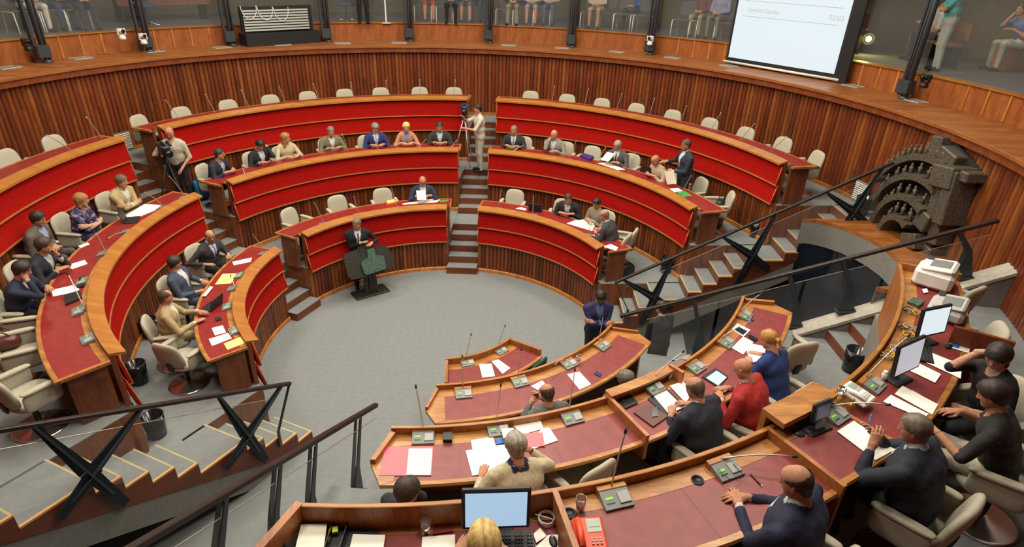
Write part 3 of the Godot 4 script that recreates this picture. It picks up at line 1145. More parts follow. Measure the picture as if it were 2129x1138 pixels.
		for g in [[3.6, 4.5], [4.55, 5.6], [5.65, 6.6], [6.65, 7.65]]:
			st = begin()
			plate(st, sided(e, [cp(g[0], cy.call(g[0]) + 0.06), cp(g[1], cy.call(g[1]) + 0.06), cp(g[1], t2.call(g[1]) - 0.2), cp(g[0], t2.call(g[0]) - 0.2)]), nc, 0.008)
			wpart(b2, "pane", st, M.glass)
		st = begin()
		tube(st, sided(e, [cp(3.5, t2.call(3.5) - 0.2), cp(7.7, t2.call(7.7) - 0.2)]), 0.005, -1, 5)
		wpart(b2, "wire", st, M.rod)
		# end of the passage: rounded timber shelf and the gallery stair wall
		var shelf := []
		for k in 13:
			var an := deg_to_rad(-90.0 + 15.0 * k)
			shelf.append(Vector3(6.6 + 0.9 * cos(an), 0, 0.38 + 1.3 * sin(an)))
		shelf.append(Vector3(6.7, 0, 1.75)); shelf.append(Vector3(8.1, 0, 2.0)); shelf.append(Vector3(8.36, 0, 0.5)); shelf.append(Vector3(8.28, 0, -1.05)); shelf.append(Vector3(6.62, 0, -0.92))
		st = begin()
		slab(st, sided(e, shelf), 2.50, 2.566)
		var sh := struct("trim_shelf", st, M.ledge, "orange timber shelf curving round the end of the stair well, " + there, "shelf")
		st = begin(true)
		var rim := shelf.slice(0, 13)
		for k in 12:
			var q := sided(e, [rim[k] + Vector3(0, 2.50, 0), rim[k + 1] + Vector3(0, 2.50, 0), rim[k + 1] + Vector3(0, 2.08, 0), rim[k] + Vector3(0, 2.08, 0)])
			quad(st, q[0], q[1], q[2], q[3])
		wpart(sh, "curved_fascia", st, M.plaster)
		st = begin(true)
		for k in 12:
			var q := sided(e, [rim[k] + Vector3(0.05, 2.08, 0), rim[k + 1] + Vector3(0.05, 2.08, 0), rim[k + 1] + Vector3(0.05, 0.0, 0), rim[k] + Vector3(0.05, 0.0, 0)])
			quad(st, q[0], q[1], q[2], q[3])
		wpart(sh, "curved_glazing", st, M.blue_glass)
		if e == 0:
			st = begin()
			slab(st, [cp(4.5, 0, -0.06), cp(7.6, 0, -0.06), sp(7.6, 0, -0.9), sp(4.9, 0, -0.9)], 0.0, 0.012)
			struct("floor", st, M.navy_carpet, "dark blue floor at the foot of the passage", "floor")
		# dark glazing at the far side of the passage
		var dg := thing("window_passage", ["dark glazed screen with blue daylight at the foot of the passage", "dark glazed screen under the tier stair"][e], "window")
		dg.set_meta("kind", "structure")
		for k in 3:
			var x0 := 4.0 + 1.15 * k
			var yt: float = [0.75, 0.78, 1.62][k]
			st = begin()
			plate(st, sided(e, [sp(x0, 0.0, -0.95), sp(x0 + 1.11, 0.0, -0.95), sp(x0 + 1.11, yt, -0.95), sp(x0, yt, -0.95)]), nx, 0.02)
			wpart(dg, "pane", st, M.blue_glass if e == 0 else M.pane)
			st = begin()
			plate(st, sided(e, [sp(x0 + 1.11, 0.0, -0.95), sp(x0 + 1.15, 0.0, -0.95), sp(x0 + 1.15, yt, -0.95), sp(x0 + 1.11, yt, -0.95)]), nx, 0.05)
			wpart(dg, "mullion", st, M.black)

func beam(st: SurfaceTool, pts: Array, w: float, h: float) -> void:
	# a straight bar of width w and height h between two points
	var d: Vector3 = (pts[1] - pts[0])
	var z := d.normalized()
	var x := Vector3.UP.cross(z).normalized()
	var y := z.cross(x)
	bx(st, Transform3D(Basis(x, y, z), (pts[0] + pts[1]) / 2.0), Vector3(w, h, d.length()), 0.008)

func strut(st: SurfaceTool, p: Array, n: Vector3) -> void:
	# cast steel strut: slender at the rail, broad at the crossing, tapering to its foot
	var w := [0.022, 0.075, 0.045]
	for s in [-1.0, 1.0]:
		for i in 2:
			var d: Vector3 = (p[i + 1] - p[i]).normalized()
			var x := n.cross(d).normalized()
			var a: Vector3 = p[i]
			var b: Vector3 = p[i + 1]
			plate(st, [a - x * w[i], a + x * w[i], b + x * w[i + 1], b - x * w[i + 1]], n, 0.022)
			plate(st, [a + n * 0.03 * s * (1.0 if i else 0.4) - x * 0.012, b + n * 0.035 * s * (0.5 if i else 1.0) - x * 0.012, b + n * 0.035 * s * (0.5 if i else 1.0) + x * 0.012, a + n * 0.03 * s * (1.0 if i else 0.4) + x * 0.012], n, 0.03)

# ---------------------------------------------------------------- chairs
var chair: Node3D

func build_chairs() -> void:
	# beige upholstered swivel armchair; faces +z
	chair = thing("armchair", "", "chair")
	chair.set_meta("kind_name", "armchair")
	var st := begin(true)
	pad(st, Transform3D(Basis(Vector3.RIGHT, -PI / 2), Vector3(0, 0.42, 0.03)), 0.54, 0.52, 0.11, 0.0, 3.2)
	part(chair, "seat", st, M.chair)
	st = begin(true)
	pad(st, Transform3D(Basis(Vector3.RIGHT, -0.20), Vector3(0, 0.66, -0.24)), 0.50, 0.46, 0.085, 0.45, 3.6, 28, 0.12)
	part(chair, "backrest", st, M.chair)
	for s in [-1.0, 1.0]:
		st = begin(true)
		pad(st, Transform3D(Basis(Vector3.UP, PI / 2) * Basis(Vector3.BACK, 0.0), Vector3(s * 0.275, 0.52, 0.02)), 0.40, 0.24, 0.05, 0.0, 5.0)
		var a := part(chair, "arm", st, M.chair)
		st = begin(true)
		pad(st, Transform3D(Basis(Vector3.RIGHT, -PI / 2 + 0.06), Vector3(s * 0.275, 0.64, 0.03)), 0.085, 0.42, 0.045, 0.0, 4.0)
		part(a, "arm_pad", st, M.chair)
	st = begin(true)
	tube(st, [Vector3(0, 0.05, 0), Vector3(0, 0.38, 0)], 0.03, 0.034, 10)
	part(chair, "column", st, M.black)
	st = begin()
	bx(st, Transform3D(Basis(Vector3.RIGHT, -0.15), Vector3(0, 0.46, -0.25)), Vector3(0.09, 0.16, 0.03), 0.01)
	part(chair, "back_bracket", st, M.black)
	st = begin(true)
	lathe(st, Transform3D(), [Vector2(0.0, 0.001), Vector2(0.29, 0.001), Vector2(0.292, 0.008), Vector2(0.26, 0.018), Vector2(0.10, 0.04), Vector2(0.04, 0.07), Vector2(0.0, 0.071)], 32)
	part(chair, "base_disc", st, M.chrome)
	remove_child(chair)
	# empty chairs: [px, py of the backrest's top middle, tier, turn added, label, group]
	var top3 := "empty beige swivel armchair at the top tier before the slat wall"
	for q in [[102, 282, 0], [6, 312, 0], [283, 240, 0.25], [376, 224, 0], [473, 209, 0], [560, 198, 0], [643, 194, 0], [720, 190, 0], [793, 186, 0], [873, 186, 0], [943, 186, 0], [1096, 197, 0], [1175, 200, 0], [1249, 207, 0], [1322, 217, 0], [1399, 230, 0], [1475, 247, 0], [1557, 265, 0], [1636, 286, 0], [1708, 315, -0.2]]:
		put_chair(at(q[0], q[1], 3 * STEP + 0.88), 3 * STEP, q[2], top3, "armchairs along the top tier")
	for q in [[1231, 306, 0, "beige armchair behind the purple folder on the second tier"], [1455, 372, -0.2, "beige armchair behind the standing speaker in navy"], [1511, 402, -0.5, "beige armchair with black bag at the second tier's end"]]:
		put_chair(at(q[0], q[1], 2 * STEP + 0.88), 2 * STEP, q[2], q[3], "spare armchairs of the second tier")
	for q in [[610, 440, 0.2, "empty beige armchair at the lowest desk's end by the aisle"], [702, 410, 0, "empty beige armchair in the middle of the lowest desk"], [797, 397, 0, "empty beige armchair behind the orange folder"], [1068, 399, 0, "empty beige armchair beside the white booklet by the aisle"], [1314, 480, -0.9, "empty beige armchair turned aside at the newspaper end"], [335, 718, 0.7, "empty beige armchair between two black waste bins"]]:
		put_chair(at(q[0], q[1], STEP + 0.88), STEP, q[2], q[3], "spare armchairs of the lowest tier")
	for q in [[22, 770, 0.35, "empty beige armchair at the far end of the second tier desk"], [20, 680, 0.1, "beige armchair with a brown leather bag on it"], [-20, 620, 0, "beige armchair beside the man in navy suit"], [14, 553, 0, "beige armchair behind the man with hand on mouth"]]:
		put_chair(at(q[0], q[1], 2 * STEP + 0.88), 2 * STEP, q[2], q[3], "spare armchairs of the second tier")
	for q in [[1680, 715, -0.7, "beige armchair seen from behind beside the blonde woman"]]:
		put_chair(at(q[0], q[1], 2 * STEP + 0.88), 2 * STEP, q[2], q[3], "spare armchairs of the dais")
	for q in [[2040, 600, -0.6, "beige armchair beside the printers under the slat wall"], [2095, 680, 0.2, "beige armchair behind the low timber partition"]]:
		put_chair(at(q[0], q[1], 3 * STEP + 0.88), 3 * STEP, q[2], q[3], "spare armchairs of the dais")
	for q in [[1250, 1000, 0.3, "beige armchair tucked under the dais desk beside the woman in cream"]]:
		put_chair(at(q[0], q[1], 2 * STEP + 0.7), 2 * STEP, q[2], q[3], "spare armchairs of the dais")

func put_chair(top: Vector3, floor_y: float, add: float, label: String, group: String) -> void:
	var t := face_to(top, Vector3.ZERO) + add
	var p := Vector3(top.x, floor_y, top.z) + Basis(Vector3.UP, t) * Vector3(0, 0, 0.29)
	if not ("dais" in group):                    # a tier's chair stands between its desk and the next tier
		var n := roundi(floor_y / STEP)
		p = pol(clampf(rad(p), ROW_R[n - 1] + 0.80, ROW_R[n - 1] + (1.10 if n < 3 else 1.25)), ang(p), floor_y)
	copy_of(chair, p, t, label, group)


# ---------------------------------------------------------------- figures: one skin over tapered bones, meshed as surface nets
class Field:
	var a := PackedVector3Array()
	var ab := PackedVector3Array()
	var l2 := PackedFloat32Array()
	var ra := PackedFloat32Array()
	var rb := PackedFloat32Array()
	var kk := PackedFloat32Array()
	var id := PackedInt32Array()
	var cell := 0.018
	var rough := 0.0
	var verts := PackedVector3Array()
	var norms := PackedVector3Array()
	var tris := PackedInt32Array()
	var ids := PackedInt32Array()

	func bone(p: Vector3, q: Vector3, r0: float, r1: float, what: int, k := 0.03) -> void:
		a.append(p)
		ab.append(q - p)
		l2.append(maxf((q - p).length_squared(), 1e-8))
		ra.append(r0)
		rb.append(r1)
		id.append(what)
		kk.append(k)

	func d1(i: int, p: Vector3) -> float:
		var v := p - a[i]
		var t := clampf(v.dot(ab[i]) / l2[i], 0.0, 1.0)
		return (v - ab[i] * t).length() - ra[i] - (rb[i] - ra[i]) * t

	func run() -> void:
		var n := a.size()
		var lo := Vector3(1e9, 1e9, 1e9)
		var hi := -lo
		for i in n:
			var r := maxf(ra[i], rb[i]) + 0.03
			for p in [a[i], a[i] + ab[i]]:
				lo = lo.min(p - Vector3(r, r, r))
				hi = hi.max(p + Vector3(r, r, r))
		var bs := 5
		var c := cell
		var nb := Vector3i(((hi - lo) / (c * bs)).ceil()) + Vector3i(1, 1, 1)
		var nx := nb.x * bs + 1
		var ny := nb.y * bs + 1
		var nz := nb.z * bs + 1
		var g := PackedFloat32Array()
		g.resize(nx * ny * nz)
		g.fill(1.0)
		var half := c * bs * 0.5
		var reach := half * 1.7321 + c
		var sy := nx
		var sz := nx * ny
		var active := []
		var lists := []
		var noise := FastNoiseLite.new()
		noise.frequency = 7.0
		noise.seed = 3
		for bz in nb.z:
			for by in nb.y:
				for b0 in nb.x:
					var mid := lo + Vector3(b0 + 0.5, by + 0.5, bz + 0.5) * (c * bs)
					var dm := 1e9
					var use := PackedInt32Array()
					for i in n:
						var d := d1(i, mid)
						if d < dm: dm = d
						if d < reach + 0.05: use.append(i)
					if dm > reach + 0.02: continue
					if dm < -reach:
						for z in bs:
							for y in bs:
								for x in bs:
									g[b0 * bs + x + (by * bs + y) * sy + (bz * bs + z) * sz] = -1.0
						continue
					active.append(Vector3i(b0 * bs, by * bs, bz * bs))
					lists.append(use)
					for z in bs:
						for y in bs:
							for x in bs:
								var p := lo + Vector3(b0 * bs + x, by * bs + y, bz * bs + z) * c
								var v := 1e9
								for i in use:
									var q := p - a[i]
									var t := clampf(q.dot(ab[i]) / l2[i], 0.0, 1.0)
									var d := (q - ab[i] * t).length() - ra[i] - (rb[i] - ra[i]) * t
									var k := kk[i]
									var h := k - absf(d - v)
									v = minf(d, v)
									if h > 0.0: v -= h * h / k * 0.25
								if rough > 0.0 and absf(v) < 0.05: v += noise.get_noise_3d(p.x, p.y * 0.7, p.z) * rough
								g[b0 * bs + x + (by * bs + y) * sy + (bz * bs + z) * sz] = v
		var vi := PackedInt32Array()
		vi.resize(nx * ny * nz)
		vi.fill(-1)
		var cells := PackedInt32Array()
		var off := PackedInt32Array([0, 1, sy, sy + 1, sz, sz + 1, sz + sy, sz + sy + 1])
		for ai in active.size():
			var o: Vector3i = active[ai]
			var use: PackedInt32Array = lists[ai]
			for z in bs:
				for y in bs:
					for x in bs:
						var gi := o.x + x + (o.y + y) * sy + (o.z + z) * sz
						if o.x + x >= nx - 1 or o.y + y >= ny - 1 or o.z + z >= nz - 1: continue
						var v0 := g[gi]
						var v1 := g[gi + 1]
						var v2 := g[gi + sy]
						var v3 := g[gi + sy + 1]
						var v4 := g[gi + sz]
						var v5 := g[gi + sz + 1]
						var v6 := g[gi + sz + sy]
						var v7 := g[gi + sz + sy + 1]
						var m := int(v0 < 0.0) + int(v1 < 0.0) + int(v2 < 0.0) + int(v3 < 0.0) + int(v4 < 0.0) + int(v5 < 0.0) + int(v6 < 0.0) + int(v7 < 0.0)
						if m == 0 or m == 8: continue
						var s := Vector3.ZERO
						var cnt := 0
						if (v0 < 0.0) != (v1 < 0.0): s += Vector3(v0 / (v0 - v1), 0, 0); cnt += 1
						if (v2 < 0.0) != (v3 < 0.0): s += Vector3(v2 / (v2 - v3), 1, 0); cnt += 1
						if (v4 < 0.0) != (v5 < 0.0): s += Vector3(v4 / (v4 - v5), 0, 1); cnt += 1
						if (v6 < 0.0) != (v7 < 0.0): s += Vector3(v6 / (v6 - v7), 1, 1); cnt += 1
						if (v0 < 0.0) != (v2 < 0.0): s += Vector3(0, v0 / (v0 - v2), 0); cnt += 1
						if (v1 < 0.0) != (v3 < 0.0): s += Vector3(1, v1 / (v1 - v3), 0); cnt += 1
						if (v4 < 0.0) != (v6 < 0.0): s += Vector3(0, v4 / (v4 - v6), 1); cnt += 1
						if (v5 < 0.0) != (v7 < 0.0): s += Vector3(1, v5 / (v5 - v7), 1); cnt += 1
						if (v0 < 0.0) != (v4 < 0.0): s += Vector3(0, 0, v0 / (v0 - v4)); cnt += 1
						if (v1 < 0.0) != (v5 < 0.0): s += Vector3(1, 0, v1 / (v1 - v5)); cnt += 1
						if (v2 < 0.0) != (v6 < 0.0): s += Vector3(0, 1, v2 / (v2 - v6)); cnt += 1
						if (v3 < 0.0) != (v7 < 0.0): s += Vector3(1, 1, v3 / (v3 - v7)); cnt += 1
						var p := lo + (Vector3(o.x + x, o.y + y, o.z + z) + s / cnt) * c
						vi[gi] = verts.size()
						cells.append(gi)
						verts.append(p)
						norms.append(Vector3((v1 + v3 + v5 + v7) - (v0 + v2 + v4 + v6), (v2 + v3 + v6 + v7) - (v0 + v1 + v4 + v5), (v4 + v5 + v6 + v7) - (v0 + v1 + v2 + v3)).normalized())
						var best := 1e9
						var who := 0
						for i in use:
							var d := d1(i, p)
							if d < best:
								best = d
								who = i
						ids.append(who)
		for gi in cells:
			for ax in 3:
				var da := 1 if ax == 0 else (sy if ax == 1 else sz)
				var db := sy if ax == 0 else (sz if ax == 1 else 1)
				var dc := sz if ax == 0 else (1 if ax == 1 else sy)
				var inside := g[gi] < 0.0
				if inside == (g[gi + da] < 0.0): continue
				if gi - db - dc < 0: continue
				var q0 := vi[gi]
				var q1 := vi[gi - db]
				var q2 := vi[gi - db - dc]
				var q3 := vi[gi - dc]
				if q1 < 0 or q2 < 0 or q3 < 0: continue
				if inside: tris.append_array(PackedInt32Array([q0, q2, q1, q0, q3, q2]))
				else: tris.append_array(PackedInt32Array([q0, q1, q2, q0, q2, q3]))

class Figure:
	var f: Field
	var spec: Dictionary
	var base: Vector3
	var turn: float
	var head: Transform3D       # in the figure's own axes
	var hands := []             # transforms in the figure's own axes
	var hip: Vector3
	var dir: Vector3

enum { SKIN, COAT, SHIRT, TROUSER, SHOE, LIP, EYEBALL, BROW }

var head_mesh: Field
var hand_open: Field
var hand_grip: Field
var hairs := {}
var figures: Array = []

func make_head() -> Field:
	var f := Field.new()
	f.cell = 0.0062
	f.bone(Vector3(0, 0.035, -0.028), Vector3(0, 0.030, 0.012), 0.079, 0.074, 0, 0.03)
	f.bone(Vector3(0, 0.06, -0.012), Vector3(0, 0.055, 0.02), 0.062, 0.056, 0, 0.03)
	f.bone(Vector3(-0.022, -0.03, 0.02), Vector3(0.022, -0.03, 0.02), 0.052, 0.052, 0, 0.04)
	f.bone(Vector3(-0.016, -0.075, 0.045), Vector3(0.016, -0.075, 0.045), 0.030, 0.030, 0, 0.03)
	f.bone(Vector3(-0.045, -0.05, -0.005), Vector3(-0.016, -0.085, 0.045), 0.020, 0.018, 0, 0.03)
	f.bone(Vector3(0.045, -0.05, -0.005), Vector3(0.016, -0.085, 0.045), 0.020, 0.018, 0, 0.03)
	f.bone(Vector3(0, 0.022, 0.078), Vector3(0, -0.026, 0.096), 0.009, 0.012, 0, 0.014)
	f.bone(Vector3(-0.010, -0.028, 0.082), Vector3(0.010, -0.028, 0.082), 0.010, 0.010, 0, 0.01)
	f.bone(Vector3(-0.042, 0.028, 0.060), Vector3(-0.014, 0.030, 0.072), 0.011, 0.011, 0, 0.012)
	f.bone(Vector3(0.042, 0.028, 0.060), Vector3(0.014, 0.030, 0.072), 0.011, 0.011, 0, 0.012)
	f.bone(Vector3(-0.035, -0.012, 0.052), Vector3(-0.034, -0.02, 0.05), 0.020, 0.018, 0, 0.02)
	f.bone(Vector3(0.035, -0.012, 0.052), Vector3(0.034, -0.02, 0.05), 0.020, 0.018, 0, 0.02)
	f.bone(Vector3(-0.018, -0.056, 0.069), Vector3(0.018, -0.056, 0.069), 0.009, 0.009, 1, 0.008)
	for s in [-1.0, 1.0]:
		f.bone(Vector3(s * 0.078, 0.018, -0.012), Vector3(s * 0.074, -0.026, -0.004), 0.013, 0.010, 0, 0.008)
		f.bone(Vector3(s * 0.031, 0.010, 0.062), Vector3(s * 0.031, 0.009, 0.063), 0.0125, 0.0125, 2, 0.004)
	f.bone(Vector3(0, -0.05, -0.025), Vector3(0, -0.15, -0.035), 0.054, 0.056, 0, 0.03)
	f.run()
	for i in f.verts.size():
		var p := f.verts[i]
		var w := SKIN
		if f.id[f.ids[i]] == 2: w = EYEBALL
		elif p.z > 0.064 and absf(p.y + 0.056) < 0.011 and absf(p.x) < 0.026: w = LIP
		elif p.z > 0.055 and absf(p.y - 0.034) < 0.007 and absf(p.x) > 0.012 and absf(p.x) < 0.05: w = BROW
		f.ids[i] = w
	return f

func make_hand(curl: float) -> Field:
	# wrist at the origin, fingers along +z, palm towards -y, thumb on +x
	var f := Field.new()
	f.cell = 0.0052
	var roots := [Vector3(0.030, 0, 0.088), Vector3(0.010, 0.003, 0.094), Vector3(-0.010, 0.002, 0.090), Vector3(-0.029, -0.003, 0.080)]
	var long := [0.070, 0.079, 0.073, 0.056]
	f.bone(Vector3(0, 0, -0.035), Vector3(0, 0, 0.012), 0.027, 0.026, 0, 0.02)
	for i in 4:
		f.bone(Vector3(roots[i].x * 0.55, 0, 0.008), roots[i], 0.0145, 0.0115, 0, 0.016)
		var p: Vector3 = roots[i]
		var b := curl * 0.6
		for j in 3:
			var len_: float = long[i] * [0.46, 0.30, 0.24][j]
			var q := p + Vector3(roots[i].x * 0.10, -sin(b) * len_, cos(b) * len_)
			f.bone(p, q, 0.0095 - 0.0008 * j, 0.0088 - 0.0008 * j, 0, 0.006)
			p = q
			b += curl
	f.bone(Vector3(0.020, -0.006, 0.015), Vector3(0.046, -0.014, 0.050), 0.0145, 0.0115, 0, 0.014)
	f.bone(Vector3(0.046, -0.014, 0.050), Vector3(0.052 - curl * 0.012, -0.020 - curl * 0.012, 0.082), 0.0108, 0.0098, 0, 0.006)
	f.bone(Vector3(0.052 - curl * 0.012, -0.020 - curl * 0.012, 0.082), Vector3(0.050 - curl * 0.028, -0.024 - curl * 0.020, 0.106), 0.0095, 0.0080, 0, 0.006)
	f.run()
	f.ids.fill(SKIN)
	return f

func make_hair(style: String) -> ArrayMesh:
	# a shell over the skull, cut along the hairline
	var f := Field.new()
	f.cell = 0.0075
	f.rough = 0.006
	var thick := {"short": 0.012, "crop": 0.007, "receding": 0.010, "fringe": 0.010, "curly": 0.022, "bob": 0.020, "long": 0.016, "tail": 0.012, "full": 0.020}
	var e: float = thick[style]
	if style == "curly": f.rough = 0.016
	f.bone(Vector3(0, 0.037, -0.030), Vector3(0, 0.034, 0.006), 0.079 + e, 0.074 + e, 0, 0.03)
	f.bone(Vector3(0, 0.062, -0.014), Vector3(0, 0.057, 0.014), 0.062 + e, 0.056 + e, 0, 0.03)
	if style in ["bob", "long"]:
		var drop := -0.10 if style == "bob" else -0.20
		for s in [-1.0, 1.0]:
			f.bone(Vector3(s * 0.060, 0.0, -0.025), Vector3(s * 0.066, drop, -0.02), 0.034, 0.030, 0, 0.03)
		f.bone(Vector3(0, 0.0, -0.06), Vector3(0, drop, -0.065), 0.050, 0.045, 0, 0.03)
	elif style == "tail":
		f.bone(Vector3(0, 0.02, -0.10), Vector3(0, 0.0, -0.135), 0.022, 0.026, 0, 0.01)
		f.bone(Vector3(0, 0.0, -0.135), Vector3(0, -0.11, -0.145), 0.028, 0.012, 0, 0.02)
	else:
		f.bone(Vector3(0, -0.01, -0.045), Vector3(0, -0.055, -0.050), 0.060 + e * 0.5, 0.050, 0, 0.03)
	f.run()
	var st := begin(true)
	var keep := PackedByteArray()
	keep.resize(f.verts.size())
	for i in f.verts.size():
		var p := f.verts[i]
		var line := 0.070 + (p.z - 0.07) * 0.2         # hairline height at the brow
		var ok := true
		if p.z > 0.028:
			if style == "receding": ok = p.y > 0.112 or (absf(p.x) > 0.062 and p.y > 0.05)
			elif style == "bob" or style == "long" or style == "curly": ok = p.y > 0.058 + absf(p.x) * 0.1 - maxf(0.0, absf(p.x) - 0.05) * 2.0
			else: ok = p.y > line - maxf(0.0, absf(p.x) - 0.055) * 1.5
		elif p.z > 0.0:
			var low := lerpf(0.0, 0.045, p.z / 0.028)
			ok = p.y > (low if not (style in ["bob", "long"]) else -1.0)
		elif not (style in ["bob", "long", "tail"]):
			ok = p.y > lerpf(-0.012, -0.075, clampf(-p.z / 0.06, 0.0, 1.0))
		else:
			ok = style != "tail" or p.y > -0.06 or p.z < -0.1
		if style == "fringe" and p.y > 0.062 - p.z * 0.25 and (p.z > -0.085 or p.y > 0.09): ok = false
		if style == "receding" and p.z > 0.0 and p.y < 0.135 and absf(p.x) < 0.05: ok = false
		keep[i] = 1 if ok else 0
	for k in range(0, f.tris.size(), 3):
		var i0 := f.tris[k]
		var i1 := f.tris[k + 1]
		var i2 := f.tris[k + 2]
		if keep[i0] + keep[i1] + keep[i2] < 2: continue
		for i in [i0, i1, i2]:
			st.set_normal(f.norms[i])
			st.add_vertex(f.verts[i])
	return st.commit()

func ik(sh: Vector3, hand: Vector3, la: float, lb: float, pole: Vector3) -> Array:
	# elbow and the wrist that can be reached
	var d := hand - sh
	var l := clampf(d.length(), 0.12, la + lb - 0.005)
	var n := d.normalized()
	var x := (la * la - lb * lb + l * l) / (2.0 * l)
	var h := sqrt(maxf(0.0, la * la - x * x))
	var p := (pole - n * pole.dot(n)).normalized()
	return [sh + n * x + p * h, sh + n * l]

func plan_figure(s: Dictionary) -> Figure:
	var g := Figure.new()
	g.spec = s
	var f := Field.new()
	g.f = f
	f.cell = s.get("cell", 0.020)
	f.rough = 0.009
	var stand: bool = s.get("stand", false)
	var w: float = s.get("slim", 1.0) * (1.12 if s.get("coat", true) and not s.has("slim") else 1.05) * s.get("wide", 1.0)
	var lean: float = s.get("lean", 0.1)
	var side: float = s.get("tilt", 0.0)
	var tier: int = s.get("tier", 0)                      # seated on a tier: 1 lowest, 2 second
	var hip := Vector3(0, 0.93 if stand else (0.50 if tier else 0.54), 0)
	if tier and not s.has("lean"): lean = 0.26
	var dir := Vector3(sin(side), cos(lean) * cos(side), sin(lean)).normalized()
	var fwd := Vector3(0, -sin(lean), cos(lean))
	g.hip = hip
	g.dir = dir
	var waist := hip + dir * 0.18
	var chest := hip + dir * 0.36
	var sh := hip + dir * 0.465
	var neck := hip + dir * 0.52
	f.bone(hip - Vector3(0.075 * w, 0, 0), hip + Vector3(0.075 * w, 0, 0), 0.118, 0.118, TROUSER if stand else COAT, 0.05)
	f.bone(waist - Vector3(0.065 * w, 0, 0), waist + Vector3(0.065 * w, 0, 0), 0.118 * w, 0.118 * w, COAT, 0.06)
	f.bone(chest - Vector3(0.085 * w, 0, 0), chest + Vector3(0.085 * w, 0, 0), 0.118 * w, 0.118 * w, COAT, 0.06)
	f.bone(hip + dir * 0.08, chest, 0.120 * w, 0.125 * w, COAT, 0.06)
	f.bone(sh - Vector3(0.140 * w, 0.012, 0), sh + Vector3(0.140 * w, -0.012, 0), 0.070, 0.070, COAT, 0.06)
	for sx in [-1.0, 1.0]:
		f.bone(sh + Vector3(sx * 0.11 * w, 0.015, -0.01), neck + Vector3(sx * 0.028, 0.005, -0.012), 0.058, 0.044, COAT, 0.05)
	f.bone(neck - dir * 0.02 + fwd * 0.012, neck + dir * 0.03, 0.058, 0.0565, SHIRT if s.get("coat", true) else SKIN, 0.01)
	if s.has("dots"): f.bone(neck - Vector3(0.02, 0.012, 0), neck + Vector3(0.02, -0.012, 0), 0.082, 0.082, SHIRT, 0.01)
	# head
	var hc: Vector3 = neck + dir * 0.155 + fwd * s.get("hf", 0.03)
	var hb: Basis = Basis(Vector3.UP, s.get("hy", 0.0)) * Basis(Vector3.RIGHT, s.get("hp", 0.1)) * Basis(Vector3.BACK, s.get("hr", 0.0))
	g.head = Transform3D(hb.scaled(Vector3.ONE * s.get("hs", 0.95)), hc)
	f.bone(neck + dir * 0.01, hc + hb * Vector3(0, -0.09, -0.02), 0.054, 0.052, SKIN, 0.02)
	# arms: +x is the figure's left
	for k in 2:
		var sx := 1.0 if k == 0 else -1.0
		var s0 := sh + Vector3(sx * 0.192 * w, -0.022, 0)
		var spec: Variant = s.get("l" if k == 0 else "r", null)
		var target := Vector3(sx * 0.14, 0.80, 0.36)
		if stand: target = Vector3(sx * 0.25, 0.78, 0.10)
		if spec is Vector3: target = spec
		elif spec is String:
			if spec == "chin": target = hc + Vector3(sx * 0.035, -0.15, 0.10)
			elif spec == "cheek": target = hc + Vector3(sx * 0.09, -0.10, 0.06)
			elif spec == "brow": target = hc + Vector3(sx * 0.10, -0.02, 0.07)
			elif spec == "crossed": target = sh + Vector3(-sx * 0.11, -0.22 - 0.035 * k, 0.175 + 0.03 * k) + Vector3(0, 0, sin(lean) * -0.1)
			elif spec == "lap": target = Vector3(sx * 0.06, 0.66, 0.26)
			elif spec == "rest": target = Vector3(sx * 0.27, 0.70, 0.22)
		var pole := Vector3(sx * 0.8, -0.8, -0.5)
		if spec is String and spec in ["chin", "cheek", "brow"]: pole = Vector3(sx * 0.35, -1.0, 0.25)
		if spec is String and spec == "crossed": pole = Vector3(sx * 1.0, -0.9, 0.25)
		var jt := ik(s0, target, 0.29, 0.255, s.get("pl" if k == 0 else "pr", pole))
		var bare: bool = s.get("bare", false)
		var big: float = s.get("wide", 1.0)
		f.bone(s0, jt[0], 0.060 * (0.9 if bare else 1.0) * big, 0.047 * big, COAT, 0.025)
		var mid: Vector3 = jt[0].lerp(jt[1], 0.84)
		f.bone(jt[0], mid, 0.047 * big if not bare else 0.040, 0.038 if not bare else 0.030, SKIN if bare else COAT, 0.008)
		f.bone(mid, jt[1], 0.031 if not bare else 0.028, 0.029 if not bare else 0.027, SKIN if bare else SHIRT, 0.004)
		# hand
		var z: Vector3 = (jt[1] - jt[0]).normalized()
		var hold: String = s.get("gl" if k == 0 else "gr", "open")
		if spec is String and spec in ["chin", "cheek", "brow"]:
			z = (z * 0.6 + (hc - jt[1]).normalized()).normalized()
			hold = "grip"
		elif not (spec is String and spec == "crossed") and jt[1].y < 0.9 and not stand:
			z = (z + Vector3(0, -z.y * 0.8, 0)).normalized()
		if spec is String and spec == "crossed": z = (z + Vector3(0, 0.1, -0.35)).normalized()
		var up := Vector3.UP
		if spec is String and spec == "crossed": up = Vector3(0, 0.35, 1.0)
		if spec is String and spec in ["chin", "cheek", "brow"]: up = Vector3(sx, 0.2, 0.5)
		if stand and not (spec is Vector3 or spec is String): up = Vector3(sx, 0, 0.3)
		if s.has("ul") and k == 0: up = s.ul
		if s.has("ur") and k == 1: up = s.ur
		var x := up.cross(z).normalized()
		var y := z.cross(x)
		# thumb lies on the inner side: -x for the left hand, +x for the right
		g.hands.append([Transform3D(Basis(x * (-sx), y, z), jt[1] + z * 0.012), hold, sx > 0.0])
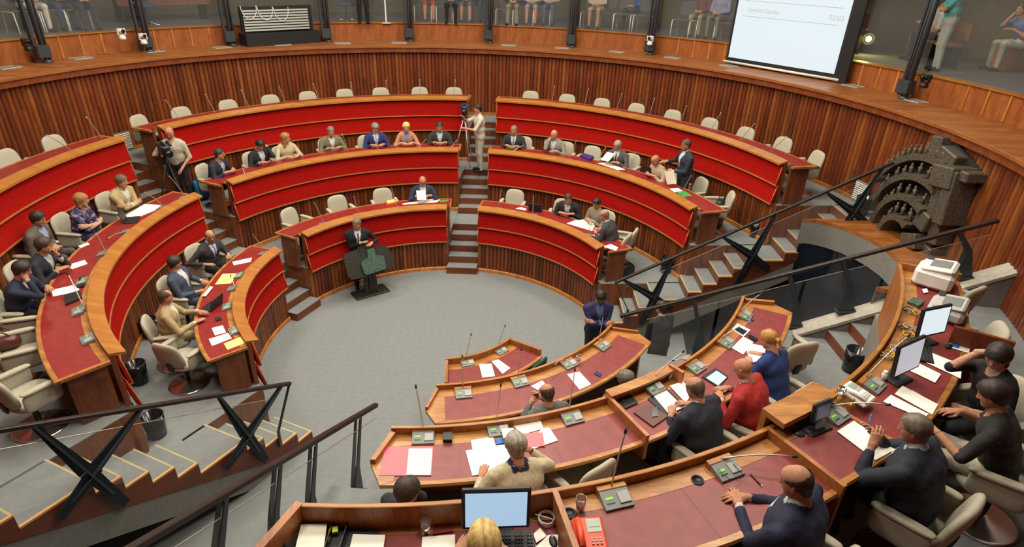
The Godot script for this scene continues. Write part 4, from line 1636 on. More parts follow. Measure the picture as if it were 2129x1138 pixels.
	# legs
	for k in 2:
		var sx := 1.0 if k == 0 else -1.0
		if stand:
			var st: float = s.get("stride", 0.0) * sx
			var hj := hip + Vector3(sx * 0.09, -0.04, 0)
			var kn := Vector3(sx * 0.10, 0.50, 0.02 + st * 0.5)
			var an := Vector3(sx * 0.11, 0.09, -0.02 + st)
			f.bone(hj, kn, 0.098, 0.066, TROUSER, 0.03)
			f.bone(kn, an, 0.064, 0.050, TROUSER, 0.02)
			f.bone(an + Vector3(0, -0.045, -0.02), an + Vector3(sx * 0.02, -0.052, 0.15), 0.044, 0.036, SHOE, 0.01)
		else:
			var kn: Vector3 = s.get("kl" if k == 0 else "kr", Vector3(sx * s.get("knee", 0.12), 0.52, 0.43))
			var an: Vector3 = s.get("al" if k == 0 else "ar", Vector3(kn.x + sx * 0.01, 0.09, kn.z - 0.02))
			var leg := SKIN if s.get("skirt", false) else TROUSER
			f.bone(hip + Vector3(sx * 0.085, -0.01, 0.02), kn, 0.092, 0.068, TROUSER, 0.03)
			f.bone(kn, an, 0.062, 0.046 if leg == TROUSER else 0.036, leg, 0.02)
			f.bone(an + Vector3(0, -0.045, -0.02), an + Vector3(sx * 0.02, -0.052, 0.15), 0.042, 0.034, SHOE, 0.01)
	# where it is: the head stands over the pixel given, at its own height above the floor
	g.turn = s.turn
	var hw := at(s.px[0], s.px[1], s.y + hc.y)
	if s.has("toward"): g.turn = face_to(hw, s.toward)
	if s.has("add"): g.turn += s.add
	var off := Basis(Vector3.UP, g.turn) * Vector3(hc.x, 0, hc.z)
	g.base = Vector3(hw.x - off.x, s.y, hw.z - off.z)
	if s.has("feet"):
		var fp := at(s.feet[0], s.feet[1], s.y + 0.06)
		if s.has("toward"): g.turn = face_to(fp, s.toward) + s.get("add", 0.0)
		g.base = Vector3(fp.x, s.y, fp.z) - Basis(Vector3.UP, g.turn) * Vector3(0, 0, 0.05 if stand else 0.45)
	elif s.has("atr"):
		g.base = pol(s.atr, ang(g.base), s.y)
	elif tier:
		var least: float = ROW_R[tier - 1] + 0.57 + 0.17
		if rad(g.base) < least: g.base = pol(least, ang(g.base), s.y)
	return g

func lin(c: Color) -> Color: return c.srgb_to_linear()

func skin_figure(g: Figure) -> Node3D:
	var s := g.spec
	var f := g.f
	var root := thing("person", s.label, "person", g.base, g.turn, s.get("group", ""))
	var coat := lin(s.get("c", rgb(36, 38, 46)))
	var shirt := lin(s.get("s", rgb(226, 228, 232)))
	var trouser := lin(s.get("t", rgb(34, 35, 42)))
	var skin := lin(s.get("skin", rgb(214, 152, 120)))
	var shoe := lin(s.get("shoe", rgb(28, 24, 24)))
	var hair := lin(s.get("h", rgb(60, 46, 36)))
	var tie := lin(s.get("tie", rgb(40, 40, 60)))
	var floral: bool = s.get("floral", false)
	var V := f.verts.duplicate()
	var N := f.norms.duplicate()
	var T := f.tris.duplicate()
	var C := PackedColorArray()
	C.resize(V.size())
	var fn := FastNoiseLite.new()
	fn.frequency = 14.0
	var lapel: bool = s.get("coat", true) and s.get("open", true)
	for i in V.size():
		var p := V[i]
		var w := f.id[f.ids[i]]
		var col := coat
		if w == SKIN: col = skin
		elif w == SHIRT:
			col = shirt
			var up := (p - g.hip).dot(g.dir)
			var back := (p - g.hip - g.dir * up).z
			if up > 0.40 and not s.has("dots") and not (up > 0.548 or back > 0.05): col = coat
		elif w == TROUSER: col = trouser
		elif w == SHOE: col = shoe
		elif lapel:
			var q := p - g.hip
			var v := q.dot(g.dir)
			var fz := q - g.dir * v
			if fz.z > 0.03 and v > 0.20 and v < (0.52 if s.has("tier") or s.has("stand") else 0.47) and absf(p.x - g.dir.x * v) < 0.066 * (v - 0.20) / 0.30:
				col = shirt
				if s.has("tie") and absf(p.x - g.dir.x * v) < 0.018: col = tie
		if floral and col == coat:
			var nv := fn.get_noise_3d(p.x, p.y, p.z)
			if nv > 0.18: col = lin(rgb(176, 150, 186))
			elif nv < -0.25: col = lin(rgb(70, 88, 150))
		if s.has("dots") and w == SHIRT and fn.get_noise_3d(p.x * 4.0, p.y * 4.0, p.z * 4.0) > 0.3: col = lin(rgb(200, 204, 220))
		C[i] = col
	var bits := [[head_mesh, g.head, false]]
	for hd in g.hands: bits.append([hand_grip if hd[1] == "grip" else hand_open, hd[0], hd[2]])
	for b in bits:
		var m: Field = b[0]
		var x: Transform3D = b[1]
		var flip: bool = x.basis.determinant() < 0.0
		var start := V.size()
		var nb := x.basis.inverse().transposed()
		for i in m.verts.size():
			V.append(x * m.verts[i])
			N.append((nb * m.norms[i]).normalized())
			var w := m.ids[i]
			var col := skin
			if w == LIP: col = Color(skin.r * 0.78, skin.g * 0.52, skin.b * 0.52)
			elif w == EYEBALL: col = lin(rgb(52, 42, 38))
			elif w == BROW: col = skin.lerp(hair, 0.65)
			elif b[0] == head_mesh and s.get("beard", 0.0) > 0.0:
				var q := m.verts[i]
				if q.y < -0.035 and q.z > 0.0 and not (absf(q.y + 0.056) < 0.012 and absf(q.x) < 0.026): col = skin.lerp(hair, s.beard)
			C.append(col)
		for k in range(0, m.tris.size(), 3):
			if flip: T.append_array(PackedInt32Array([m.tris[k] + start, m.tris[k + 2] + start, m.tris[k + 1] + start]))
			else: T.append_array(PackedInt32Array([m.tris[k] + start, m.tris[k + 1] + start, m.tris[k + 2] + start]))
	var arr := []
	arr.resize(Mesh.ARRAY_MAX)
	arr[Mesh.ARRAY_VERTEX] = V
	arr[Mesh.ARRAY_NORMAL] = N
	arr[Mesh.ARRAY_COLOR] = C
	arr[Mesh.ARRAY_INDEX] = T
	var mesh := ArrayMesh.new()
	mesh.add_surface_from_arrays(Mesh.PRIMITIVE_TRIANGLES, arr)
	part(root, "body", mesh, M.cloth)
	var style: String = s.get("hair", "short")
	if style != "bald":
		var o := part(root, "hair", hairs[style], hair_mat(s.get("h", rgb(60, 46, 36))))
		o.transform = g.head
	if s.has("glasses"):
		var o := part(root, "glasses", M.glasses_mesh, mat(s.glasses, 0.3))
		o.transform = g.head
	return root

var hair_mats := {}
func hair_mat(c: Color) -> StandardMaterial3D:
	if not hair_mats.has(c):
		var m := mat(c, 0.6, M.hair_tex, 6.0)
		m.uv1_world_triplanar = false
		hair_mats[c] = m
	return hair_mats[c]

func glasses_mesh() -> ArrayMesh:
	var st := begin(true)
	for s in [-1.0, 1.0]:
		var ring := []
		for k in 13:
			var a := TAU * k / 12.0
			ring.append(Vector3(s * 0.032 + 0.024 * cos(a), 0.010 + 0.017 * sin(a), 0.088 - absf(s * 0.032 + 0.024 * cos(a)) * 0.12))
		tube(st, ring, 0.0024, -1, 5, false)
		tube(st, [Vector3(s * 0.056, 0.014, 0.080), Vector3(s * 0.080, 0.012, 0.01)], 0.0022, -1, 5)
	tube(st, [Vector3(-0.008, 0.012, 0.090), Vector3(0.008, 0.012, 0.090)], 0.0022, -1, 5)
	return done(st)

func solve(i: int) -> void:
	figures[i].f.run()

func build_people() -> void:
	head_mesh = make_head()
	hand_open = make_hand(0.32)
	hand_grip = make_hand(1.0)
	M.hair_tex = wood_image(71, false, 1.6)
	for s in ["short", "crop", "receding", "fringe", "curly", "bob", "long", "tail", "full"]:
		hairs[s] = make_hair(s)
	M.glasses_mesh = glasses_mesh()
	for s in people_list(): figures.append(plan_figure(s))
	var job := WorkerThreadPool.add_group_task(solve, figures.size())
	WorkerThreadPool.wait_for_group_task_completion(job)
	for g in figures:
		skin_figure(g)
		if g.spec.get("stand", false) or g.spec.has("gallery"): continue
		copy_of(chair, g.base + Basis(Vector3.UP, g.turn) * Vector3(g.spec.get("cs", 0.0), 0, -0.03), g.turn, "beige armchair under the " + " ".join(str(g.spec.label).get_slice(",", 0).split(" ").slice(0, 11)), "armchairs with someone in them")

func people_list() -> Array:
	var y1 := STEP
	var y2 := 2.0 * STEP
	var y3 := 3.0 * STEP
	var o := Vector3.ZERO
	var navy := rgb(34, 40, 62)
	var dark := rgb(40, 42, 48)
	var grey_hair := rgb(150, 146, 138)
	var brown := rgb(66, 46, 34)
	var black := rgb(30, 26, 26)
	var pale := rgb(226, 172, 146)
	var L := []
	# second tier, middle section
	L.append({label = "man in dark suit and glasses beside a beige chair, above the blue rucksack", px = [464, 323], y = y2, toward = o, add = 0.35, turn = 0, tier = 2, lean = 0.28, hy = 0.45, hair = "crop", h = rgb(50, 44, 40), c = rgb(42, 46, 62), s = rgb(180, 182, 214), glasses = rgb(60, 50, 50)})
	L.append({label = "black-haired man in dark suit leaning his bowed head on one hand", px = [551, 306], y = y2, toward = o, turn = 0, tier = 2, lean = 0.3, hp = 0.55, hr = -0.2, l = "brow", hair = "full", h = black, c = rgb(38, 42, 48)})
	L.append({label = "woman with long blond hair in a cream jacket turning sideways", px = [615, 297], y = y2, toward = o, turn = 0, tier = 2, slim = 0.88, lean = 0.15, hy = 1.0, hair = "long", h = rgb(176, 128, 72), c = rgb(226, 208, 170), s = rgb(210, 180, 150), open = false, skin = pale})
	L.append({label = "grey-haired man in olive jacket and white shirt at the second tier", px = [688, 274], y = y2, toward = o, turn = 0, tier = 2, hair = "short", h = rgb(140, 130, 116), c = rgb(138, 130, 98), s = rgb(232, 230, 222)})
	L.append({label = "grey-haired man in bright blue suit looking down at the desk", px = [788, 277], y = y2, toward = o, turn = 0, tier = 2, lean = 0.2, hp = 0.4, hair = "full", h = grey_hair, c = rgb(40, 56, 120), s = rgb(200, 212, 236), cs = -0.17})
	L.append({label = "woman with cropped platinum hair behind a silver laptop", px = [846, 269], y = y2, toward = o, turn = 0, tier = 2, slim = 0.85, hair = "full", h = rgb(246, 222, 130), c = rgb(226, 160, 128), s = rgb(126, 160, 208), bare = true, hp = 0.2, skin = pale})
	L.append({label = "dark-haired man in olive-black jacket behind a black laptop", px = [914, 270], y = y2, toward = o, turn = 0, tier = 2, hp = 0.2, hair = "short", h = rgb(56, 48, 42), c = rgb(60, 58, 44), s = rgb(206, 214, 234)})
	# second tier, end section below the relief
	L.append({label = "grey-templed man in dark suit and grey tie next to the central aisle", px = [1064, 276], y = y2, toward = o, turn = 0, tier = 2, hp = 0.15, hair = "crop", h = rgb(150, 130, 112), c = rgb(50, 52, 58), tie = rgb(120, 126, 150), cs = 0.17})
	L.append({label = "bald man in light grey jacket holding a hand to his cheek", px = [1147, 284], y = y2, toward = o, turn = 0, tier = 2, lean = 0.25, hp = 0.3, r = "cheek", hair = "fringe", h = rgb(190, 180, 170), c = rgb(158, 152, 140), skin = rgb(224, 160, 130), cs = 0.17})
	L.append({label = "grey-haired man in grey suit with dark red tie reading a sheet", px = [1284, 303], y = y2, toward = o, turn = 0, tier = 2, hp = 0.5, hair = "short", h = rgb(170, 160, 150), c = rgb(92, 92, 94), s = rgb(232, 232, 232), tie = rgb(96, 34, 40), r = Vector3(-0.18, 0.86, 0.36), cs = 0.17})
	L.append({label = "fair-haired man in beige jacket bent over a black laptop", px = [1348, 338], y = y2, toward = o, turn = 0, tier = 2, add = -0.25, lean = 0.42, hp = 0.5, hair = "crop", h = rgb(190, 132, 92), c = rgb(208, 186, 156), s = rgb(220, 210, 200), open = false, cs = 0.17})
	L.append({label = "standing man in navy suit speaking with a sheet of paper in hand", px = [1426, 302], y = y2, toward = o, turn = 0, add = -0.35, stand = true, lean = 0.08, hp = 0.1, hair = "short", h = rgb(90, 66, 48), beard = 0.4, c = rgb(46, 54, 74), s = rgb(226, 228, 236), t = rgb(40, 46, 62), glasses = rgb(50, 40, 40), r = Vector3(-0.34, 1.16, 0.30), l = Vector3(0.06, 1.06, 0.30), ul = Vector3(1, 0.3, 0.2), gl = "grip", cell = 0.016})
	# lowest tier
	L.append({label = "bald man in blue blazer reading among papers at the lowest desk", px = [880, 383], y = y1, toward = o, turn = 0, tier = 1, lean = 0.22, hp = 0.55, hair = "bald", h = rgb(150, 120, 100), c = rgb(48, 56, 84), s = rgb(232, 232, 236), l = Vector3(0.16, 0.86, 0.34), r = Vector3(-0.16, 0.86, 0.34), gl = "grip", gr = "grip"})
	L.append({label = "dark-haired man in black suit leaning toward the spread newspapers", px = [1181, 414], y = y1, toward = o, turn = 0, tier = 1, add = 0.45, lean = 0.40, hy = 0.2, hp = 0.3, hair = "short", h = rgb(70, 48, 34), c = rgb(34, 36, 44), s = rgb(206, 210, 226), cs = -0.16})
	L.append({label = "man with glasses in grey-beige shirt reading newspapers", px = [1240, 424], y = y1, toward = o, turn = 0, tier = 1, add = 0.0, lean = 0.2, hp = 0.4, hair = "short", h = black, coat = false, c = rgb(150, 144, 126), glasses = rgb(40, 36, 36), r = Vector3(-0.08, 0.82, 0.30), l = Vector3(0.08, 0.82, 0.32)})
	L.append({label = "bald man in charcoal suit seen from behind, bent over newspapers", px = [1256, 449], y = y1, turn = -2.1, lean = 0.38, hp = 0.35, hair = "fringe", h = rgb(150, 110, 90), c = rgb(64, 66, 70), skin = rgb(214, 150, 120)})
	# second tier, other end section
	L.append({label = "brown-haired man in beige suit sitting with folded arms", px = [254, 378], y = y2, toward = o, turn = 0, tier = 2, add = 0.0, hy = 0.15, l = "crossed", r = "crossed", hair = "full", h = rgb(110, 92, 74), c = rgb(206, 184, 134), s = rgb(238, 232, 220), t = rgb(190, 168, 124), cell = 0.016})
	L.append({label = "woman with blond curls in a violet flowered dress, arms folded", px = [170, 417], y = y2, toward = o, turn = 0, tier = 2, slim = 0.88, hy = 0.25, l = "crossed", r = "crossed", hair = "bob", h = rgb(176, 128, 78), c = rgb(58, 52, 92), coat = false, bare = true, floral = true, t = rgb(70, 66, 104), skin = pale, cell = 0.016})
	L.append({label = "dark-haired man in taupe jacket over a pale blue shirt", px = [80, 456], y = y2, toward = o, turn = 0, tier = 2, hp = 0.25, l = "lap", r = "lap", hair = "full", h = rgb(44, 34, 28), c = rgb(116, 104, 92), s = rgb(168, 184, 222), t = rgb(90, 84, 78), cell = 0.016})
	L.append({label = "brown-haired man in dark suit with a hand over his mouth", px = [92, 511], y = y2, toward = o, turn = 0, tier = 2, add = -0.15, lean = 0.3, l = "chin", hy = 0.2, hp = 0.2, hair = "full", h = rgb(72, 54, 42), c = rgb(40, 46, 56), cell = 0.016})
	L.append({label = "dark-haired man in navy suit resting his cheek on his hand", px = [47, 562], y = y2, toward = o, turn = 0, tier = 2, add = -0.25, lean = 0.3, r = "cheek", hp = 0.35, hy = 0.2, hair = "full", h = rgb(48, 38, 34), c = rgb(40, 48, 76), cell = 0.016})
	# lowest tier, same end section
	L.append({label = "balding bearded man with glasses in charcoal suit and blue tie", px = [437, 492], y = y1, toward = o, turn = 0, tier = 1, add = -0.2, hy = -0.5, hair = "fringe", h = rgb(80, 62, 50), beard = 0.5, c = rgb(62, 60, 62), s = rgb(216, 222, 240), tie = rgb(90, 120, 170), glasses = rgb(30, 30, 30), l = Vector3(0.10, 0.78, 0.44), r = "rest", cell = 0.016})
	L.append({label = "dark-haired man in blue-grey suit and white shirt turning his head away", px = [364, 547], y = y1, toward = o, turn = 0, tier = 1, add = -0.1, hy = 0.7, lean = -0.05, hair = "full", h = rgb(52, 42, 38), c = rgb(78, 90, 114), s = rgb(238, 238, 240), t = rgb(70, 76, 92), l = "rest", r = "lap", cell = 0.016})
	L.append({label = "balding man in beige suit with one hand on the leather desk", px = [345, 618], y = y1, toward = o, turn = 0, tier = 1, add = 0.0, hy = 0.1, lean = 0.05, hair = "receding", h = rgb(80, 62, 50), c = rgb(200, 176, 130), s = rgb(240, 234, 222), t = rgb(184, 160, 118), l = Vector3(0.12, 0.78, 0.42), r = Vector3(-0.18, 0.76, 0.38), cell = 0.016})
	# standing in the room
	L.append({label = "bald cameraman in grey shirt steadying a black video camera", px = [352, 277], y = y2, turn = 0.15, stand = true, lean = 0.06, hp = 0.35, hair = "bald", h = rgb(160, 120, 100), coat = false, bare = true, c = rgb(206, 200, 178), s = rgb(206, 200, 178), t = rgb(34, 36, 46), r = Vector3(-0.30, 1.22, 0.26), l = Vector3(0.16, 0.93, 0.20), cell = 0.016})
	L.append({label = "cameraman in white shirt and trousers filming on the aisle steps", px = [993, 227], y = y2, turn = -1.25, stand = true, lean = 0.05, hy = -0.1, hair = "short", h = black, coat = false, bare = true, c = rgb(222, 214, 196), s = rgb(222, 214, 196), t = rgb(204, 196, 176), r = Vector3(-0.05, 1.40, 0.42), l = Vector3(0.10, 1.16, 0.40), gl = "grip"})
	L.append({label = "attendant in black suit with folded arms standing at the bronze lectern", px = [741, 466], y = 0.0, atr = 3.1, turn = 0.35, stand = true, lean = 0.12, hy = -0.75, hair = "short", h = rgb(128, 116, 104), c = rgb(28, 30, 38), s = rgb(226, 228, 232), tie = rgb(40, 40, 44), t = rgb(24, 25, 30), glasses = rgb(90, 60, 50), r = Vector3(0.04, 1.20, 0.22), l = Vector3(0.26, 1.18, 0.24), cell = 0.016})
	L.append({label = "young man in blue jacket standing with folded arms, head bowed", px = [1248, 618], y = 0.0, turn = 0.15, stand = true, lean = 0.06, hp = 0.65, hair = "full", h = black, c = rgb(44, 46, 96), s = rgb(90, 110, 150), t = rgb(30, 34, 56), l = "crossed", r = "crossed", cell = 0.016})
	L.append({label = "man in black suit walking out behind the glass balustrade", px = [1374, 640], y = 0.0, turn = -2.6, stand = true, stride = 0.12, hy = 0.2, hair = "short", h = rgb(54, 42, 38), c = rgb(34, 36, 46), t = rgb(28, 30, 38)})
	# presidency, lower desks
	L.append({label = "man with a bald crown in grey pullover holding a phone", px = [1137, 818], y = y1, toward = o, turn = 0, lean = 0.15, hp = 0.35, hair = "fringe", h = rgb(84, 66, 52), coat = false, c = rgb(112, 112, 112), s = rgb(112, 112, 112), t = rgb(50, 52, 58), l = Vector3(0.10, 0.92, 0.34), r = Vector3(-0.08, 0.92, 0.36), gl = "grip", cell = 0.016, wide = 1.1})
	L.append({label = "curly grey-haired person bending behind the raised podium desk", px = [1300, 789], y = y1, toward = o, turn = 0, add = 0.5, lean = 0.3, hp = 0.3, hair = "curly", h = rgb(120, 114, 106), c = rgb(44, 42, 44), l = Vector3(0.2, 0.8, 0.3)})
	L.append({label = "grey-haired woman in cream cardigan and dotted navy scarf", px = [1072, 928], y = y2, toward = o, turn = 0, add = 0.1, slim = 0.95, lean = 0.25, hp = 0.45, hair = "curly", h = rgb(172, 166, 156), coat = true, open = false, c = rgb(226, 212, 176), s = rgb(34, 40, 70), dots = true, t = rgb(40, 44, 62), r = Vector3(-0.20, 0.95, 0.34), gr = "grip", l = Vector3(0.28, 0.80, 0.30), cell = 0.013, wide = 1.15})
	L.append({label = "brown-haired man in black suit below the clerk desk, hand at his face", px = [848, 1022], y = y2, turn = 2.4, lean = 0.1, hp = 0.15, hair = "full", h = rgb(62, 52, 44), c = rgb(40, 40, 44), s = rgb(190, 196, 226), l = "cheek", cell = 0.014})
	L.append({label = "balding grey man in dark blue suit writing at the raised podium", px = [1444, 808], y = y2, toward = o, turn = 0, add = 0.05, lean = 0.35, hp = 0.45, hair = "fringe", h = rgb(110, 100, 92), c = rgb(34, 42, 60), l = Vector3(0.16, 0.82, 0.36), r = Vector3(-0.16, 0.82, 0.36), cell = 0.013, wide = 1.16})
	L.append({label = "bald man in red jacket and blue-rimmed glasses reading a tablet", px = [1545, 768], y = y2, toward = o, turn = 0, add = 0.15, lean = 0.35, hp = 0.5, hair = "bald", h = rgb(160, 120, 100), c = rgb(186, 40, 42), s = rgb(206, 214, 226), t = rgb(60, 60, 70), glasses = rgb(40, 70, 190), l = Vector3(0.20, 0.82, 0.34), r = Vector3(-0.05, 0.82, 0.38), cell = 0.013, wide = 1.14})
	L.append({label = "blonde woman with ponytail in blue jacket writing on papers", px = [1598, 707], y = y2, toward = o, turn = 0, add = -0.25, slim = 0.9, lean = 0.35, hp = 0.45, hair = "tail", h = rgb(196, 148, 78), c = rgb(34, 66, 134), s = rgb(34, 66, 134), open = false, t = rgb(206, 190, 160), skin = pale, l = Vector3(0.10, 0.80, 0.36), r = Vector3(-0.20, 0.80, 0.40), cell = 0.014, wide = 1.08})
	# presidency, top row
	L.append({label = "blonde clerk seen from above in front of the wide monitor", px = [1006, 1128], y = y3, toward = o, turn = 0, slim = 0.88, hair = "bob", h = rgb(232, 200, 130), c = rgb(190, 176, 160), cell = 0.014})
	L.append({label = "balding man in navy suit with clasped hands at the top-row desk", px = [1654, 1003], y = y3, toward = o, turn = 0, add = 0.35, lean = 0.15, hy = 0.15, hp = 0.3, hair = "fringe", h = rgb(70, 56, 46), c = rgb(34, 42, 72), l = Vector3(0.05, 0.80, 0.40), r = Vector3(-0.06, 0.80, 0.40), cell = 0.013, wide = 1.18})
	L.append({label = "grey-haired presiding man in dark suit with fingers at his face", px = [1900, 893], y = y3, toward = o, turn = 0, add = 0.1, lean = 0.25, hy = 0.25, hp = 0.2, hair = "short", h = rgb(122, 112, 104), c = rgb(36, 44, 60), l = Vector3(0.16, 0.98, 0.36), r = Vector3(-0.02, 0.98, 0.42), ul = Vector3(0.4, 0.6, -0.4), cell = 0.013, wide = 1.18})
	L.append({label = "dark-haired woman in black lace top reaching across the desk papers", px = [2062, 822], y = y3, toward = o, turn = 0, add = 0.15, slim = 0.9, lean = 0.35, hp = 0.4, hair = "full", h = rgb(48, 36, 34), coat = false, bare = true, c = rgb(40, 36, 34), t = rgb(206, 196, 174), l = Vector3(0.22, 0.80, 0.50), r = Vector3(-0.20, 0.80, 0.38), cell = 0.013, wide = 1.12})
	L.append({label = "dark-haired woman in black top with her hand raised to her forehead", px = [2074, 742], y = y3, turn = -1.45, slim = 0.88, lean = 0.2, hy = 0.5, hp = 0.5, hair = "bob", h = rgb(46, 34, 32), coat = false, bare = true, c = rgb(30, 28, 30), t = rgb(34, 34, 40), r = "brow", l = "lap", skin = pale, cell = 0.014})
	# visitors behind the gallery glazing
	var gy := 4.9
	for v in [
		["visitor in white trousers on a gallery seat", [96, 62], rgb(214, 206, 190), rgb(232, 226, 206), 0.1],
		["visitor in blue jeans next to the white trousers", [148, 58], rgb(210, 200, 180), rgb(48, 70, 110), 0.0],
		["visitor in dark jeans beside the steel column", [194, 60], rgb(90, 96, 110), rgb(40, 48, 70), -0.2],
		["visitor in a red skirt behind the gallery glass", [893, 42], rgb(190, 180, 170), rgb(186, 30, 30), 0.1],
		["visitor in teal top and dark trousers behind the glass", [938, 46], rgb(60, 140, 160), rgb(34, 34, 38), 0.0],
		["visitor in grey trousers beside the red skirt's neighbour", [968, 44], rgb(180, 176, 170), rgb(86, 96, 116), 0.0],
		["visitor in blue trousers next to a gallery column", [990, 42], rgb(120, 130, 150), rgb(52, 76, 116), 0.0],
		["visitor in dark top and khaki trousers", [1064, 50], rgb(50, 44, 52), rgb(150, 142, 112), 0.0],
		["visitor in a patterned skirt with bare legs", [1103, 50], rgb(190, 190, 196), rgb(150, 160, 178), 0.1],
		["visitor in stonewashed jeans in the gallery", [1138, 50], rgb(206, 196, 176), rgb(72, 100, 130), 0.0],
		["visitor in beige shorts with bare legs", [1232, 56], rgb(216, 200, 180), rgb(190, 170, 130), 0.0],
		["visitor in bright blue shirt and black trousers", [1302, 58], rgb(40, 100, 210), rgb(36, 40, 40), -0.2],
		["visitor in khaki trousers with crossed ankles", [1440, 74], rgb(120, 60, 70), rgb(170, 158, 122), 0.1],
		["visitor in grey-green trousers beside the projection screen", [1476, 78], rgb(150, 160, 190), rgb(128, 126, 104), 0.0]]:
		L.append({label = v[0], feet = v[1], px = [0, 600], y = gy, toward = o, turn = 0, add = v[4], c = v[2], t = v[3], coat = false, gallery = true, skirt = "skirt" in v[0] or "shorts" in v[0], cell = 0.026, h = [brown, black, grey_hair][L.size() % 3], l = "lap", r = "lap", group = "visitors in the gallery"})
	L.append({label = "visitor in turquoise shirt and pale trousers standing at the gallery edge", feet = [1938, 140], px = [0, 600], y = gy, turn = -1.9, stand = true, c = rgb(90, 190, 190), t = rgb(176, 180, 168), coat = false, bare = true, gallery = true, l = "crossed", r = "crossed", cell = 0.022, group = "visitors in the gallery"})
	L.append({label = "visitor in black trousers standing in the control room", feet = [757, 45], px = [0, 600], y = gy, toward = o, turn = 0, stand = true, c = rgb(60, 60, 64), t = rgb(26, 26, 30), gallery = true, cell = 0.026, group = "visitors in the gallery"})
	L.append({label = "dark-haired visitor in white shirt on the far bench", feet = [1888, 120], px = [0, 600], y = gy, turn = -1.6, lean = 0.3, c = rgb(206, 206, 210), t = rgb(40, 40, 44), coat = false, bare = true, gallery = true, cell = 0.026, h = black, group = "visitors in the gallery"})
	L.append({label = "visitor in blue shirt and white trousers on the bench by the timber cubes", feet = [2058, 140], px = [0, 600], y = gy, turn = -1.6, lean = 0.35, c = rgb(110, 130, 180), t = rgb(220, 216, 204), coat = false, bare = true, r = "cheek", gallery = true, cell = 0.024, h = black, group = "visitors in the gallery"})
	return L

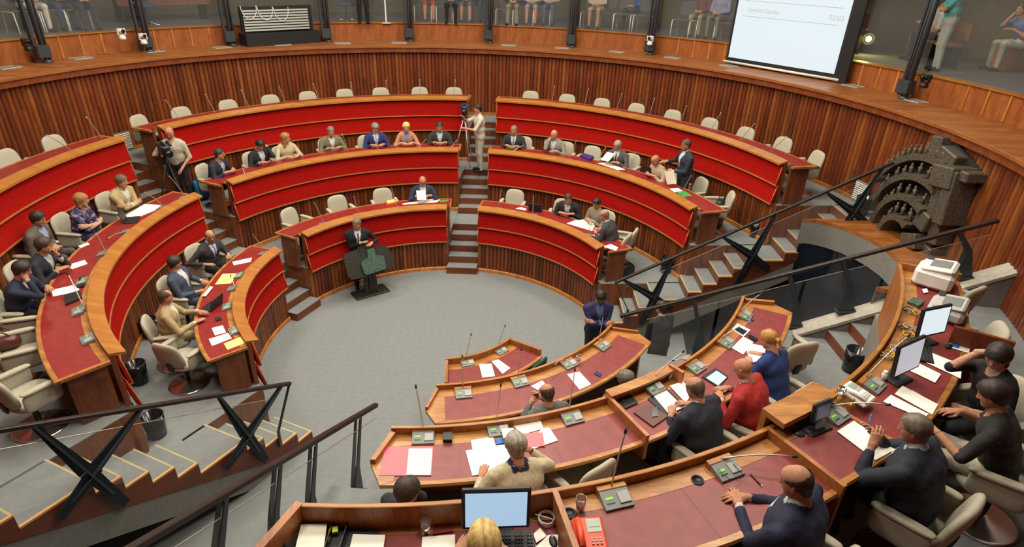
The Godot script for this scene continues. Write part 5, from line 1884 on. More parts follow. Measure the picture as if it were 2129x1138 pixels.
# ---------------------------------------------------------------- the gallery behind the ledge
func build_gallery() -> void:
	var n := 0
	var cols := [[45, 122], [285, 101], [478, 92], [683, 86], [853, 81], [1022, 85], [1195, 96], [1368, 109], [1945, 203]]
	var angles := []
	for q in cols:
		var p := at(q[0], q[1], 4.459)
		var t := ang(p)
		angles.append(t)
		p = pol(9.2, t, 4.459)
		var c := thing("gallery_column", "dark grey steel gallery column with a slim twin bar and bolted foot", "column", p, atan2(p.x, p.z), "steel columns along the gallery glazing")
		var st := begin(true)
		tube(st, [Vector3(0, 0.05, 0), Vector3(0, 3.04, 0)], 0.072, -1, 14)
		part(c, "shaft", st, M.steel)
		st = begin()
		box_at(st, Vector3(0.15, 1.55, 0.05), Vector3(0.05, 3.0, 0.10), 0, 0.006)
		part(c, "twin_bar", st, M.steel)
		st = begin()
		box_at(st, Vector3(0.05, 0.22, 0.02), Vector3(0.26, 0.26, 0.2), 0, 0.015)
		part(c, "clamp", st, M.steel)
		st = begin(true)
		lathe(st, Transform3D(), [Vector2(0, 0.0), Vector2(0.1, 0.0), Vector2(0.1, 0.03), Vector2(0.06, 0.05), Vector2(0.06, 0.1)], 14)
		part(c, "foot", st, M.steel)
	var win := thing("window_1", "tall clear glazing between the gallery and the chamber", "window")
	win.set_meta("kind", "structure")
	angles.insert(0, -82.0)
	angles.append(96.0)
	for i in angles.size() - 1:
		var st := begin(true)
		arc(st, rect_prof(9.545, 9.555, 4.935, 7.5), angles[i] + 0.4, angles[i + 1] - 0.4, 2.0)
		wpart(win, "pane", st, M.glass)
	# roll-down projection screen
	var p0 := at(1508, 127, 4.52)
	var p1 := at(1739, 166, 4.52)
	var w := p0.distance_to(p1)
	var x := (p1 - p0).normalized()
	var z := x.cross(Vector3.UP)
	var scr := Node3D.new()
	scr.name = numbered("projection_screen")
	add_child(scr)
	scr.transform = Transform3D(Basis(x, Vector3.UP, z), p0)
	tag(scr, "large lit projection screen hanging in front of the gallery glazing", "screen")
	var st := begin()
	box_at(st, Vector3(w / 2, 1.4, -0.02), Vector3(w, 2.75, 0.02))
	part(scr, "backing", st, M.black)
	st = begin()
	box_at(st, Vector3(w / 2 - 0.01, 1.42, 0.0), Vector3(w - 0.16, 2.62, 0.01))
	part(scr, "picture", st, M.screen_white)
	st = begin(true)
	tube(st, [Vector3(-0.05, 0.0, 0), Vector3(w + 0.05, 0.0, 0)], 0.028, -1, 10)
	part(scr, "bottom_bar", st, M.white)
	for s in [["Civettini Claudio", 0.40, 1.22, 0.115], ["02:03", w - 0.35, 1.22, 0.14]]:
		var tm := TextMesh.new()
		var fo := SystemFont.new()
		fo.font_names = PackedStringArray(["Droid Sans"])
		tm.font = fo
		tm.text = s[0]
		tm.font_size = 64
		tm.pixel_size = s[3] / 64.0
		tm.depth = 0.002
		tm.horizontal_alignment = HORIZONTAL_ALIGNMENT_LEFT if s[0] != "02:03" else HORIZONTAL_ALIGNMENT_CENTER
		var o := part(scr, "lettering", tm, M.text_grey)
		o.position = Vector3(s[1] - (0.05 if s[0] != "02:03" else 0.0), s[2], 0.008)
	for y in [1.08, 1.42]:
		st = begin()
		box_at(st, Vector3(w / 2, y, 0.006), Vector3(w - 0.5, 0.012, 0.003))
		part(scr, "rule_line", st, M.text_grey)
	var sl := AreaLight3D.new()
	sl.name = "projection_screen_light"
	sl.area_size = Vector2(w - 0.2, 2.4)
	sl.light_energy = 0.35
	sl.light_color = Color(0.86, 0.94, 1.0)
	sl.shadow_enabled = true
	sl.transform = Transform3D(Basis(x, Vector3.UP, z) * Basis(Vector3.UP, PI), p0 + x * w / 2 + Vector3(0, 1.4, 0) + z * 0.05)
	add_child(sl)
	# dark panel beside the screen
	st = begin()
	box_at(st, Vector3(0, 1.5, 0), Vector3(0.34, 3.0, 0.06), 0, 0.01)
	var dp := pol(9.3, ang(at(1752, 168, 4.5)), 4.46)
	single("speaker_column", st, M.black, "tall narrow black line-array loudspeaker beside the projection screen", "loudspeaker", dp, atan2(dp.x, dp.z) + PI)
	# control-room equipment: dark plinth with a louvred rack and looped cables
	var a := at(515, 97, 4.47)
	var b := at(668, 87, 4.47)
	var bw := a.distance_to(b)
	var rack := Node3D.new()
	rack.name = numbered("louvred_rack")
	add_child(rack)
	var rx := (b - a).normalized()
	rack.transform = Transform3D(Basis(rx, Vector3.UP, rx.cross(Vector3.UP)), Vector3(a.x, 4.459, a.z))
	tag(rack, "black equipment plinth with a louvred metal rack and looped cables", "equipment")
	st = begin()
	box_at(st, Vector3(bw / 2, 0.15, -0.25), Vector3(bw, 0.3, 0.5), 0, 0.01)
	part(rack, "plinth", st, M.black)
	st = begin()
	box_at(st, Vector3(bw / 2, 0.62, -0.33), Vector3(bw - 0.1, 0.6, 0.1))
	part(rack, "back", st, M.black)
	for k in 8:
		st = begin()
		bx(st, Transform3D(Basis(Vector3.RIGHT, -0.6), Vector3(bw / 2 - 0.05, 0.36 + k * 0.066, -0.22)), Vector3(bw - 0.28, 0.045, 0.012))
		part(rack, "louvre", st, M.console_lid)
	for k in 3:
		var loop := []
		for i in 13:
			var an := PI * i / 12.0
			loop.append(Vector3(0.25 + k * 0.42 - 0.2 * cos(an), 0.95 - 0.32 * sin(an) - k * 0.03, -0.2 + 0.03 * sin(an)))
		st = begin(true)
		tube(st, loop, 0.008, -1, 6)
		part(rack, "cable", st, M.white)
	# remote cameras on the columns
	for q in [[252, 68, 4.66, "white remote camera with black lens on the column by the louvred rack"], [297, 78, 4.66, "small white sensor box beside the remote camera"], [1352, 82, 4.66, "white remote camera on the column near the projection screen"], [56, 90, 4.7, "black remote camera at the first gallery column"], [1925, 166, 4.7, "black remote camera at the column below the turquoise shirt"]]:
		var cp_ := at_cyl(q[0], q[1], 9.02)
		var col: Material = M.white if "white" in q[3] else M.black
		var cm := thing("remote_camera", q[3], "camera", cp_, face_to(cp_, Vector3.ZERO), "remote cameras on the gallery columns")
		st = begin(true)
		lathe(st, Transform3D(), [Vector2(0, -0.14), Vector2(0.07, -0.14), Vector2(0.075, -0.10), Vector2(0.055, -0.04), Vector2(0, -0.03)], 14)
		part(cm, "base", st, col)
		st = begin()
		for s in [-1.0, 1.0]: box_at(st, Vector3(s * 0.075, 0.02, 0), Vector3(0.022, 0.14, 0.07), 0, 0.008)
		part(cm, "yoke", st, col)
		st = begin(true)
		tube(st, [Vector3(0, 0.04, -0.08), Vector3(0, 0.04, 0.07)], 0.055, 0.05, 14)
		var hd := part(cm, "head", st, col)
		st = begin(true)
		tube(st, [Vector3(0, 0.04, 0.06), Vector3(0, 0.04, 0.11)], 0.036, 0.038, 14)
		part(hd, "lens", st, M.black_gloss)
	# visitors' chairs: grey shell on a white tube frame
	var vc := thing("visitor_chair", "grey visitor chair with a white tubular frame behind the gallery glass", "chair", Vector3.ZERO, 0.0, "visitor chairs in the gallery")
	vc.set_meta("kind_name", "visitor_chair")
	st = begin(true)
	pad(st, Transform3D(Basis(Vector3.RIGHT, -PI / 2), Vector3(0, 0.43, 0)), 0.46, 0.44, 0.04)
	part(vc, "seat", st, M.carpet_dark)
	st = begin(true)
	pad(st, Transform3D(Basis(Vector3.RIGHT, -0.15), Vector3(0, 0.70, -0.23)), 0.46, 0.38, 0.03, 0.2)
	part(vc, "backrest", st, M.carpet_dark)
	for s in [-1.0, 1.0]:
		st = begin(true)
		tube(st, [Vector3(s * 0.25, 0.0, 0.22), Vector3(s * 0.25, 0.42, 0.20), Vector3(s * 0.25, 0.43, -0.2), Vector3(s * 0.25, 0.0, -0.24)], 0.014, -1, 8)
		part(vc, "leg_frame", st, M.white_metal)
	remove_child(vc)
	for q in [[70, 70], [125, 66], [172, 64], [880, 46], [925, 48], [957, 46], [1048, 54], [1090, 54], [1125, 53], [1222, 60], [1255, 61], [1290, 64], [1330, 68], [1410, 78], [1462, 82], [1500, 86]]:
		var fp := at(q[0], q[1], 4.9)
		var tn := face_to(fp, Vector3.ZERO)
		copy_of(vc, Vector3(fp.x, 4.9, fp.z) - Basis(Vector3.UP, tn) * Vector3(0, 0, 0.24), tn)
	# office chairs on star feet
	for q in [[310, 56, "dark office chair on a chrome star foot beside the white camera"], [722, 46, "dark office chair on a chrome star foot in the control room"]]:
		var fp := at(q[0], q[1], 4.9)
		var oc := thing("office_chair", q[2], "chair", Vector3(fp.x, 4.9, fp.z), 0.3)
		for k in 5:
			st = begin(true)
			tube(st, [Vector3(0, 0.10, 0), Vector3(0.3 * sin(k * TAU / 5), 0.05, 0.3 * cos(k * TAU / 5))], 0.022, 0.014, 6)
			part(oc, "star_leg", st, M.chrome)
		st = begin(true)
		tube(st, [Vector3(0, 0.08, 0), Vector3(0, 0.44, 0)], 0.025, -1, 8)
		part(oc, "column", st, M.black)
		st = begin(true)
		pad(st, Transform3D(Basis(Vector3.RIGHT, -PI / 2), Vector3(0, 0.48, 0)), 0.5, 0.5, 0.1)
		part(oc, "seat", st, M.blue_bag)
		st = begin(true)
		pad(st, Transform3D(Basis(), Vector3(0, 0.85, 0.22)), 0.46, 0.55, 0.08)
		part(oc, "backrest", st, M.blue_bag)
	# tables, notice stand, benches
	var tp := pol(11.6, ang(at_cyl(335, 6, 11.6)), 4.9)
	var tb := thing("control_table", "long timber-fronted table in the dim control bay", "table", Vector3(tp.x, 4.9, tp.z), face_to(tp, Vector3.ZERO))
	var tt := at_cyl(350, 11, 11.25).y - 4.9 + 0.24         # height of its top, from the panels' lower edge
	st = begin()
	box_at(st, Vector3(0, tt, 0), Vector3(2.3, 0.04, 0.7), 0, 0.006)
	part(tb, "top", st, M.bench)
	for k in 4:
		st = begin()
		box_at(st, Vector3(-0.86 + 0.573 * k, tt - 0.13, 0.34), Vector3(0.56, 0.22, 0.02), 0, 0.004)
		part(tb, "front_panel", st, M.bench)
	for s in [-1.0, 1.0]:
		st = begin()
		box_at(st, Vector3(s * 1.05, tt / 2 - 0.01, 0), Vector3(0.06, tt - 0.02, 0.6))
		part(tb, "leg", st, M.black)
	var np := at(803, 48, 4.9)
	var ns := thing("notice_stand", "white notice board on a slim stand behind the glass", "notice stand", Vector3(np.x, 4.9, np.z), face_to(np, Vector3.ZERO))
	st = begin(true)
	lathe(st, Transform3D(), [Vector2(0, 0), Vector2(0.18, 0), Vector2(0.18, 0.02), Vector2(0.02, 0.03), Vector2(0.02, 0.62), Vector2(0, 0.62)], 14)
	part(ns, "stand", st, M.white_metal)
	st = begin()
	box_at(st, Vector3(0, 0.78, 0), Vector3(0.5, 0.34, 0.02), 0, 0.004)
	part(ns, "board", st, M.white)
	for q in [[1838, 92, "dark timber bench with panelled back in the dim gallery corner"], [2085, 120, "timber bench beside the two timber cubes"]]:
		var bp := at(q[0], q[1], 4.9)
		var bn := thing("gallery_bench", q[2], "bench", pol(11.4, ang(bp) + 1.0, 4.9), -1.9)
		st = begin()
		box_at(st, Vector3(0, 0.43, 0), Vector3(1.9, 0.05, 0.42), 0, 0.006)
		part(bn, "seat", st, M.bench)
		st = begin()
		box_at(st, Vector3(0, 0.70, -0.22), Vector3(1.9, 0.30, 0.03), 0, 0.006)
		part(bn, "backrest", st, M.bench)
		for s in [-1.0, 1.0]:
			st = begin()
			box_at(st, Vector3(s * 0.85, 0.2, 0), Vector3(0.05, 0.4, 0.38))
			part(bn, "leg", st, M.black)
	for k in 2:
		var q := at(2078 + k * 26, 146 - k * 2, 4.9)
		st = begin()
		box_at(st, Vector3(0, 0.24, 0), Vector3(0.24, 0.48, 0.42), 0, 0.008)
		single("timber_cube", st, M.batten, "plain timber block stool beside the visitor in white trousers", "stool", Vector3(q.x, 4.9, q.z), -1.2 + k * 0.08, "timber cubes in the gallery")
	var lp := at_cyl(1806, 81, 11.0)
	var sl2 := thing("wall_lamp", "small bright round lamp glowing in the dim gallery corner", "lamp", lp, face_to(lp, EYE))
	st = begin(true)
	lathe(st, Transform3D(Basis(Vector3.RIGHT, PI / 2), Vector3.ZERO), [Vector2(0, -0.12), Vector2(0.05, -0.12), Vector2(0.12, 0.0), Vector2(0.125, 0.02)], 18)
	part(sl2, "reflector", st, M.black)
	st = begin(true)
	lathe(st, Transform3D(Basis(Vector3.RIGHT, PI / 2), Vector3.ZERO), [Vector2(0, 0.012), Vector2(0.06, 0.010), Vector2(0.065, 0.0), Vector2(0, -0.01)], 18)
	part(sl2, "bulb", st, M.lamp_spot)
	var ol := OmniLight3D.new()
	ol.name = "wall_lamp_light"
	ol.light_energy = 0.7
	ol.light_color = Color(1.0, 0.92, 0.5)
	ol.omni_range = 12.0
	ol.shadow_enabled = true
	ol.light_size = 0.1
	ol.position = lp + (EYE - lp).normalized() * 0.12
	add_child(ol)
	# three plain ceiling lamps keep the gallery dim but readable
	for t in [-70.0, -35.0, 0.0, 35.0, 70.0, 110.0]:
		var gp := pol(11.2, t, 7.42)
		var gl := thing("gallery_lamp", "round dim lamp under the gallery soffit", "lamp", gp, 0.0, "gallery soffit lamps")
		st = begin(true)
		lathe(st, Transform3D(), [Vector2(0, -0.03), Vector2(0.2, -0.03), Vector2(0.22, 0.0), Vector2(0.22, 0.08), Vector2(0, 0.08)], 18)
		part(gl, "fitting", st, M.lamp)
		var g2 := OmniLight3D.new()
		g2.name = numbered("gallery_lamp_light")
		g2.light_energy = GALLERY
		g2.light_color = Color(1.0, 0.94, 0.82)
		g2.omni_range = 12.0
		g2.light_size = 0.2
		g2.shadow_enabled = true
		g2.position = gp + Vector3(0, -0.16, 0)
		add_child(g2)

const GALLERY := 1.1

# ---------------------------------------------------------------- the bronze relief
func build_relief() -> void:
	# own axes: x along the wall (to larger angles), y up, z into the hall; origin low on the wall
	var t := 88.2
	var p := pol(WALL_R - 0.02, t, 2.55)
	var r := thing("bronze_relief", "large weathered bronze relief of arched tiers with rows of small figures", "sculpture", p, atan2(-p.x, -p.z))
	# seen from the hall, larger angles lie to the right, and local x then runs that way too
	var st: SurfaceTool
	var c := Vector2(0.12, -0.02)
	var radii := [0.46, 0.80, 1.14, 1.46]
	var rf := RandomNumberGenerator.new()
	rf.seed = 9
	for i in radii.size():
		var r1: float = radii[i]
		var a0: float = [178.0, 176.0, 172.0, 152.0][i]
		var a1: float = [58.0, 62.0, 66.0, 74.0][i]
		var z1: float = [0.52, 0.46, 0.38, 0.30][i]
		st = begin()
		var n := 16
		for k in n:
			var u := deg_to_rad(lerpf(a0, a1, float(k) / n))
			var v := deg_to_rad(lerpf(a0, a1, float(k + 1) / n))
			var wob := 0.012 * sin(k * 2.1 + i)
			var ring := func(an: float, rr: float, zz: float) -> Vector3: return Vector3(c.x + rr * cos(an), c.y + rr * sin(an) * 1.02, zz)
			var lo_ := r1 - 0.11
			var hi_ := r1 + wob
			var q := [ring.call(u, lo_, 0.0), ring.call(u, hi_, 0.0), ring.call(v, hi_, 0.0), ring.call(v, lo_, 0.0), ring.call(u, lo_, z1), ring.call(u, hi_, z1), ring.call(v, hi_, z1), ring.call(v, lo_, z1)]
			var ctr := Vector3.ZERO
			for e in q: ctr += e
			ctr /= 8.0
			for fidx in [[0, 1, 2, 3], [4, 5, 6, 7], [0, 1, 5, 4], [3, 2, 6, 7], [1, 2, 6, 5], [0, 3, 7, 4]]:
				poly_out(st, [q[fidx[0]], q[fidx[1]], q[fidx[2]], q[fidx[3]]], ctr)
		part(r, "arched_tier", st, M.bronze)
		# figures standing along the tier
		var m := 5 + i * 2
		for k in m:
			var an := deg_to_rad(lerpf(a0 - 10.0, a1 + 12.0, float(k) / (m - 1)))
			var o := Vector3(c.x + (r1 + 0.005) * cos(an), c.y + (r1 + 0.005) * sin(an), z1 - 0.07 - 0.03 * rf.randf())
			st = begin(true)
			var hh := 0.15 + 0.05 * rf.randf()
			lathe(st, Transform3D(Basis(Vector3.BACK, (rf.randf() - 0.5) * 0.4), o), [Vector2(0.0, -0.02), Vector2(0.035, -0.02), Vector2(0.028, hh * 0.4), Vector2(0.04, hh * 0.75), Vector2(0.016, hh * 0.86), Vector2(0.024, hh), Vector2(0.014, hh + 0.025), Vector2(0, hh + 0.028)], 9)
			part(r, "figure", st, M.bronze)
	# the heavy side mass, of broken blocks
	for q in [[0.62, 1.30, 0.25, 0.46, 0.34, 0.42, 0.15], [0.80, 1.02, 0.22, 0.22, 0.85, 0.40, 0.1], [0.56, 0.88, 0.20, 0.16, 0.62, 0.36, 0.12], [0.50, 0.52, 0.2, 0.30, 0.30, 0.44, -0.2], [0.70, 0.45, 0.16, 0.22, 0.50, 0.30, 0.2], [0.44, 0.12, 0.24, 0.36, 0.26, 0.46, 0.35], [0.66, 0.02, 0.14, 0.26, 0.24, 0.30, -0.1], [0.30, 1.52, 0.12, 0.42, 0.22, 0.24, -0.2], [-0.02, 1.60, 0.12, 0.26, 0.34, 0.24, 0.12], [0.30, -0.10, 0.20, 0.34, 0.18, 0.36, 0.4], [0.92, 1.40, 0.18, 0.18, 0.16, 0.34, 0.05]]:
		st = begin()
		bx(st, Transform3D(Basis(Vector3.BACK, q[6]), Vector3(q[0], q[1], q[2])), Vector3(q[3], q[4], q[5]), 0.02)
		part(r, "block", st, M.bronze)
	st = begin()
	plate(st, [Vector3(-0.86, 0.0, 0.03), Vector3(0.5, -0.25, 0.03), Vector3(0.86, 0.3, 0.03), Vector3(0.95, 1.45, 0.03), Vector3(0.1, 1.75, 0.03), Vector3(-0.7, 1.1, 0.03)], Vector3.BACK, 0.05)
	part(r, "back_plate", st, M.bronze_dark)

# ---------------------------------------------------------------- the bronze lectern in the well
func build_lectern() -> void:
	var a := at(737, 618, 0)
	var b := at(802, 600, 0)
	var mid := (a + b) / 2.0
	var x := (b - a).normalized()
	var l := thing("lectern", "dark bronze lectern with layered wings and a green front panel", "lectern", Vector3(mid.x, 0, mid.z), atan2(-x.z, x.x))
	var st := begin()
	box_at(st, Vector3(0, 0.02, 0), Vector3(0.78, 0.04, 0.38), 0, 0.008)
	part(l, "foot_plate", st, M.bronze_dark)
	for q in [[-0.09, 0.16], [0.02, 0.0], [0.11, -0.14]]:
		st = begin()
		plate(st, [Vector3(q[0] - 0.05, 0.04, 0.05), Vector3(q[0] + 0.05, 0.04, 0.05), Vector3(q[0] + 0.028, 0.80, 0.10), Vector3(q[0] - 0.028, 0.80, 0.10)], Vector3(0, 0.06, 1), 0.045)
		part(l, "stem", st, M.bronze_dark)
	var tilt := Basis(Vector3.RIGHT, -0.42)
	for k in 3:
		var o := Vector3(0, 0.78 + 0.05 * k, 0.16 - 0.10 * k)
		var e := 0.54 - 0.02 * k
		var h := [[-e, -0.10], [-e + 0.06, -0.20], [-0.12, -0.22], [0.10, -0.22], [e - 0.05, -0.16], [e, -0.06], [e, 0.10], [e - 0.05, 0.15], [0.16, 0.17], [0.09, 0.30], [-0.09, 0.30], [-0.17, 0.17], [-e + 0.05, 0.14], [-e, 0.08]]
		var out := []
		for q in h: out.append(o + tilt * Vector3(q[0], q[1] * 1.12, 0))
		st = begin()
		plate(st, out, tilt * Vector3.BACK, 0.045)
		part(l, "wing_plate", st, M.bronze_dark)
	var out2 := []
	for q in [[-0.06, 0.31], [0.08, 0.31], [0.09, 0.16], [0.24, 0.12], [0.24, -0.10], [0.20, -0.14], [-0.18, -0.16], [-0.23, -0.12], [-0.24, 0.07], [-0.20, 0.11], [-0.08, 0.16]]:
		out2.append(Vector3(0.04, 0.775, 0.20) + tilt * Vector3(q[0] * 1.08, q[1] * 1.12, 0.035))
	st = begin()
	plate(st, out2, tilt * Vector3.BACK, 0.035)
	part(l, "front_panel", st, M.patina)

# ---------------------------------------------------------------- things on the desks and tiers
func sheet(corners: Array, h: float, thick: float, m: Material, called: String, label: String, category: String, group := "") -> MeshInstance3D:
	# a flat thing lying at height h, its corners given as photo pixels
	var pts := []
	var c := Vector3.ZERO
	for q in corners:
		var p := at(q[0], q[1], h)
		pts.append(p)
		c += p
	c /= corners.size()
	var st := begin()
	var loc := []
	for p in pts: loc.append(p - Vector3(c.x, 0, c.z))
	slab(st, loc, 0.0, thick)
	return single(called, st, m, label, category, Vector3(c.x, h, c.z), 0.0, group)

func curve3(a: Vector3, b: Vector3, lift: Vector3, n := 8) -> Array:
	var o := []
	for i in n + 1:
		var t := float(i) / n
		o.append(a.lerp(b, t) + lift * (4.0 * t * (1.0 - t)))
	return o

var console_proto: Node3D
func microphone(base: Vector3, tip: Vector3, turn: float, full: bool, label: String, group: String) -> void:
	# a desk console with a gooseneck; far ones show little more than the neck
	var o := thing("microphone_console", label, "microphone", base, turn, group)
	var st := begin()
	var w := 0.21 if full else 0.16
	# wedge: low at the user's side (+z is towards the hall's centre, so the user sits at -z)
	var pr := [Vector3(0, 0.0, -0.075), Vector3(0, 0.018, -0.075), Vector3(0, 0.05, 0.06), Vector3(0, 0.0, 0.06)]
	plate(st, pr, Vector3.RIGHT, w)
	part(o, "housing", st, M.console)
	if full:
		var tb := Basis(Vector3.RIGHT, -0.23)
		st = begin()
		bx(st, Transform3D(tb, Vector3(-0.055, 0.038, -0.01)), Vector3(0.085, 0.012, 0.085), 0.003)
		part(o, "card_slot", st, M.console_lid)
		st = begin()
		bx(st, Transform3D(tb, Vector3(0.052, 0.036, 0.0)), Vector3(0.055, 0.006, 0.018))
		part(o, "display", st, M.green)
		st = begin()
		box_at(st, Vector3(0, 0.028, 0.085), Vector3(0.22, 0.056, 0.05), 0, 0.004)
		part(o, "timber_block", st, M.band)
		for k in 4:
			st = begin()
			bx(st, Transform3D(tb, Vector3(0.03 + 0.016 * k, 0.029, -0.035)), Vector3(0.010, 0.006, 0.008))
			part(o, "key", st, M.black)
	var b := Vector3(0, 0.03, 0.045) if not full else Vector3(0, 0.05, 0.085)
	var t: Vector3 = Basis(Vector3.UP, -turn) * (tip - base)
	st = begin(true)
	var d := t - b
	tube(st, curve3(b, t, Vector3(0, 0.03, 0)), 0.0065 if full else 0.0075, 0.005 if full else 0.006, 6)
	part(o, "gooseneck", st, M.rod)
	st = begin(true)
	tube(st, [t - d.normalized() * 0.005, t + d.normalized() * 0.035], 0.011, 0.009, 8)
	part(o, "capsule", st, M.black)

func build_small_things() -> void:
	var h1: float = ROW_H[0] - 0.075
	var h2: float = ROW_H[1] - 0.075
	var h3: float = ROW_H[2] - 0.075
	# goosenecks of the tiers: base and tip pixels
	for q in [[93, 312, 77, 268], [190, 292, 177, 241], [354, 249, 341, 205], [432, 235, 425, 194], [510, 225, 500, 186], [584, 214, 579, 178], [655, 206, 650, 172], [731, 203, 729, 168], [803, 201, 802, 165], [873, 200, 873, 163], [943, 200, 947, 164], [1151, 213, 1154, 177], [1219, 221, 1224, 183], [1288, 231, 1294, 192], [1355, 244, 1362, 203], [1425, 258, 1429, 218], [1492, 275, 1500, 233], [1563, 294, 1573, 253], [1640, 318, 1648, 272]]:
		tier_mic(q, h3, 3, "slender gooseneck microphone on the empty top-tier desk", "microphones of the top tier")
	for q in [[711, 308, 710, 276], [781, 306, 777, 268], [868, 300, 888, 289], [940, 300, 952, 290], [1070, 312, 1092, 302], [1192, 328, 1199, 291], [1256, 338, 1261, 304], [1320, 360, 1323, 321], [1430, 408, 1438, 364], [486, 358, 502, 345], [298, 428, 289, 391], [366, 408, 348, 362], [206, 528, 198, 483], [246, 482, 205, 503], [182, 640, 142, 571]]:
		tier_mic(q, h2, 2, "slender gooseneck microphone on the second-tier desk", "microphones of the second tier")
	for q in [[664, 462, 652, 420], [737, 440, 735, 407], [815, 419, 814, 391], [1043, 426, 1043, 395], [1113, 445, 1109, 407], [1229, 488, 1231, 463], [542, 527, 524, 485], [483, 600, 480, 575]]:
		tier_mic(q, h1, 1, "slender gooseneck microphone on the lowest-tier desk", "microphones of the lowest tier")
	# consoles that show on the end section's desks
	for q in [[164, 650, 2], [184, 708, 2], [172, 588, 2], [473, 640, 1], [488, 690, 1], [498, 575, 1]]:
		var h: float = h2 if q[2] == 2 else h1
		var p := at(q[0], q[1], h)
		var o := thing("voting_console", "grey wedge-shaped voting console at the inner edge of a tier desk", "console", p, face_to(p, Vector3.ZERO), "voting consoles on the end section's desks")
		var st := begin()
		plate(st, [Vector3(0, 0.0, -0.075), Vector3(0, 0.018, -0.075), Vector3(0, 0.05, 0.06), Vector3(0, 0.0, 0.06)], Vector3.RIGHT, 0.2)
		part(o, "housing", st, M.console)
		st = begin()
		bx(st, Transform3D(Basis(Vector3.RIGHT, -0.23), Vector3(-0.05, 0.037, -0.01)), Vector3(0.08, 0.012, 0.08), 0.003)
		part(o, "card_slot", st, M.console_lid)
		st = begin()
		bx(st, Transform3D(Basis(Vector3.RIGHT, -0.23), Vector3(0.05, 0.036, 0.0)), Vector3(0.05, 0.006, 0.018))
		part(o, "display", st, M.green)
	# papers on the tiers
	var P := [
		[[[107, 604], [160, 592], [166, 606], [110, 617]], h2, "paper", "white sheet in front of the man resting his cheek", "paper"],
		[[[137, 553], [176, 541], [182, 549], [150, 560]], h2, "paper", "white sheet by the man with hand on mouth", "paper"],
		[[[163, 512], [182, 505], [187, 508], [168, 516]], h2, "paper", "small white slip before the taupe jacket", "paper"],
		[[[252, 455], [300, 425], [335, 427], [322, 438], [275, 457]], h2, "document", "white document spread before the man in beige suit", "paper"],
		[[[483, 545], [524, 536], [521, 545], [486, 552]], h1, "paper", "white sheet before the bearded man", "paper"],
		[[[447, 592], [463, 570], [494, 569], [480, 590]], h1, "yellow_paper", "yellow sheet before the man in blue-grey suit", "paper"],
		[[[440, 683], [463, 677], [470, 692], [447, 698]], h1, "paper", "square white note on the leather by the beige suit", "paper"],
		[[[434, 706], [474, 693], [482, 704], [441, 720]], h1, "paper", "long white sheet below the square note", "paper"],
		[[[465, 715], [508, 698], [517, 711], [473, 728]], h1, "yellow_paper", "pale yellow sheet at the lowest desk's corner", "paper"],
		[[[836, 424], [907, 413], [915, 416], [908, 421], [838, 426]], h1, "paper2", "open newspapers before the bald man in blue blazer", "newspaper"],
		[[[1178, 465], [1197, 458], [1234, 473], [1232, 481]], h1, "paper2", "spread newspaper at the lowest desk beside three men", "newspaper"],
		[[[1197, 459], [1222, 456], [1240, 466], [1234, 474]], h1, "paper", "second newspaper sheet lying over the spread one", "newspaper"],
		[[[1232, 489], [1247, 486], [1262, 491], [1245, 497]], h1, "paper", "white leaflet next to the newspapers", "paper"],
		[[[1254, 513], [1270, 508], [1285, 515], [1281, 522]], h1, "paper", "printed sheet at the very end of the lowest desk", "paper"],
		[[[1072, 434], [1083, 431], [1095, 435], [1092, 438]], h1, "paper", "white booklet beside the aisle-side empty chair", "booklet"],
		[[[1243, 340], [1262, 338], [1300, 353], [1285, 354]], h2, "paper", "white sheets before the man with dark red tie", "paper"],
		[[[1392, 393], [1410, 391], [1420, 398], [1402, 400]], h2, "paper", "white sheet at the standing speaker's place", "paper"],
		[[[1404, 399], [1424, 398], [1440, 408], [1420, 409]], h2, "green", "green folder at the standing speaker's place", "folder"],
		[[[1052, 308], [1070, 307], [1072, 309], [1055, 310]], h2, "green", "thin green folder before the grey-templed man", "folder"],
		[[[914, 417], [932, 416], [932, 419], [915, 421]], h1, "green", "green folder at the end of the lowest desk", "folder"]]
	var k := 0
	for q in P:
		var m: Material = M[q[2]] if q[2] != "document" else M.paper
		if q[2] == "green": m = M.folder_green
		k += 1
		sheet(q[0], q[1] + 0.001 * k * 0.2, 0.004, m, {"paper": "paper_sheet", "newspaper": "newspaper", "booklet": "booklet", "folder": "folder"}[q[4]], q[3], q[4])
	# orange folder stack and purple folder
	sheet([[802, 421], [822, 418], [828, 425], [803, 430]], h1, 0.05, M.orange, "ring_binder", "orange-red binder lying before an empty chair", "binder")
	sheet([[804, 419], [820, 416], [824, 420], [806, 424]], h1 + 0.05, 0.02, M.yellow_paper, "notebook", "yellow notebook on top of the orange binder", "notebook")
	sheet([[1205, 327], [1216, 324], [1235, 330], [1226, 336]], h2, 0.06, M.purple, "document_case", "purple document case on the second-tier desk", "case")
	# laptops and tablets of the tiers
	laptop(at(849, 297, h2), 0.0, M.chrome_soft, M.grey_plastic, "silver laptop in front of the platinum-haired woman", true)
	laptop(at(914, 294, h2), 0.0, M.black, M.black, "black laptop in front of the man in olive-black jacket", true)
	laptop(at(703, 303, h2), 0.1, M.black, M.black, "black laptop beside the man in olive jacket", true)
	laptop(at(1345, 362, h2), -0.2, M.black, M.black, "black laptop in front of the bent man in beige jacket", true)
	laptop(at(1112, 440, h1), 0.2, M.black, M.black, "black laptop beside the white booklet", true)
	laptop(at(262, 460, h2), PI + 0.4, M.black, M.black, "closed-angled dark laptop before the flowered dress", true)
	laptop(at(450, 640, h1), PI + 2.6, M.black, M.black, "small tablet propped on a black case by the beige suit", true)
	sheet([[160, 600], [166, 580], [182, 578], [176, 598]], h2, 0.03, M.black, "laptop_case", "flat black case by the navy suit's desk", "case")
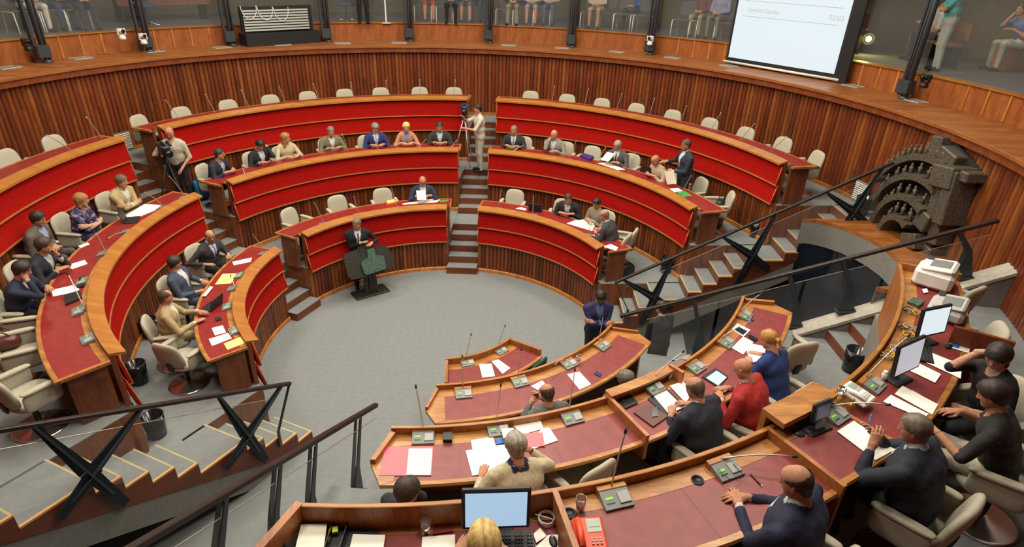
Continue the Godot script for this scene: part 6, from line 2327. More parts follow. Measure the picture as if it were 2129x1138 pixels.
	sheet([[135, 617], [168, 607], [172, 622], [137, 637]], h2, 0.03, M.black, "telephone", "flat black telephone set on the second-tier desk", "telephone")
	sheet([[420, 617], [437, 596], [443, 598], [428, 617]], h1 + 0.02, 0.01, M.white, "tablet", "white tablet beside the blue-grey suit", "tablet")
	sheet([[447, 663], [459, 660], [461, 666], [450, 669]], h1, 0.02, M.black, "mobile_phone", "dark phone on the leather by the tablet", "phone")
	sheet([[1227, 500], [1240, 497], [1250, 503], [1238, 507]], h1, 0.03, M.black, "telephone_set", "dark telephone set by the printed sheet", "telephone")
	# waste bins
	for q in [[316, 700, 1, "black waste bin behind the beige-suited man"], [292, 795, 1, "black waste bin below the empty turned armchair"], [328, 905, 1, "black waste bin on the stair landing by the crossed struts"], [521, 512, 1, "black waste bin in the aisle by the bearded man"], [1570, 492, 2, "black waste bin at the second landing under the relief"], [1384, 565, 1, "black waste bin at the first landing behind the handbag"], [1788, 445, 3, "black waste bin at the top landing by the relief"], [1768, 770, 2, "black waste bin beside the dais steps"]]:
		var p := at(q[0], q[1], q[2] * STEP)
		var o := thing("waste_bin", q[3], "bin", p, 0.0, "black waste bins")
		var st := begin(true)
		lathe(st, Transform3D(), [Vector2(0, 0.002), Vector2(0.115, 0.002), Vector2(0.14, 0.34), Vector2(0.134, 0.34), Vector2(0.11, 0.02), Vector2(0, 0.02)], 24)
		part(o, "body", st, M.black_gloss)
		st = begin(true)
		var ring := []
		for i in 25: ring.append(Vector3(0.138 * cos(TAU * i / 24.0), 0.34, 0.138 * sin(TAU * i / 24.0)))
		tube(st, ring, 0.006, -1, 6, false)
		part(o, "rim", st, M.steel)
	# bags
	bag(at(1300, 572, STEP), 0.5, Vector3(0.42, 0.26, 0.2), M.black, "black leather handbag on the first landing beside the desk end")
	bag(at(1497, 433, 2 * STEP + 0.45), 0.9, Vector3(0.36, 0.20, 0.16), M.black, "black leather bag lying on the end armchair of the second tier")
	bag(at(14, 722, 2 * STEP + 0.47), 0.5, Vector3(0.36, 0.18, 0.26), M.brown_leather, "dark brown leather bag on the empty armchair")
	bag(at(1490, 468, 2 * STEP), 0.9, Vector3(0.34, 0.22, 0.2), M.brown_leather, "brown bag on the floor by the second tier's end panel")
	var ru := at(424, 415, 2 * STEP)
	var rk := thing("rucksack", "navy rucksack with a bright blue band leaning on the desk end", "rucksack", ru, 0.7)
	var s2 := begin(true)
	pad(s2, Transform3D(Basis(), Vector3(0, 0.24, 0)), 0.34, 0.46, 0.24, 0.0, 3.0)
	part(rk, "body", s2, M.blue_bag)
	s2 = begin(true)
	pad(s2, Transform3D(Basis(), Vector3(-0.11, 0.24, 0.02)), 0.09, 0.44, 0.25, 0.0, 3.0)
	part(rk, "band", s2, M.cyan)
	s2 = begin(true)
	pad(s2, Transform3D(Basis(), Vector3(0.05, 0.17, 0.10)), 0.2, 0.2, 0.1)
	part(rk, "pocket", s2, M.blue_bag)
	# video cameras on tripods
	for g in figures:
		if "bald cameraman" in g.spec.label:
			camcorder(g.base + Basis(Vector3.UP, g.turn) * Vector3(-0.06, 0, 0.36), Vector3.ZERO, Vector3.ZERO, 0.75, "black video camera on a tripod held by the bald cameraman", true)
	camcorder(at(966, 343, 2 * STEP), Vector3(0, 0, 0), Vector3.ZERO, 0.1, "large video camera with blue rain cover on a silver tripod", false)
	# paper in the speaker's hand
	for g in figures:
		if "speaking" in g.spec.label:
			var hd: Transform3D = g.hands[0][0]
			var w := Transform3D(Basis(Vector3.UP, g.turn), g.base) * hd.origin
			var st := begin()
			bx(st, Transform3D(Basis(Vector3.UP, 0.8) * Basis(Vector3.BACK, 0.3) * Basis(Vector3.RIGHT, 0.15), Vector3(0.0, -0.14, 0.03)), Vector3(0.21, 0.297, 0.004))
			single("speech_paper", st, M.paper, "white sheet held by the standing speaker in navy", "paper", w, g.turn)
		if "reading a sheet" in g.spec.label or "blazer reading" in g.spec.label:
			var hd: Transform3D = g.hands[1][0]
			var w := Transform3D(Basis(Vector3.UP, g.turn), g.base) * (hd.origin + Vector3(0.09, 0.05, 0.09))
			var st := begin()
			bx(st, Transform3D(Basis(Vector3.RIGHT, 0.5), Vector3.ZERO), Vector3(0.21, 0.004, 0.29))
			single("held_paper", st, M.paper, "printed sheet held in both hands by " + ("the man with dark red tie" if "reading a sheet" in g.spec.label else "the bald man in blue blazer"), "paper", w, g.turn)
	# white louvred grilles at the slat wall's foot
	for q in [[254, 285, 3.1], [1790, 400, 3.0]]:
		var p := at_cyl(q[0], q[1], WALL_R - 0.08)
		var o := thing("wall_heater", ["white louvred heater standing at the end of the top-tier desk", "white louvred heater behind the top landing's waste bin"][0 if q[0] < 1000 else 1], "heater", Vector3(p.x, 3 * STEP, p.z), face_to(p, Vector3.ZERO))
		for i in 9:
			var st := begin()
			bx(st, Transform3D(Basis(Vector3.RIGHT, 0.4), Vector3(0, 0.08 + i * 0.04, 0.02)), Vector3(0.34, 0.022, 0.012))
			part(o, "louvre", st, M.white)
		var st := begin()
		box_at(st, Vector3(0, 0.22, -0.01), Vector3(0.36, 0.44, 0.02))
		part(o, "back", st, M.console)
	var fp := at(1702, 650, 0.6)
	var lr := thing("leaflet_stand", "small stand with blue and white leaflets in the dark passage", "leaflet stand", Vector3(fp.x, 0.012, fp.z), 0.6)
	var st3 := begin()
	bx(st3, Transform3D(Basis(Vector3.RIGHT, -0.5), Vector3(0, 0.55, 0)), Vector3(0.34, 0.42, 0.02))
	part(lr, "board", st3, M.paper2)
	st3 = begin()
	bx(st3, Transform3D(Basis(Vector3.RIGHT, -0.5), Vector3(0.03, 0.56, 0.015)), Vector3(0.2, 0.28, 0.012))
	part(lr, "leaflet", st3, M.blue_card)
	st3 = begin(true)
	tube(st3, [Vector3(0, 0, -0.05), Vector3(0, 0.5, -0.02)], 0.02, -1, 8)
	part(lr, "leg", st3, M.steel)

func tier_mic(q: Array, h: float, n: int, label: String, group: String) -> void:
	var b := at(q[0], q[1], h + 0.02)
	b = pol(ROW_R[n - 1] + 0.10, ang(b), h)
	var d := 0.40
	if absf(q[3] - q[1]) < 18: d = 0.16
	var tip := at(q[2], q[3], h + d)
	if d > 0.3: tip = at_cyl(q[2], q[3], ROW_R[n - 1] + 0.14)
	if (tip - b).length() > 0.55: tip = b + (tip - b).normalized() * 0.55
	microphone(b, tip, face_to(b, Vector3.ZERO), false, label, group)

func laptop(p: Vector3, add: float, shell: Material, deck: Material, label: String, open_ := true) -> void:
	# the screen's back faces the hall's centre
	var o := thing("laptop", label, "laptop", p, face_to(p, Vector3.ZERO) + add, "laptops on the tiers")
	var st := begin()
	box_at(st, Vector3(0, 0.009, -0.10), Vector3(0.30, 0.018, 0.20), 0, 0.004)
	part(o, "base", st, deck)
	st = begin()
	bx(st, Transform3D(Basis(Vector3.RIGHT, 0.25), Vector3(0, 0.105, 0.03)), Vector3(0.30, 0.20, 0.012), 0.004)
	part(o, "lid", st, shell)

func bag(p: Vector3, turn: float, s: Vector3, m: Material, label: String) -> void:
	var o := thing("handbag", label, "bag", p, turn)
	var st := begin(true)
	pad(st, Transform3D(Basis(), Vector3(0, s.y / 2, 0)), s.x, s.y, s.z, 0.0, 3.4, 28, 0.12)
	part(o, "body", st, m)
	for z in [-1.0, 1.0]:
		st = begin(true)
		tube(st, curve3(Vector3(-s.x * 0.25, s.y * 0.9, z * s.z * 0.2), Vector3(s.x * 0.25, s.y * 0.9, z * s.z * 0.2), Vector3(0, 0.09, z * 0.02), 10), 0.009, -1, 6)
		part(o, "handle", st, m)

func camcorder(foot: Vector3, _a: Vector3, _b: Vector3, aim: float, label: String, small: bool) -> void:
	var o := thing("video_camera", label, "camera", foot, aim)
	var top := 1.28 if small else 1.42
	for k in 3:
		var an := k * TAU / 3.0 + 0.4
		var st := begin(true)
		tube(st, [Vector3(0.36 * sin(an), 0.01, 0.36 * cos(an)), Vector3(0.03 * sin(an), top - 0.22, 0.03 * cos(an))], 0.016, 0.014, 8)
		part(o, "tripod_leg", st, M.black if small else M.chrome_soft)
	var st := begin(true)
	tube(st, [Vector3(0, top - 0.40, 0), Vector3(0, top - 0.06, 0)], 0.03, 0.035, 10)
	part(o, "column", st, M.black)
	st = begin(true)
	tube(st, [Vector3(0, top - 0.08, -0.03), Vector3(-0.12, top - 0.22, -0.36)], 0.012, -1, 8)
	part(o, "pan_handle", st, M.black)
	st = begin()
	box_at(st, Vector3(0, top + 0.07, 0), Vector3(0.15, 0.2, 0.40), 0, 0.03)
	part(o, "body", st, M.black if small else M.blue_bag)
	st = begin()
	box_at(st, Vector3(0, top + 0.20, 0.03), Vector3(0.05, 0.05, 0.26), 0, 0.015)
	part(o, "top_handle", st, M.black)
	st = begin(true)
	tube(st, [Vector3(0, top + 0.07, 0.18), Vector3(0, top + 0.06, 0.38)], 0.055, 0.07, 16)
	part(o, "lens", st, M.black_gloss)
	st = begin(true)
	tube(st, [Vector3(0.11, top + 0.16, 0.10), Vector3(0.11, top + 0.17, -0.12)], 0.03, 0.035, 12)
	part(o, "viewfinder", st, M.black)
	st = begin(true)
	tube(st, [Vector3(-0.1, top + 0.2, 0.06), Vector3(-0.1, top + 0.2, 0.36)], 0.022, -1, 10)
	part(o, "microphone", st, M.black)

# ---------------------------------------------------------------- things on the presidency's desks
func dais_mic(c: Array, tip: Array, h: float, d: float, label: String) -> void:
	var p := at(c[0], c[1], h)
	var t := at(tip[0], tip[1], h + d)
	if (t - p).length() > 0.6: t = p + (t - p).normalized() * 0.6
	microphone(p, t, face_to(p, Vector3.ZERO), true, label, "microphone consoles of the presidency")

func tumbler(p: Vector3, label: String) -> void:
	var o := thing("water_glass", label, "glass", p, 0.0, "water glasses on the dais")
	var st := begin(true)
	lathe(st, Transform3D(), [Vector2(0, 0.0), Vector2(0.032, 0.0), Vector2(0.037, 0.11), Vector2(0.0345, 0.11), Vector2(0.030, 0.012), Vector2(0, 0.012)], 24)
	part(o, "vessel", st, M.tumbler)
	st = begin(true)
	lathe(st, Transform3D(), [Vector2(0, 0.0125), Vector2(0.0295, 0.0125), Vector2(0.0325, 0.065), Vector2(0, 0.065)], 24)
	part(o, "water", st, M.glass)

func monitor(p: Vector3, turn: float, w: float, h: float, m: Material, label: String) -> Node3D:
	# screen towards +z
	var o := thing("monitor", label, "monitor", p, turn)
	var st := begin()
	bx(st, Transform3D(Basis(Vector3.RIGHT, -0.12), Vector3(0, 0.12 + h / 2, 0)), Vector3(w + 0.05, h + 0.05, 0.035), 0.008)
	part(o, "housing", st, M.black)
	st = begin()
	bx(st, Transform3D(Basis(Vector3.RIGHT, -0.12), Vector3(0, 0.12 + h / 2 + 0.002, 0.018)), Vector3(w, h, 0.004))
	part(o, "display", st, m)
	st = begin()
	box_at(st, Vector3(0, 0.07, -0.04), Vector3(0.07, 0.14, 0.03), 0, 0.005)
	part(o, "neck", st, M.black)
	st = begin()
	box_at(st, Vector3(0, 0.008, -0.02), Vector3(0.24, 0.016, 0.18), 0, 0.006)
	part(o, "foot", st, M.black)
	return o

func keyboard(p: Vector3, turn: float, label: String) -> void:
	var o := thing("keyboard", label, "keyboard", p, turn)
	var st := begin()
	bx(st, Transform3D(Basis(Vector3.RIGHT, 0.05), Vector3(0, 0.012, 0)), Vector3(0.45, 0.018, 0.16), 0.004)
	part(o, "tray", st, M.black)
	var kb := begin()
	box_at(kb, Vector3.ZERO, Vector3(0.0165, 0.009, 0.0165), 0, 0.003)
	var km := done(kb)
	for r in 5:
		for c in 21:
			if c in [14, 18]: continue
			var k := mi("key", km, M.key)
			o.add_child(k, true)
			k.position = Vector3(-0.206 + c * 0.0206, 0.024 + (2 - r) * -0.0010, -0.058 + r * 0.027)

func mouse(p: Vector3, turn: float, label: String) -> void:
	var o := thing("computer_mouse", label, "mouse", p, turn)
	var st := begin(true)
	ball(st, Vector3(0, 0.012, 0), Vector3(0.03, 0.02, 0.052))
	part(o, "body", st, M.black)
	st = begin(true)
	tube(st, [Vector3(0, 0.028, 0.02), Vector3(0, 0.028, 0.034)], 0.006, -1, 8)
	part(o, "wheel", st, M.grey_plastic)
	st = begin(true)
	tube(st, curve3(Vector3(0, 0.01, 0.05), Vector3(0.05, 0.005, 0.3), Vector3(0.03, 0, 0)), 0.0025, -1, 5)
	part(o, "cable", st, M.black)

func printer(p: Vector3, turn: float, s: Vector3, m: Material, label: String) -> void:
	var o := thing("printer", label, "printer", p, turn)
	var st := begin()
	box_at(st, Vector3(0, s.y * 0.36, 0), Vector3(s.x, s.y * 0.72, s.z), 0, 0.04)
	part(o, "body", st, m)
	st = begin()
	bx(st, Transform3D(Basis(Vector3.RIGHT, 0.14), Vector3(0, s.y * 0.80, -s.z * 0.02)), Vector3(s.x * 0.92, s.y * 0.22, s.z * 0.86), 0.03)
	part(o, "cover", st, m)
	st = begin()
	bx(st, Transform3D(Basis(Vector3.RIGHT, 0.14), Vector3(0.02, s.y * 0.92, -0.02)), Vector3(s.x * 0.6, 0.012, s.z * 0.5), 0.004)
	part(o, "paper_output", st, M.console)
	st = begin()
	box_at(st, Vector3(-s.x * 0.3, s.y * 0.9, s.z * 0.30), Vector3(s.x * 0.24, 0.02, s.z * 0.18), 0, 0.006)
	part(o, "control_panel", st, M.steel)
	st = begin()
	box_at(st, Vector3(0, s.y * 0.12, s.z * 0.5), Vector3(s.x * 0.8, s.y * 0.14, 0.012), 0, 0.004)
	part(o, "tray_front", st, M.grey_plastic)

func telephone(p: Vector3, turn: float, body: Material, panel: Material, label: String) -> void:
	var o := thing("telephone", label, "telephone", p, turn)
	var st := begin()
	bx(st, Transform3D(Basis(Vector3.RIGHT, 0.16), Vector3(0, 0.03, 0)), Vector3(0.20, 0.04, 0.24), 0.012)
	part(o, "base", st, body)
	st = begin()
	bx(st, Transform3D(Basis(Vector3.RIGHT, 0.16), Vector3(0.035, 0.055, -0.05)), Vector3(0.10, 0.014, 0.10), 0.005)
	part(o, "panel", st, panel)
	st = begin()
	bx(st, Transform3D(Basis(Vector3.RIGHT, 0.16), Vector3(0.035, 0.063, -0.06)), Vector3(0.075, 0.006, 0.045))
	part(o, "display", st, M.lcd)
	for r in 3:
		for c in 3:
			st = begin()
			bx(st, Transform3D(Basis(Vector3.RIGHT, 0.16), Vector3(0.008 + c * 0.027, 0.044, 0.035 + r * 0.02)), Vector3(0.016, 0.008, 0.010), 0.002)
			part(o, "key", st, panel)
	st = begin(true)
	tube(st, [Vector3(-0.065, 0.065, -0.1), Vector3(-0.065, 0.075, 0), Vector3(-0.065, 0.055, 0.1)], 0.022, -1, 10)
	part(o, "handset", st, body)

func build_dais_things() -> void:
	var h0: float = DAIS_H[0] - 0.118
	var h1: float = DAIS_H[1] - 0.078
	var h2: float = DAIS_H[2] - 0.088
	var h3: float = DAIS_H[3] - 0.078
	var hb: float = DAIS_H[3] - 0.198
	var hp: float = DAIS_H[3] - 0.018
	var o: Node3D
	var st: SurfaceTool
	# consoles with goosenecks
	dais_mic([972, 757], [979, 697], h0, 0.42, "microphone console at the two-place desk beside the loose sheets")
	dais_mic([1042, 732], [1050, 679], h0, 0.42, "microphone console at the two-place desk's green-chair end")
	dais_mic([964, 822], [961, 743], h1, 0.42, "microphone console at the four-place desk's empty end")
	dais_mic([1082, 798], [1084, 729], h1, 0.42, "microphone console before the man in grey pullover")
	dais_mic([1184, 760], [1152, 760], h1, 0.12, "microphone console with folded neck beside a stemmed glass")
	dais_mic([1254, 722], [1254, 659], h1, 0.40, "microphone console beside the man with bowed head")
	dais_mic([880, 914], [865, 807], h2, 0.44, "microphone console above the pink folder")
	dais_mic([1036, 898], [1041, 803], h2, 0.44, "microphone console above the spiral notebook")
	dais_mic([1190, 873], [1195, 771], h2, 0.44, "microphone console at the unoccupied place beside the podium")
	dais_mic([1361, 810], [1419, 733], h2 + 0.02, 0.34, "microphone console on the raised podium desk")
	dais_mic([1448, 768], [1400, 750], h2, 0.10, "microphone console above the black tablet")
	dais_mic([1511, 716], [1563, 668], h2, 0.25, "microphone console beside the white tablet")
	dais_mic([1550, 660], [1580, 613], h2, 0.30, "microphone console at the empty desk end above the stone curb")
	dais_mic([1280, 1042], [1300, 900], h3, 0.46, "microphone console beside the orange telephone")
	dais_mic([1510, 982], [1648, 950], h3, 0.14, "microphone console with spectacles lying on it")
	dais_mic([1738, 868], [1842, 842], hp, 0.20, "microphone console with drooping neck at the presiding podium")
	dais_mic([1816, 805], [1888, 700], h3, 0.40, "microphone console among cables beside the white bottle")
	# papers: [corners, height, material, name, label, category]
	var n := 0
	for q in [
		[[[996, 758], [1022, 757], [1029, 783], [1003, 786]], h0, M.paper, "paper_sheet", "loose white sheet on the two-place desk beside a console", "paper"],
		[[[1022, 752], [1036, 748], [1061, 766], [1045, 778]], h0, M.paper, "paper_sheet", "loose white sheet on the two-place desk, tilted over another", "paper"],
		[[[1104, 804], [1127, 792], [1133, 798], [1118, 812]], h1, M.paper, "paper_sheet", "white sheet in front of the man in grey pullover", "paper"],
		[[[1179, 779], [1205, 774], [1229, 800], [1205, 811]], h1, M.paper, "paper_sheet", "white sheet beside the blue phone on the four-place desk", "paper"],
		[[[801, 930], [901, 929], [897, 990], [788, 990]], h2, M.pink, "folder", "open pink folder at the dais desk's free end", "folder"],
		[[[850, 934], [899, 934], [895, 989], [845, 989]], h2 + 0.004, M.paper2, "document", "thick white document lying on the pink folder", "paper"],
		[[[968, 938], [1013, 931], [1024, 985], [982, 990]], h2, M.paper, "notebook_page", "white spiral notebook page by the woman in cream", "notebook"],
		[[[1013, 931], [1052, 925], [1064, 962], [1024, 985]], h2, M.paper, "notebook_page", "facing spiral notebook page under the woman's hand", "notebook"],
		[[[979, 917], [1025, 909], [1031, 930], [982, 935]], h2, M.paper2, "paper_sheet", "pale folded sheet above the spiral notebook", "paper"],
		[[[1031, 914], [1047, 911], [1049, 922], [1033, 925]], h2, M.blue_card, "card", "small blue card above the notebook", "card"],
		[[[1043, 893], [1068, 891], [1072, 906], [1046, 912]], h2 + 0.05, M.paper, "printed_card", "black-printed white card leaning on the console", "card"],
		[[[1065, 884], [1122, 871], [1130, 892], [1085, 905]], h2, M.paper, "paper_sheet", "large white sheet beside the printed card", "paper"],
		[[[1125, 893], [1142, 890], [1160, 917], [1098, 938]], h2, M.paper, "paper_sheet", "large white sheet under the pink one", "paper"],
		[[[1084, 903], [1128, 900], [1133, 928], [1092, 930]], h2 + 0.006, M.pink, "paper_sheet", "pink sheet on top of white papers", "paper"],
		[[[1280, 823], [1302, 812], [1327, 838], [1300, 850]], h2 + 0.01, M.black, "folder", "closed black folder at the podium divider", "folder"],
		[[[1316, 857], [1350, 840], [1389, 866], [1358, 888]], h2 + 0.008, M.brown_leather, "folder", "dark leather folder with a phone on it", "folder"],
		[[[1346, 830], [1386, 808], [1426, 846], [1388, 868]], h2, M.black, "folder", "open black folder under white pages at the podium", "folder"],
		[[[1357, 822], [1385, 812], [1421, 848], [1391, 862]], h2 + 0.008, M.paper, "document", "white page in the podium's open folder", "paper"],
		[[[1392, 803], [1420, 794], [1443, 816], [1425, 838]], h2 + 0.004, M.paper, "document", "white page beside the writing man's head", "paper"],
		[[[1521, 724], [1545, 701], [1566, 712], [1545, 738]], h2, M.paper, "paper_sheet", "white sheet under the blonde woman's pen", "paper"],
		[[[1548, 712], [1592, 722], [1588, 746], [1560, 757]], h2 + 0.004, M.paper, "paper_sheet", "large white sheet by the blonde woman's elbow", "paper"],
		[[[1740, 898], [1775, 876], [1862, 935], [1820, 958]], hp, M.paper, "document", "white document before the presiding man", "paper"],
		[[[1836, 836], [1852, 822], [1930, 862], [1920, 872]], h3, M.paper, "paper_sheet", "white printed sheet below the drooping microphone", "paper"],
		[[[1860, 820], [1876, 803], [1950, 842], [1938, 863]], h3, M.paper, "paper_sheet", "white sheet beside the reaching woman's hand", "paper"],
		[[[1880, 766], [1890, 747], [1956, 779], [1944, 797]], h3, M.paper, "paper_sheet", "white sheet under the tilted monitor", "paper"],
		[[[1924, 754], [1935, 734], [2000, 760], [1997, 788]], h3, M.paper, "paper_sheet", "white sheet beside the black mouse", "paper"],
		[[[1970, 722], [1974, 703], [2020, 716], [2014, 735]], h3, M.paper, "brochure", "blue and white brochure by the low partition", "brochure"],
		[[[1970, 718], [1974, 703], [1997, 710], [1993, 725]], h3 + 0.006, M.blue_card, "card", "blue card lying on the brochure", "card"],
		[[[612, 1150], [626, 1092], [680, 1090], [672, 1150]], hb + 0.05, M.paper2, "document", "cream document in the black tray", "paper"],
		[[[725, 1150], [734, 1112], [801, 1114], [796, 1150]], hb + 0.012, M.paper, "document", "white document on a black folder at the clerk desk", "paper"],
		[[[876, 1150], [878, 1118], [946, 1113], [947, 1150]], hb, M.paper, "document", "white document by the blonde clerk", "paper"],
		[[[712, 1150], [715, 1100], [790, 1104], [790, 1150]], hb, M.black, "folder", "black folder beside the document tray", "folder"],
		[[[900, 1112], [903, 1082], [940, 1078], [943, 1106]], hb, M.leather_red, "notebook", "dark red notebook behind the water glass", "notebook"],
		[[[1108, 1112], [1123, 1099], [1136, 1116], [1115, 1130]], hb, M.paper, "note", "small white note by the coiled cable", "note"],
		[[[1112, 1140], [1140, 1114], [1160, 1113], [1160, 1145]], hb + 0.003, M.paper, "paper_sheet", "white sheet under the clerk's mouse", "paper"],
		[[[1235, 777], [1240, 772], [1252, 778], [1247, 784]], h1, M.blue_bag, "mobile_phone", "dark blue mobile phone on the four-place desk", "phone"],
		[[[1356, 848], [1366, 847], [1368, 866], [1355, 868]], h2 + 0.012, M.black_gloss, "mobile_phone", "black mobile phone on the leather folder", "phone"],
		[[[1554, 699], [1560, 696], [1576, 706], [1569, 711]], h2, M.black_gloss, "mobile_phone", "black mobile phone beside the white tablet", "phone"],
		[[[922, 905], [940, 904], [940, 921], [921, 921]], h2, M.black, "spectacle_case", "black spectacle case beside the pink-folder console", "case"]]:
		n += 1
		sheet(q[0], q[1] + 0.0002 * n, 0.005 if q[5] != "case" else 0.04, q[2], q[3], q[4], q[5])
	# tablets
	for q in [[[[1459, 785], [1487, 767], [1514, 784], [1494, 807]], [[1468, 786], [1490, 771], [1511, 785], [1493, 802]], M.black, M.screen_white, "black tablet with lit page before the man in red"], [[[1521, 686], [1533, 674], [1560, 688], [1546, 702]], [[1527, 686], [1535, 679], [1554, 689], [1545, 697]], M.white, M.black_gloss, "white tablet with dark screen by the blonde woman's papers"]]:
		var body := sheet(q[0], h2 + 0.002, 0.012, q[2], "tablet", q[4], "tablet")
		var pts := []
		for c in q[1]: pts.append(at(c[0], c[1], h2 + 0.0145))
		st = begin()
		slab(st, pts, h2 + 0.014, h2 + 0.0155)
		wpart(body, "display", st, q[3])
	tumbler(at(1202, 753, h1), "stemmed water glass on the four-place desk")
	tumbler(at(1390, 788, h2), "water glass on the raised podium desk")
	tumbler(at(1206, 1060, h3), "half-full water glass beside the orange telephone's console")
	tumbler(at(886, 1106, hb), "tall water glass at the clerk's monitor")
	tumbler(at(1744, 828, hp), "water glass at the presiding podium beside the white telephone")
	telephone(at(1225, 1120, h3), face_to(at(1225, 1120, h3), Vector3.ZERO) + PI - 0.15, M.orange, M.grey_plastic, "orange telephone with a grey panel on the top-row desk")
	telephone(at(1780, 826, hp), face_to(at(1780, 826, hp), Vector3.ZERO) + PI, M.white, M.grey_plastic, "white telephone at the presiding podium")
	# grommets in the desk
	for q in [[1450, 999], [1184, 1068]]:
		st = begin(true)
		lathe(st, Transform3D(), [Vector2(0, 0.001), Vector2(0.036, 0.001), Vector2(0.036, 0.007), Vector2(0.046, 0.007), Vector2(0.048, 0.0)], 24)
		single("cable_grommet", st, M.black, "round black cable grommet let into the top-row desk", "grommet", at(q[0], q[1], h3), 0.0, "cable grommets")
	# spectacles and pen
	o = thing("reading_spectacles", "thin black spectacles lying on a console", "spectacles", at(1520, 985, h3 + 0.04), 0.4)
	st = begin(true)
	tube(st, [Vector3(-0.07, 0.01, -0.06), Vector3(-0.065, 0.015, 0.05), Vector3(-0.03, 0.02, 0.06), Vector3(0.03, 0.02, 0.06), Vector3(0.065, 0.015, 0.05), Vector3(0.07, 0.01, -0.06)], 0.003, -1, 6)
	part(o, "frame", st, M.black)
	for p in [[[1560, 986], [1586, 1013], h3, M.black, "black ballpoint pen on the top-row leather"], [[1896, 812], [1920, 826], h3, M.grey_plastic, "clear pen between the clerks' sheets"], [[1806, 880], [1812, 862], hp + 0.08, M.blue_card, "blue pen held over the presiding man's document"], [[1990, 745], [2010, 750], h3, M.white, "white pen by the brochure"]]:
		var a := at(p[0][0], p[0][1], p[2] + 0.006)
		var b := at(p[1][0], p[1][1], p[2] + 0.006)
		if b.distance_to(a) > 0.16: b = a + (b - a).normalized() * 0.15
		o = thing("pen", p[4], "pen", a)
		st = begin(true)
		tube(st, [Vector3.ZERO, (b - a) * 0.85], 0.005, -1, 8)
		part(o, "barrel", st, p[3])
		st = begin(true)
		tube(st, [(b - a) * 0.85, b - a], 0.005, 0.001, 8)
		part(o, "tip", st, M.chrome_soft)
	# clerk's boxed desk
	var mp := at(1030, 1112, hb)
	var out := atan2(mp.x, mp.z)
	monitor(mp, out - 0.10, 0.40, 0.27, M.screen_blue, "wide monitor with a pale document in front of the blonde clerk")
	keyboard(at(1040, 1128, hb), out - 0.12, "black keyboard under the blonde clerk's monitor")
	mouse(at(1150, 1130, hb), out + PI, "black mouse on a white sheet at the clerk desk")
	o = thing("coiled_cable", "coiled white cable on the clerk desk", "cable", at(1136, 1082, hb + 0.01))
	st = begin(true)
	var coil := [Vector3(-0.08, 0.03, -0.02)]
	for i in 50: coil.append(Vector3(0.055 * cos(i * 0.4), 0.006 + i * 0.0006, 0.055 * sin(i * 0.4)))
	tube(st, coil, 0.005, -1, 6)
	part(o, "coil", st, M.white)
	o = thing("document_tray", "black plastic document tray with pens at the clerk desk's end", "tray", at(660, 1120, hb), atan2(mp.x, mp.z) - 0.2)
	for q in [[0, 0.006, 0, 0.36, 0.012, 0.34], [-0.18, 0.03, 0, 0.008, 0.06, 0.34], [0.18, 0.03, 0, 0.008, 0.06, 0.34], [0, 0.03, -0.17, 0.36, 0.06, 0.008], [0.085, 0.03, 0, 0.006, 0.06, 0.34]]:
		st = begin()
		box_at(st, Vector3(q[0], q[1], q[2]), Vector3(q[3], q[4], q[5]))
		part(o, "wall_panel", st, M.black)
	o = thing("highlighter", "yellow-green highlighter pen in the document tray", "highlighter", at(685, 1110, hb + 0.03), 0.1)
	st = begin(true)
	tube(st, [Vector3(0, 0, -0.06), Vector3(0, 0, 0.05)], 0.009, -1, 8)
	part(o, "barrel", st, M.lime)
	st = begin(true)
	tube(st, [Vector3(0, 0, 0.05), Vector3(0, 0, 0.065)], 0.006, 0.004, 8)
	part(o, "tip", st, M.lime)
	sheet([[692, 1100], [703, 1098], [703, 1110], [691, 1112]], hb + 0.03, 0.02, M.lime, "sticky_notes", "block of yellow sticky notes in the document tray", "notes")
	# presiding podium
	var pp := at(1695, 890, hp)
	o = monitor(pp, atan2(pp.x, pp.z) - 0.1, 0.15, 0.12, M.screen_dark, "small grey-framed screen at the presiding podium")
	st = begin(true)
	lathe(st, Transform3D(), [Vector2(0, 0), Vector2(0.05, 0), Vector2(0.05, 0.008), Vector2(0, 0.012)], 24)
	single("desk_disc", st, M.steel, "round dark foot disc beside the small podium screen", "stand foot", at(1660, 900, hp))
	o = thing("hand_bell", "small brass hand bell at the presiding podium", "bell", at(1768, 850, hp))
	st = begin(true)
	lathe(st, Transform3D(), [Vector2(0.036, 0.0), Vector2(0.028, 0.02), Vector2(0.022, 0.05), Vector2(0.0, 0.06)], 20)
	part(o, "bell_body", st, M.brass)
	st = begin(true)
	tube(st, [Vector3(0, 0.055, 0), Vector3(0, 0.10, 0)], 0.008, 0.011, 10)
	part(o, "handle", st, M.brass)
	# clerks' computers
	var m1 := at(1868, 790, h3)
	monitor(m1, atan2(m1.x, m1.z) - 0.25, 0.36, 0.28, M.screen_grey, "tilted black monitor seen side-on beside the white bottle")
	var m2 := at(1922, 712, h3)
	monitor(m2, atan2(m2.x, m2.z) - 0.55, 0.34, 0.27, M.screen_white, "black monitor with a bright page next to the printers")
	var kp := at(1917, 730, h3)
	keyboard(kp, atan2(kp.x, kp.z) + 0.25, "black keyboard in front of the bright-page monitor")
	mouse(at(1972, 722, h3), 2.2, "black mouse beside the brochure")
	o = thing("pill_bottle", "small white plastic bottle among the cables", "bottle", at(1836, 790, h3))
	st = begin(true)
	lathe(st, Transform3D(), [Vector2(0, 0), Vector2(0.025, 0), Vector2(0.026, 0.06), Vector2(0.018, 0.075), Vector2(0, 0.075)], 18)
	part(o, "vessel", st, M.white)
	st = begin(true)
	lathe(st, Transform3D(), [Vector2(0.019, 0.074), Vector2(0.020, 0.095), Vector2(0, 0.096)], 18)
	part(o, "cap", st, M.white)
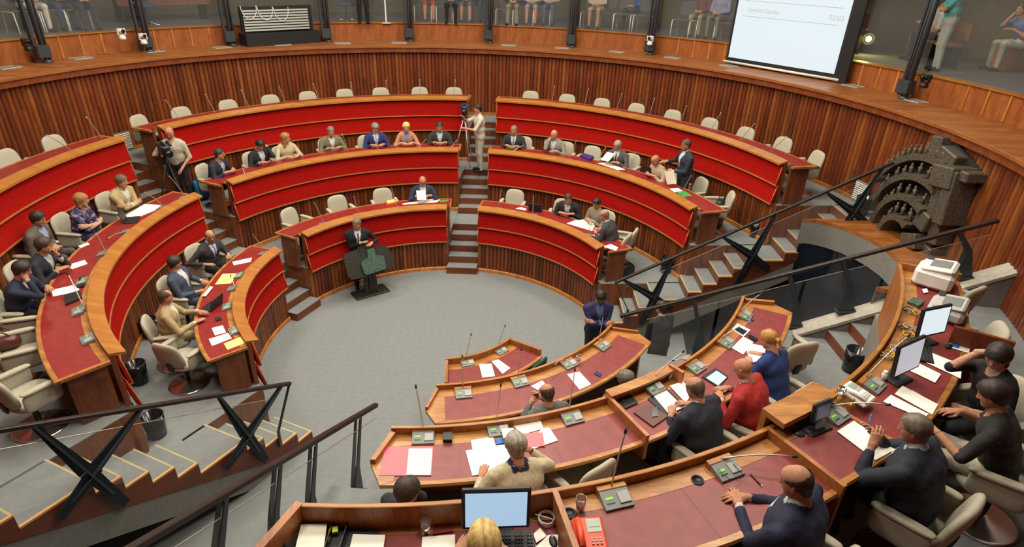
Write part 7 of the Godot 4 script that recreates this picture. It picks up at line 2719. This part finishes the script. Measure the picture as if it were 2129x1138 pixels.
	var rc := RandomNumberGenerator.new()
	rc.seed = 4
	for q in [[1850, 745], [1872, 720], [1888, 690], [1893, 650]]:
		for k in 3:
			var c := at(q[0] + rc.randf_range(-8, 8), q[1] + rc.randf_range(-8, 8), h3 + 0.01)
			st = begin(true)
			var loop := []
			for i in 30: loop.append(Vector3(cos(i * 0.5) * (0.04 + 0.001 * i), 0.005 + 0.0008 * i + 0.01 * sin(i * 0.7), sin(i * 0.5) * 0.05 + i * 0.002))
			tube(st, loop, 0.004, -1, 5)
			single("cable", st, [M.cable_yellow, M.grey_plastic, M.black][k], ["yellow network cable looped behind the clerks' monitors", "grey network cable looped behind the clerks' monitors", "black power cable looped behind the clerks' monitors"][k], "cable", c, rc.randf() * 6.0, "cables behind the clerks' monitors")
	printer(at(1938, 590, h3 + 0.01), -2.3, Vector3(0.40, 0.30, 0.40), M.white, "white laser printer at the desk end below the relief")
	printer(at(1965, 655, h3 + 0.01), -2.3, Vector3(0.40, 0.20, 0.34), M.grey_plastic, "grey flat printer beside the bright-page monitor")
	st = begin()
	box_at(st, Vector3(0, 0.02, 0), Vector3(0.16, 0.04, 0.12), 0, 0.006)
	single("network_box", st, M.patina, "small green network box below the white printer", "network box", at(1903, 632, h3), 0.7)
	sheet([[1917, 602], [1927, 600], [1930, 608], [1921, 610]], h3 + 0.012, 0.003, M.paper, "label_card", "small white card on the leather below the printer", "card")
	# green chair at the two-place desk, and phones in hands
	o = thing("green_chair", "dark green upholstered chair pushed under the two-place desk", "chair", at(1098, 775, 0.45) * Vector3(1, 0, 1), face_to(at(1098, 775, 0.45), Vector3.ZERO))
	st = begin(true)
	pad(st, Transform3D(Basis(Vector3.RIGHT, -PI / 2), Vector3(0, 0.44, 0.0)), 0.48, 0.46, 0.07)
	part(o, "seat", st, M.green_cloth)
	st = begin(true)
	pad(st, Transform3D(Basis(Vector3.RIGHT, -0.15), Vector3(0, 0.64, -0.22)), 0.46, 0.34, 0.06, 0.4)
	part(o, "backrest", st, M.green_cloth)
	for sx in [-1.0, 1.0]:
		for sz in [-1.0, 1.0]:
			st = begin(true)
			tube(st, [Vector3(sx * 0.2, 0.0, sz * 0.2), Vector3(sx * 0.18, 0.42, sz * 0.17)], 0.014, -1, 8)
			part(o, "leg", st, M.black)
	for g in figures:
		if "holding a phone" in g.spec.label or "curly grey" in g.spec.label:
			var hd: Transform3D = g.hands[0][0]
			var wld := Transform3D(Basis(Vector3.UP, g.turn), g.base)
			o = thing("mobile_phone", "phone with a lit display in the hands of the " + ("man in grey pullover" if "holding" in g.spec.label else "curly-haired person"), "phone", wld * (hd.origin + hd.basis.z * 0.08 + Vector3(-0.03, 0.03, 0)), g.turn)
			st = begin()
			bx(st, Transform3D(Basis(Vector3.RIGHT, 0.7), Vector3.ZERO), Vector3(0.075, 0.009, 0.14), 0.003)
			part(o, "body", st, M.black)
			st = begin()
			bx(st, Transform3D(Basis(Vector3.RIGHT, 0.7), Vector3(0, 0.005, -0.003)), Vector3(0.066, 0.002, 0.12))
			part(o, "display", st, M.screen_blue)
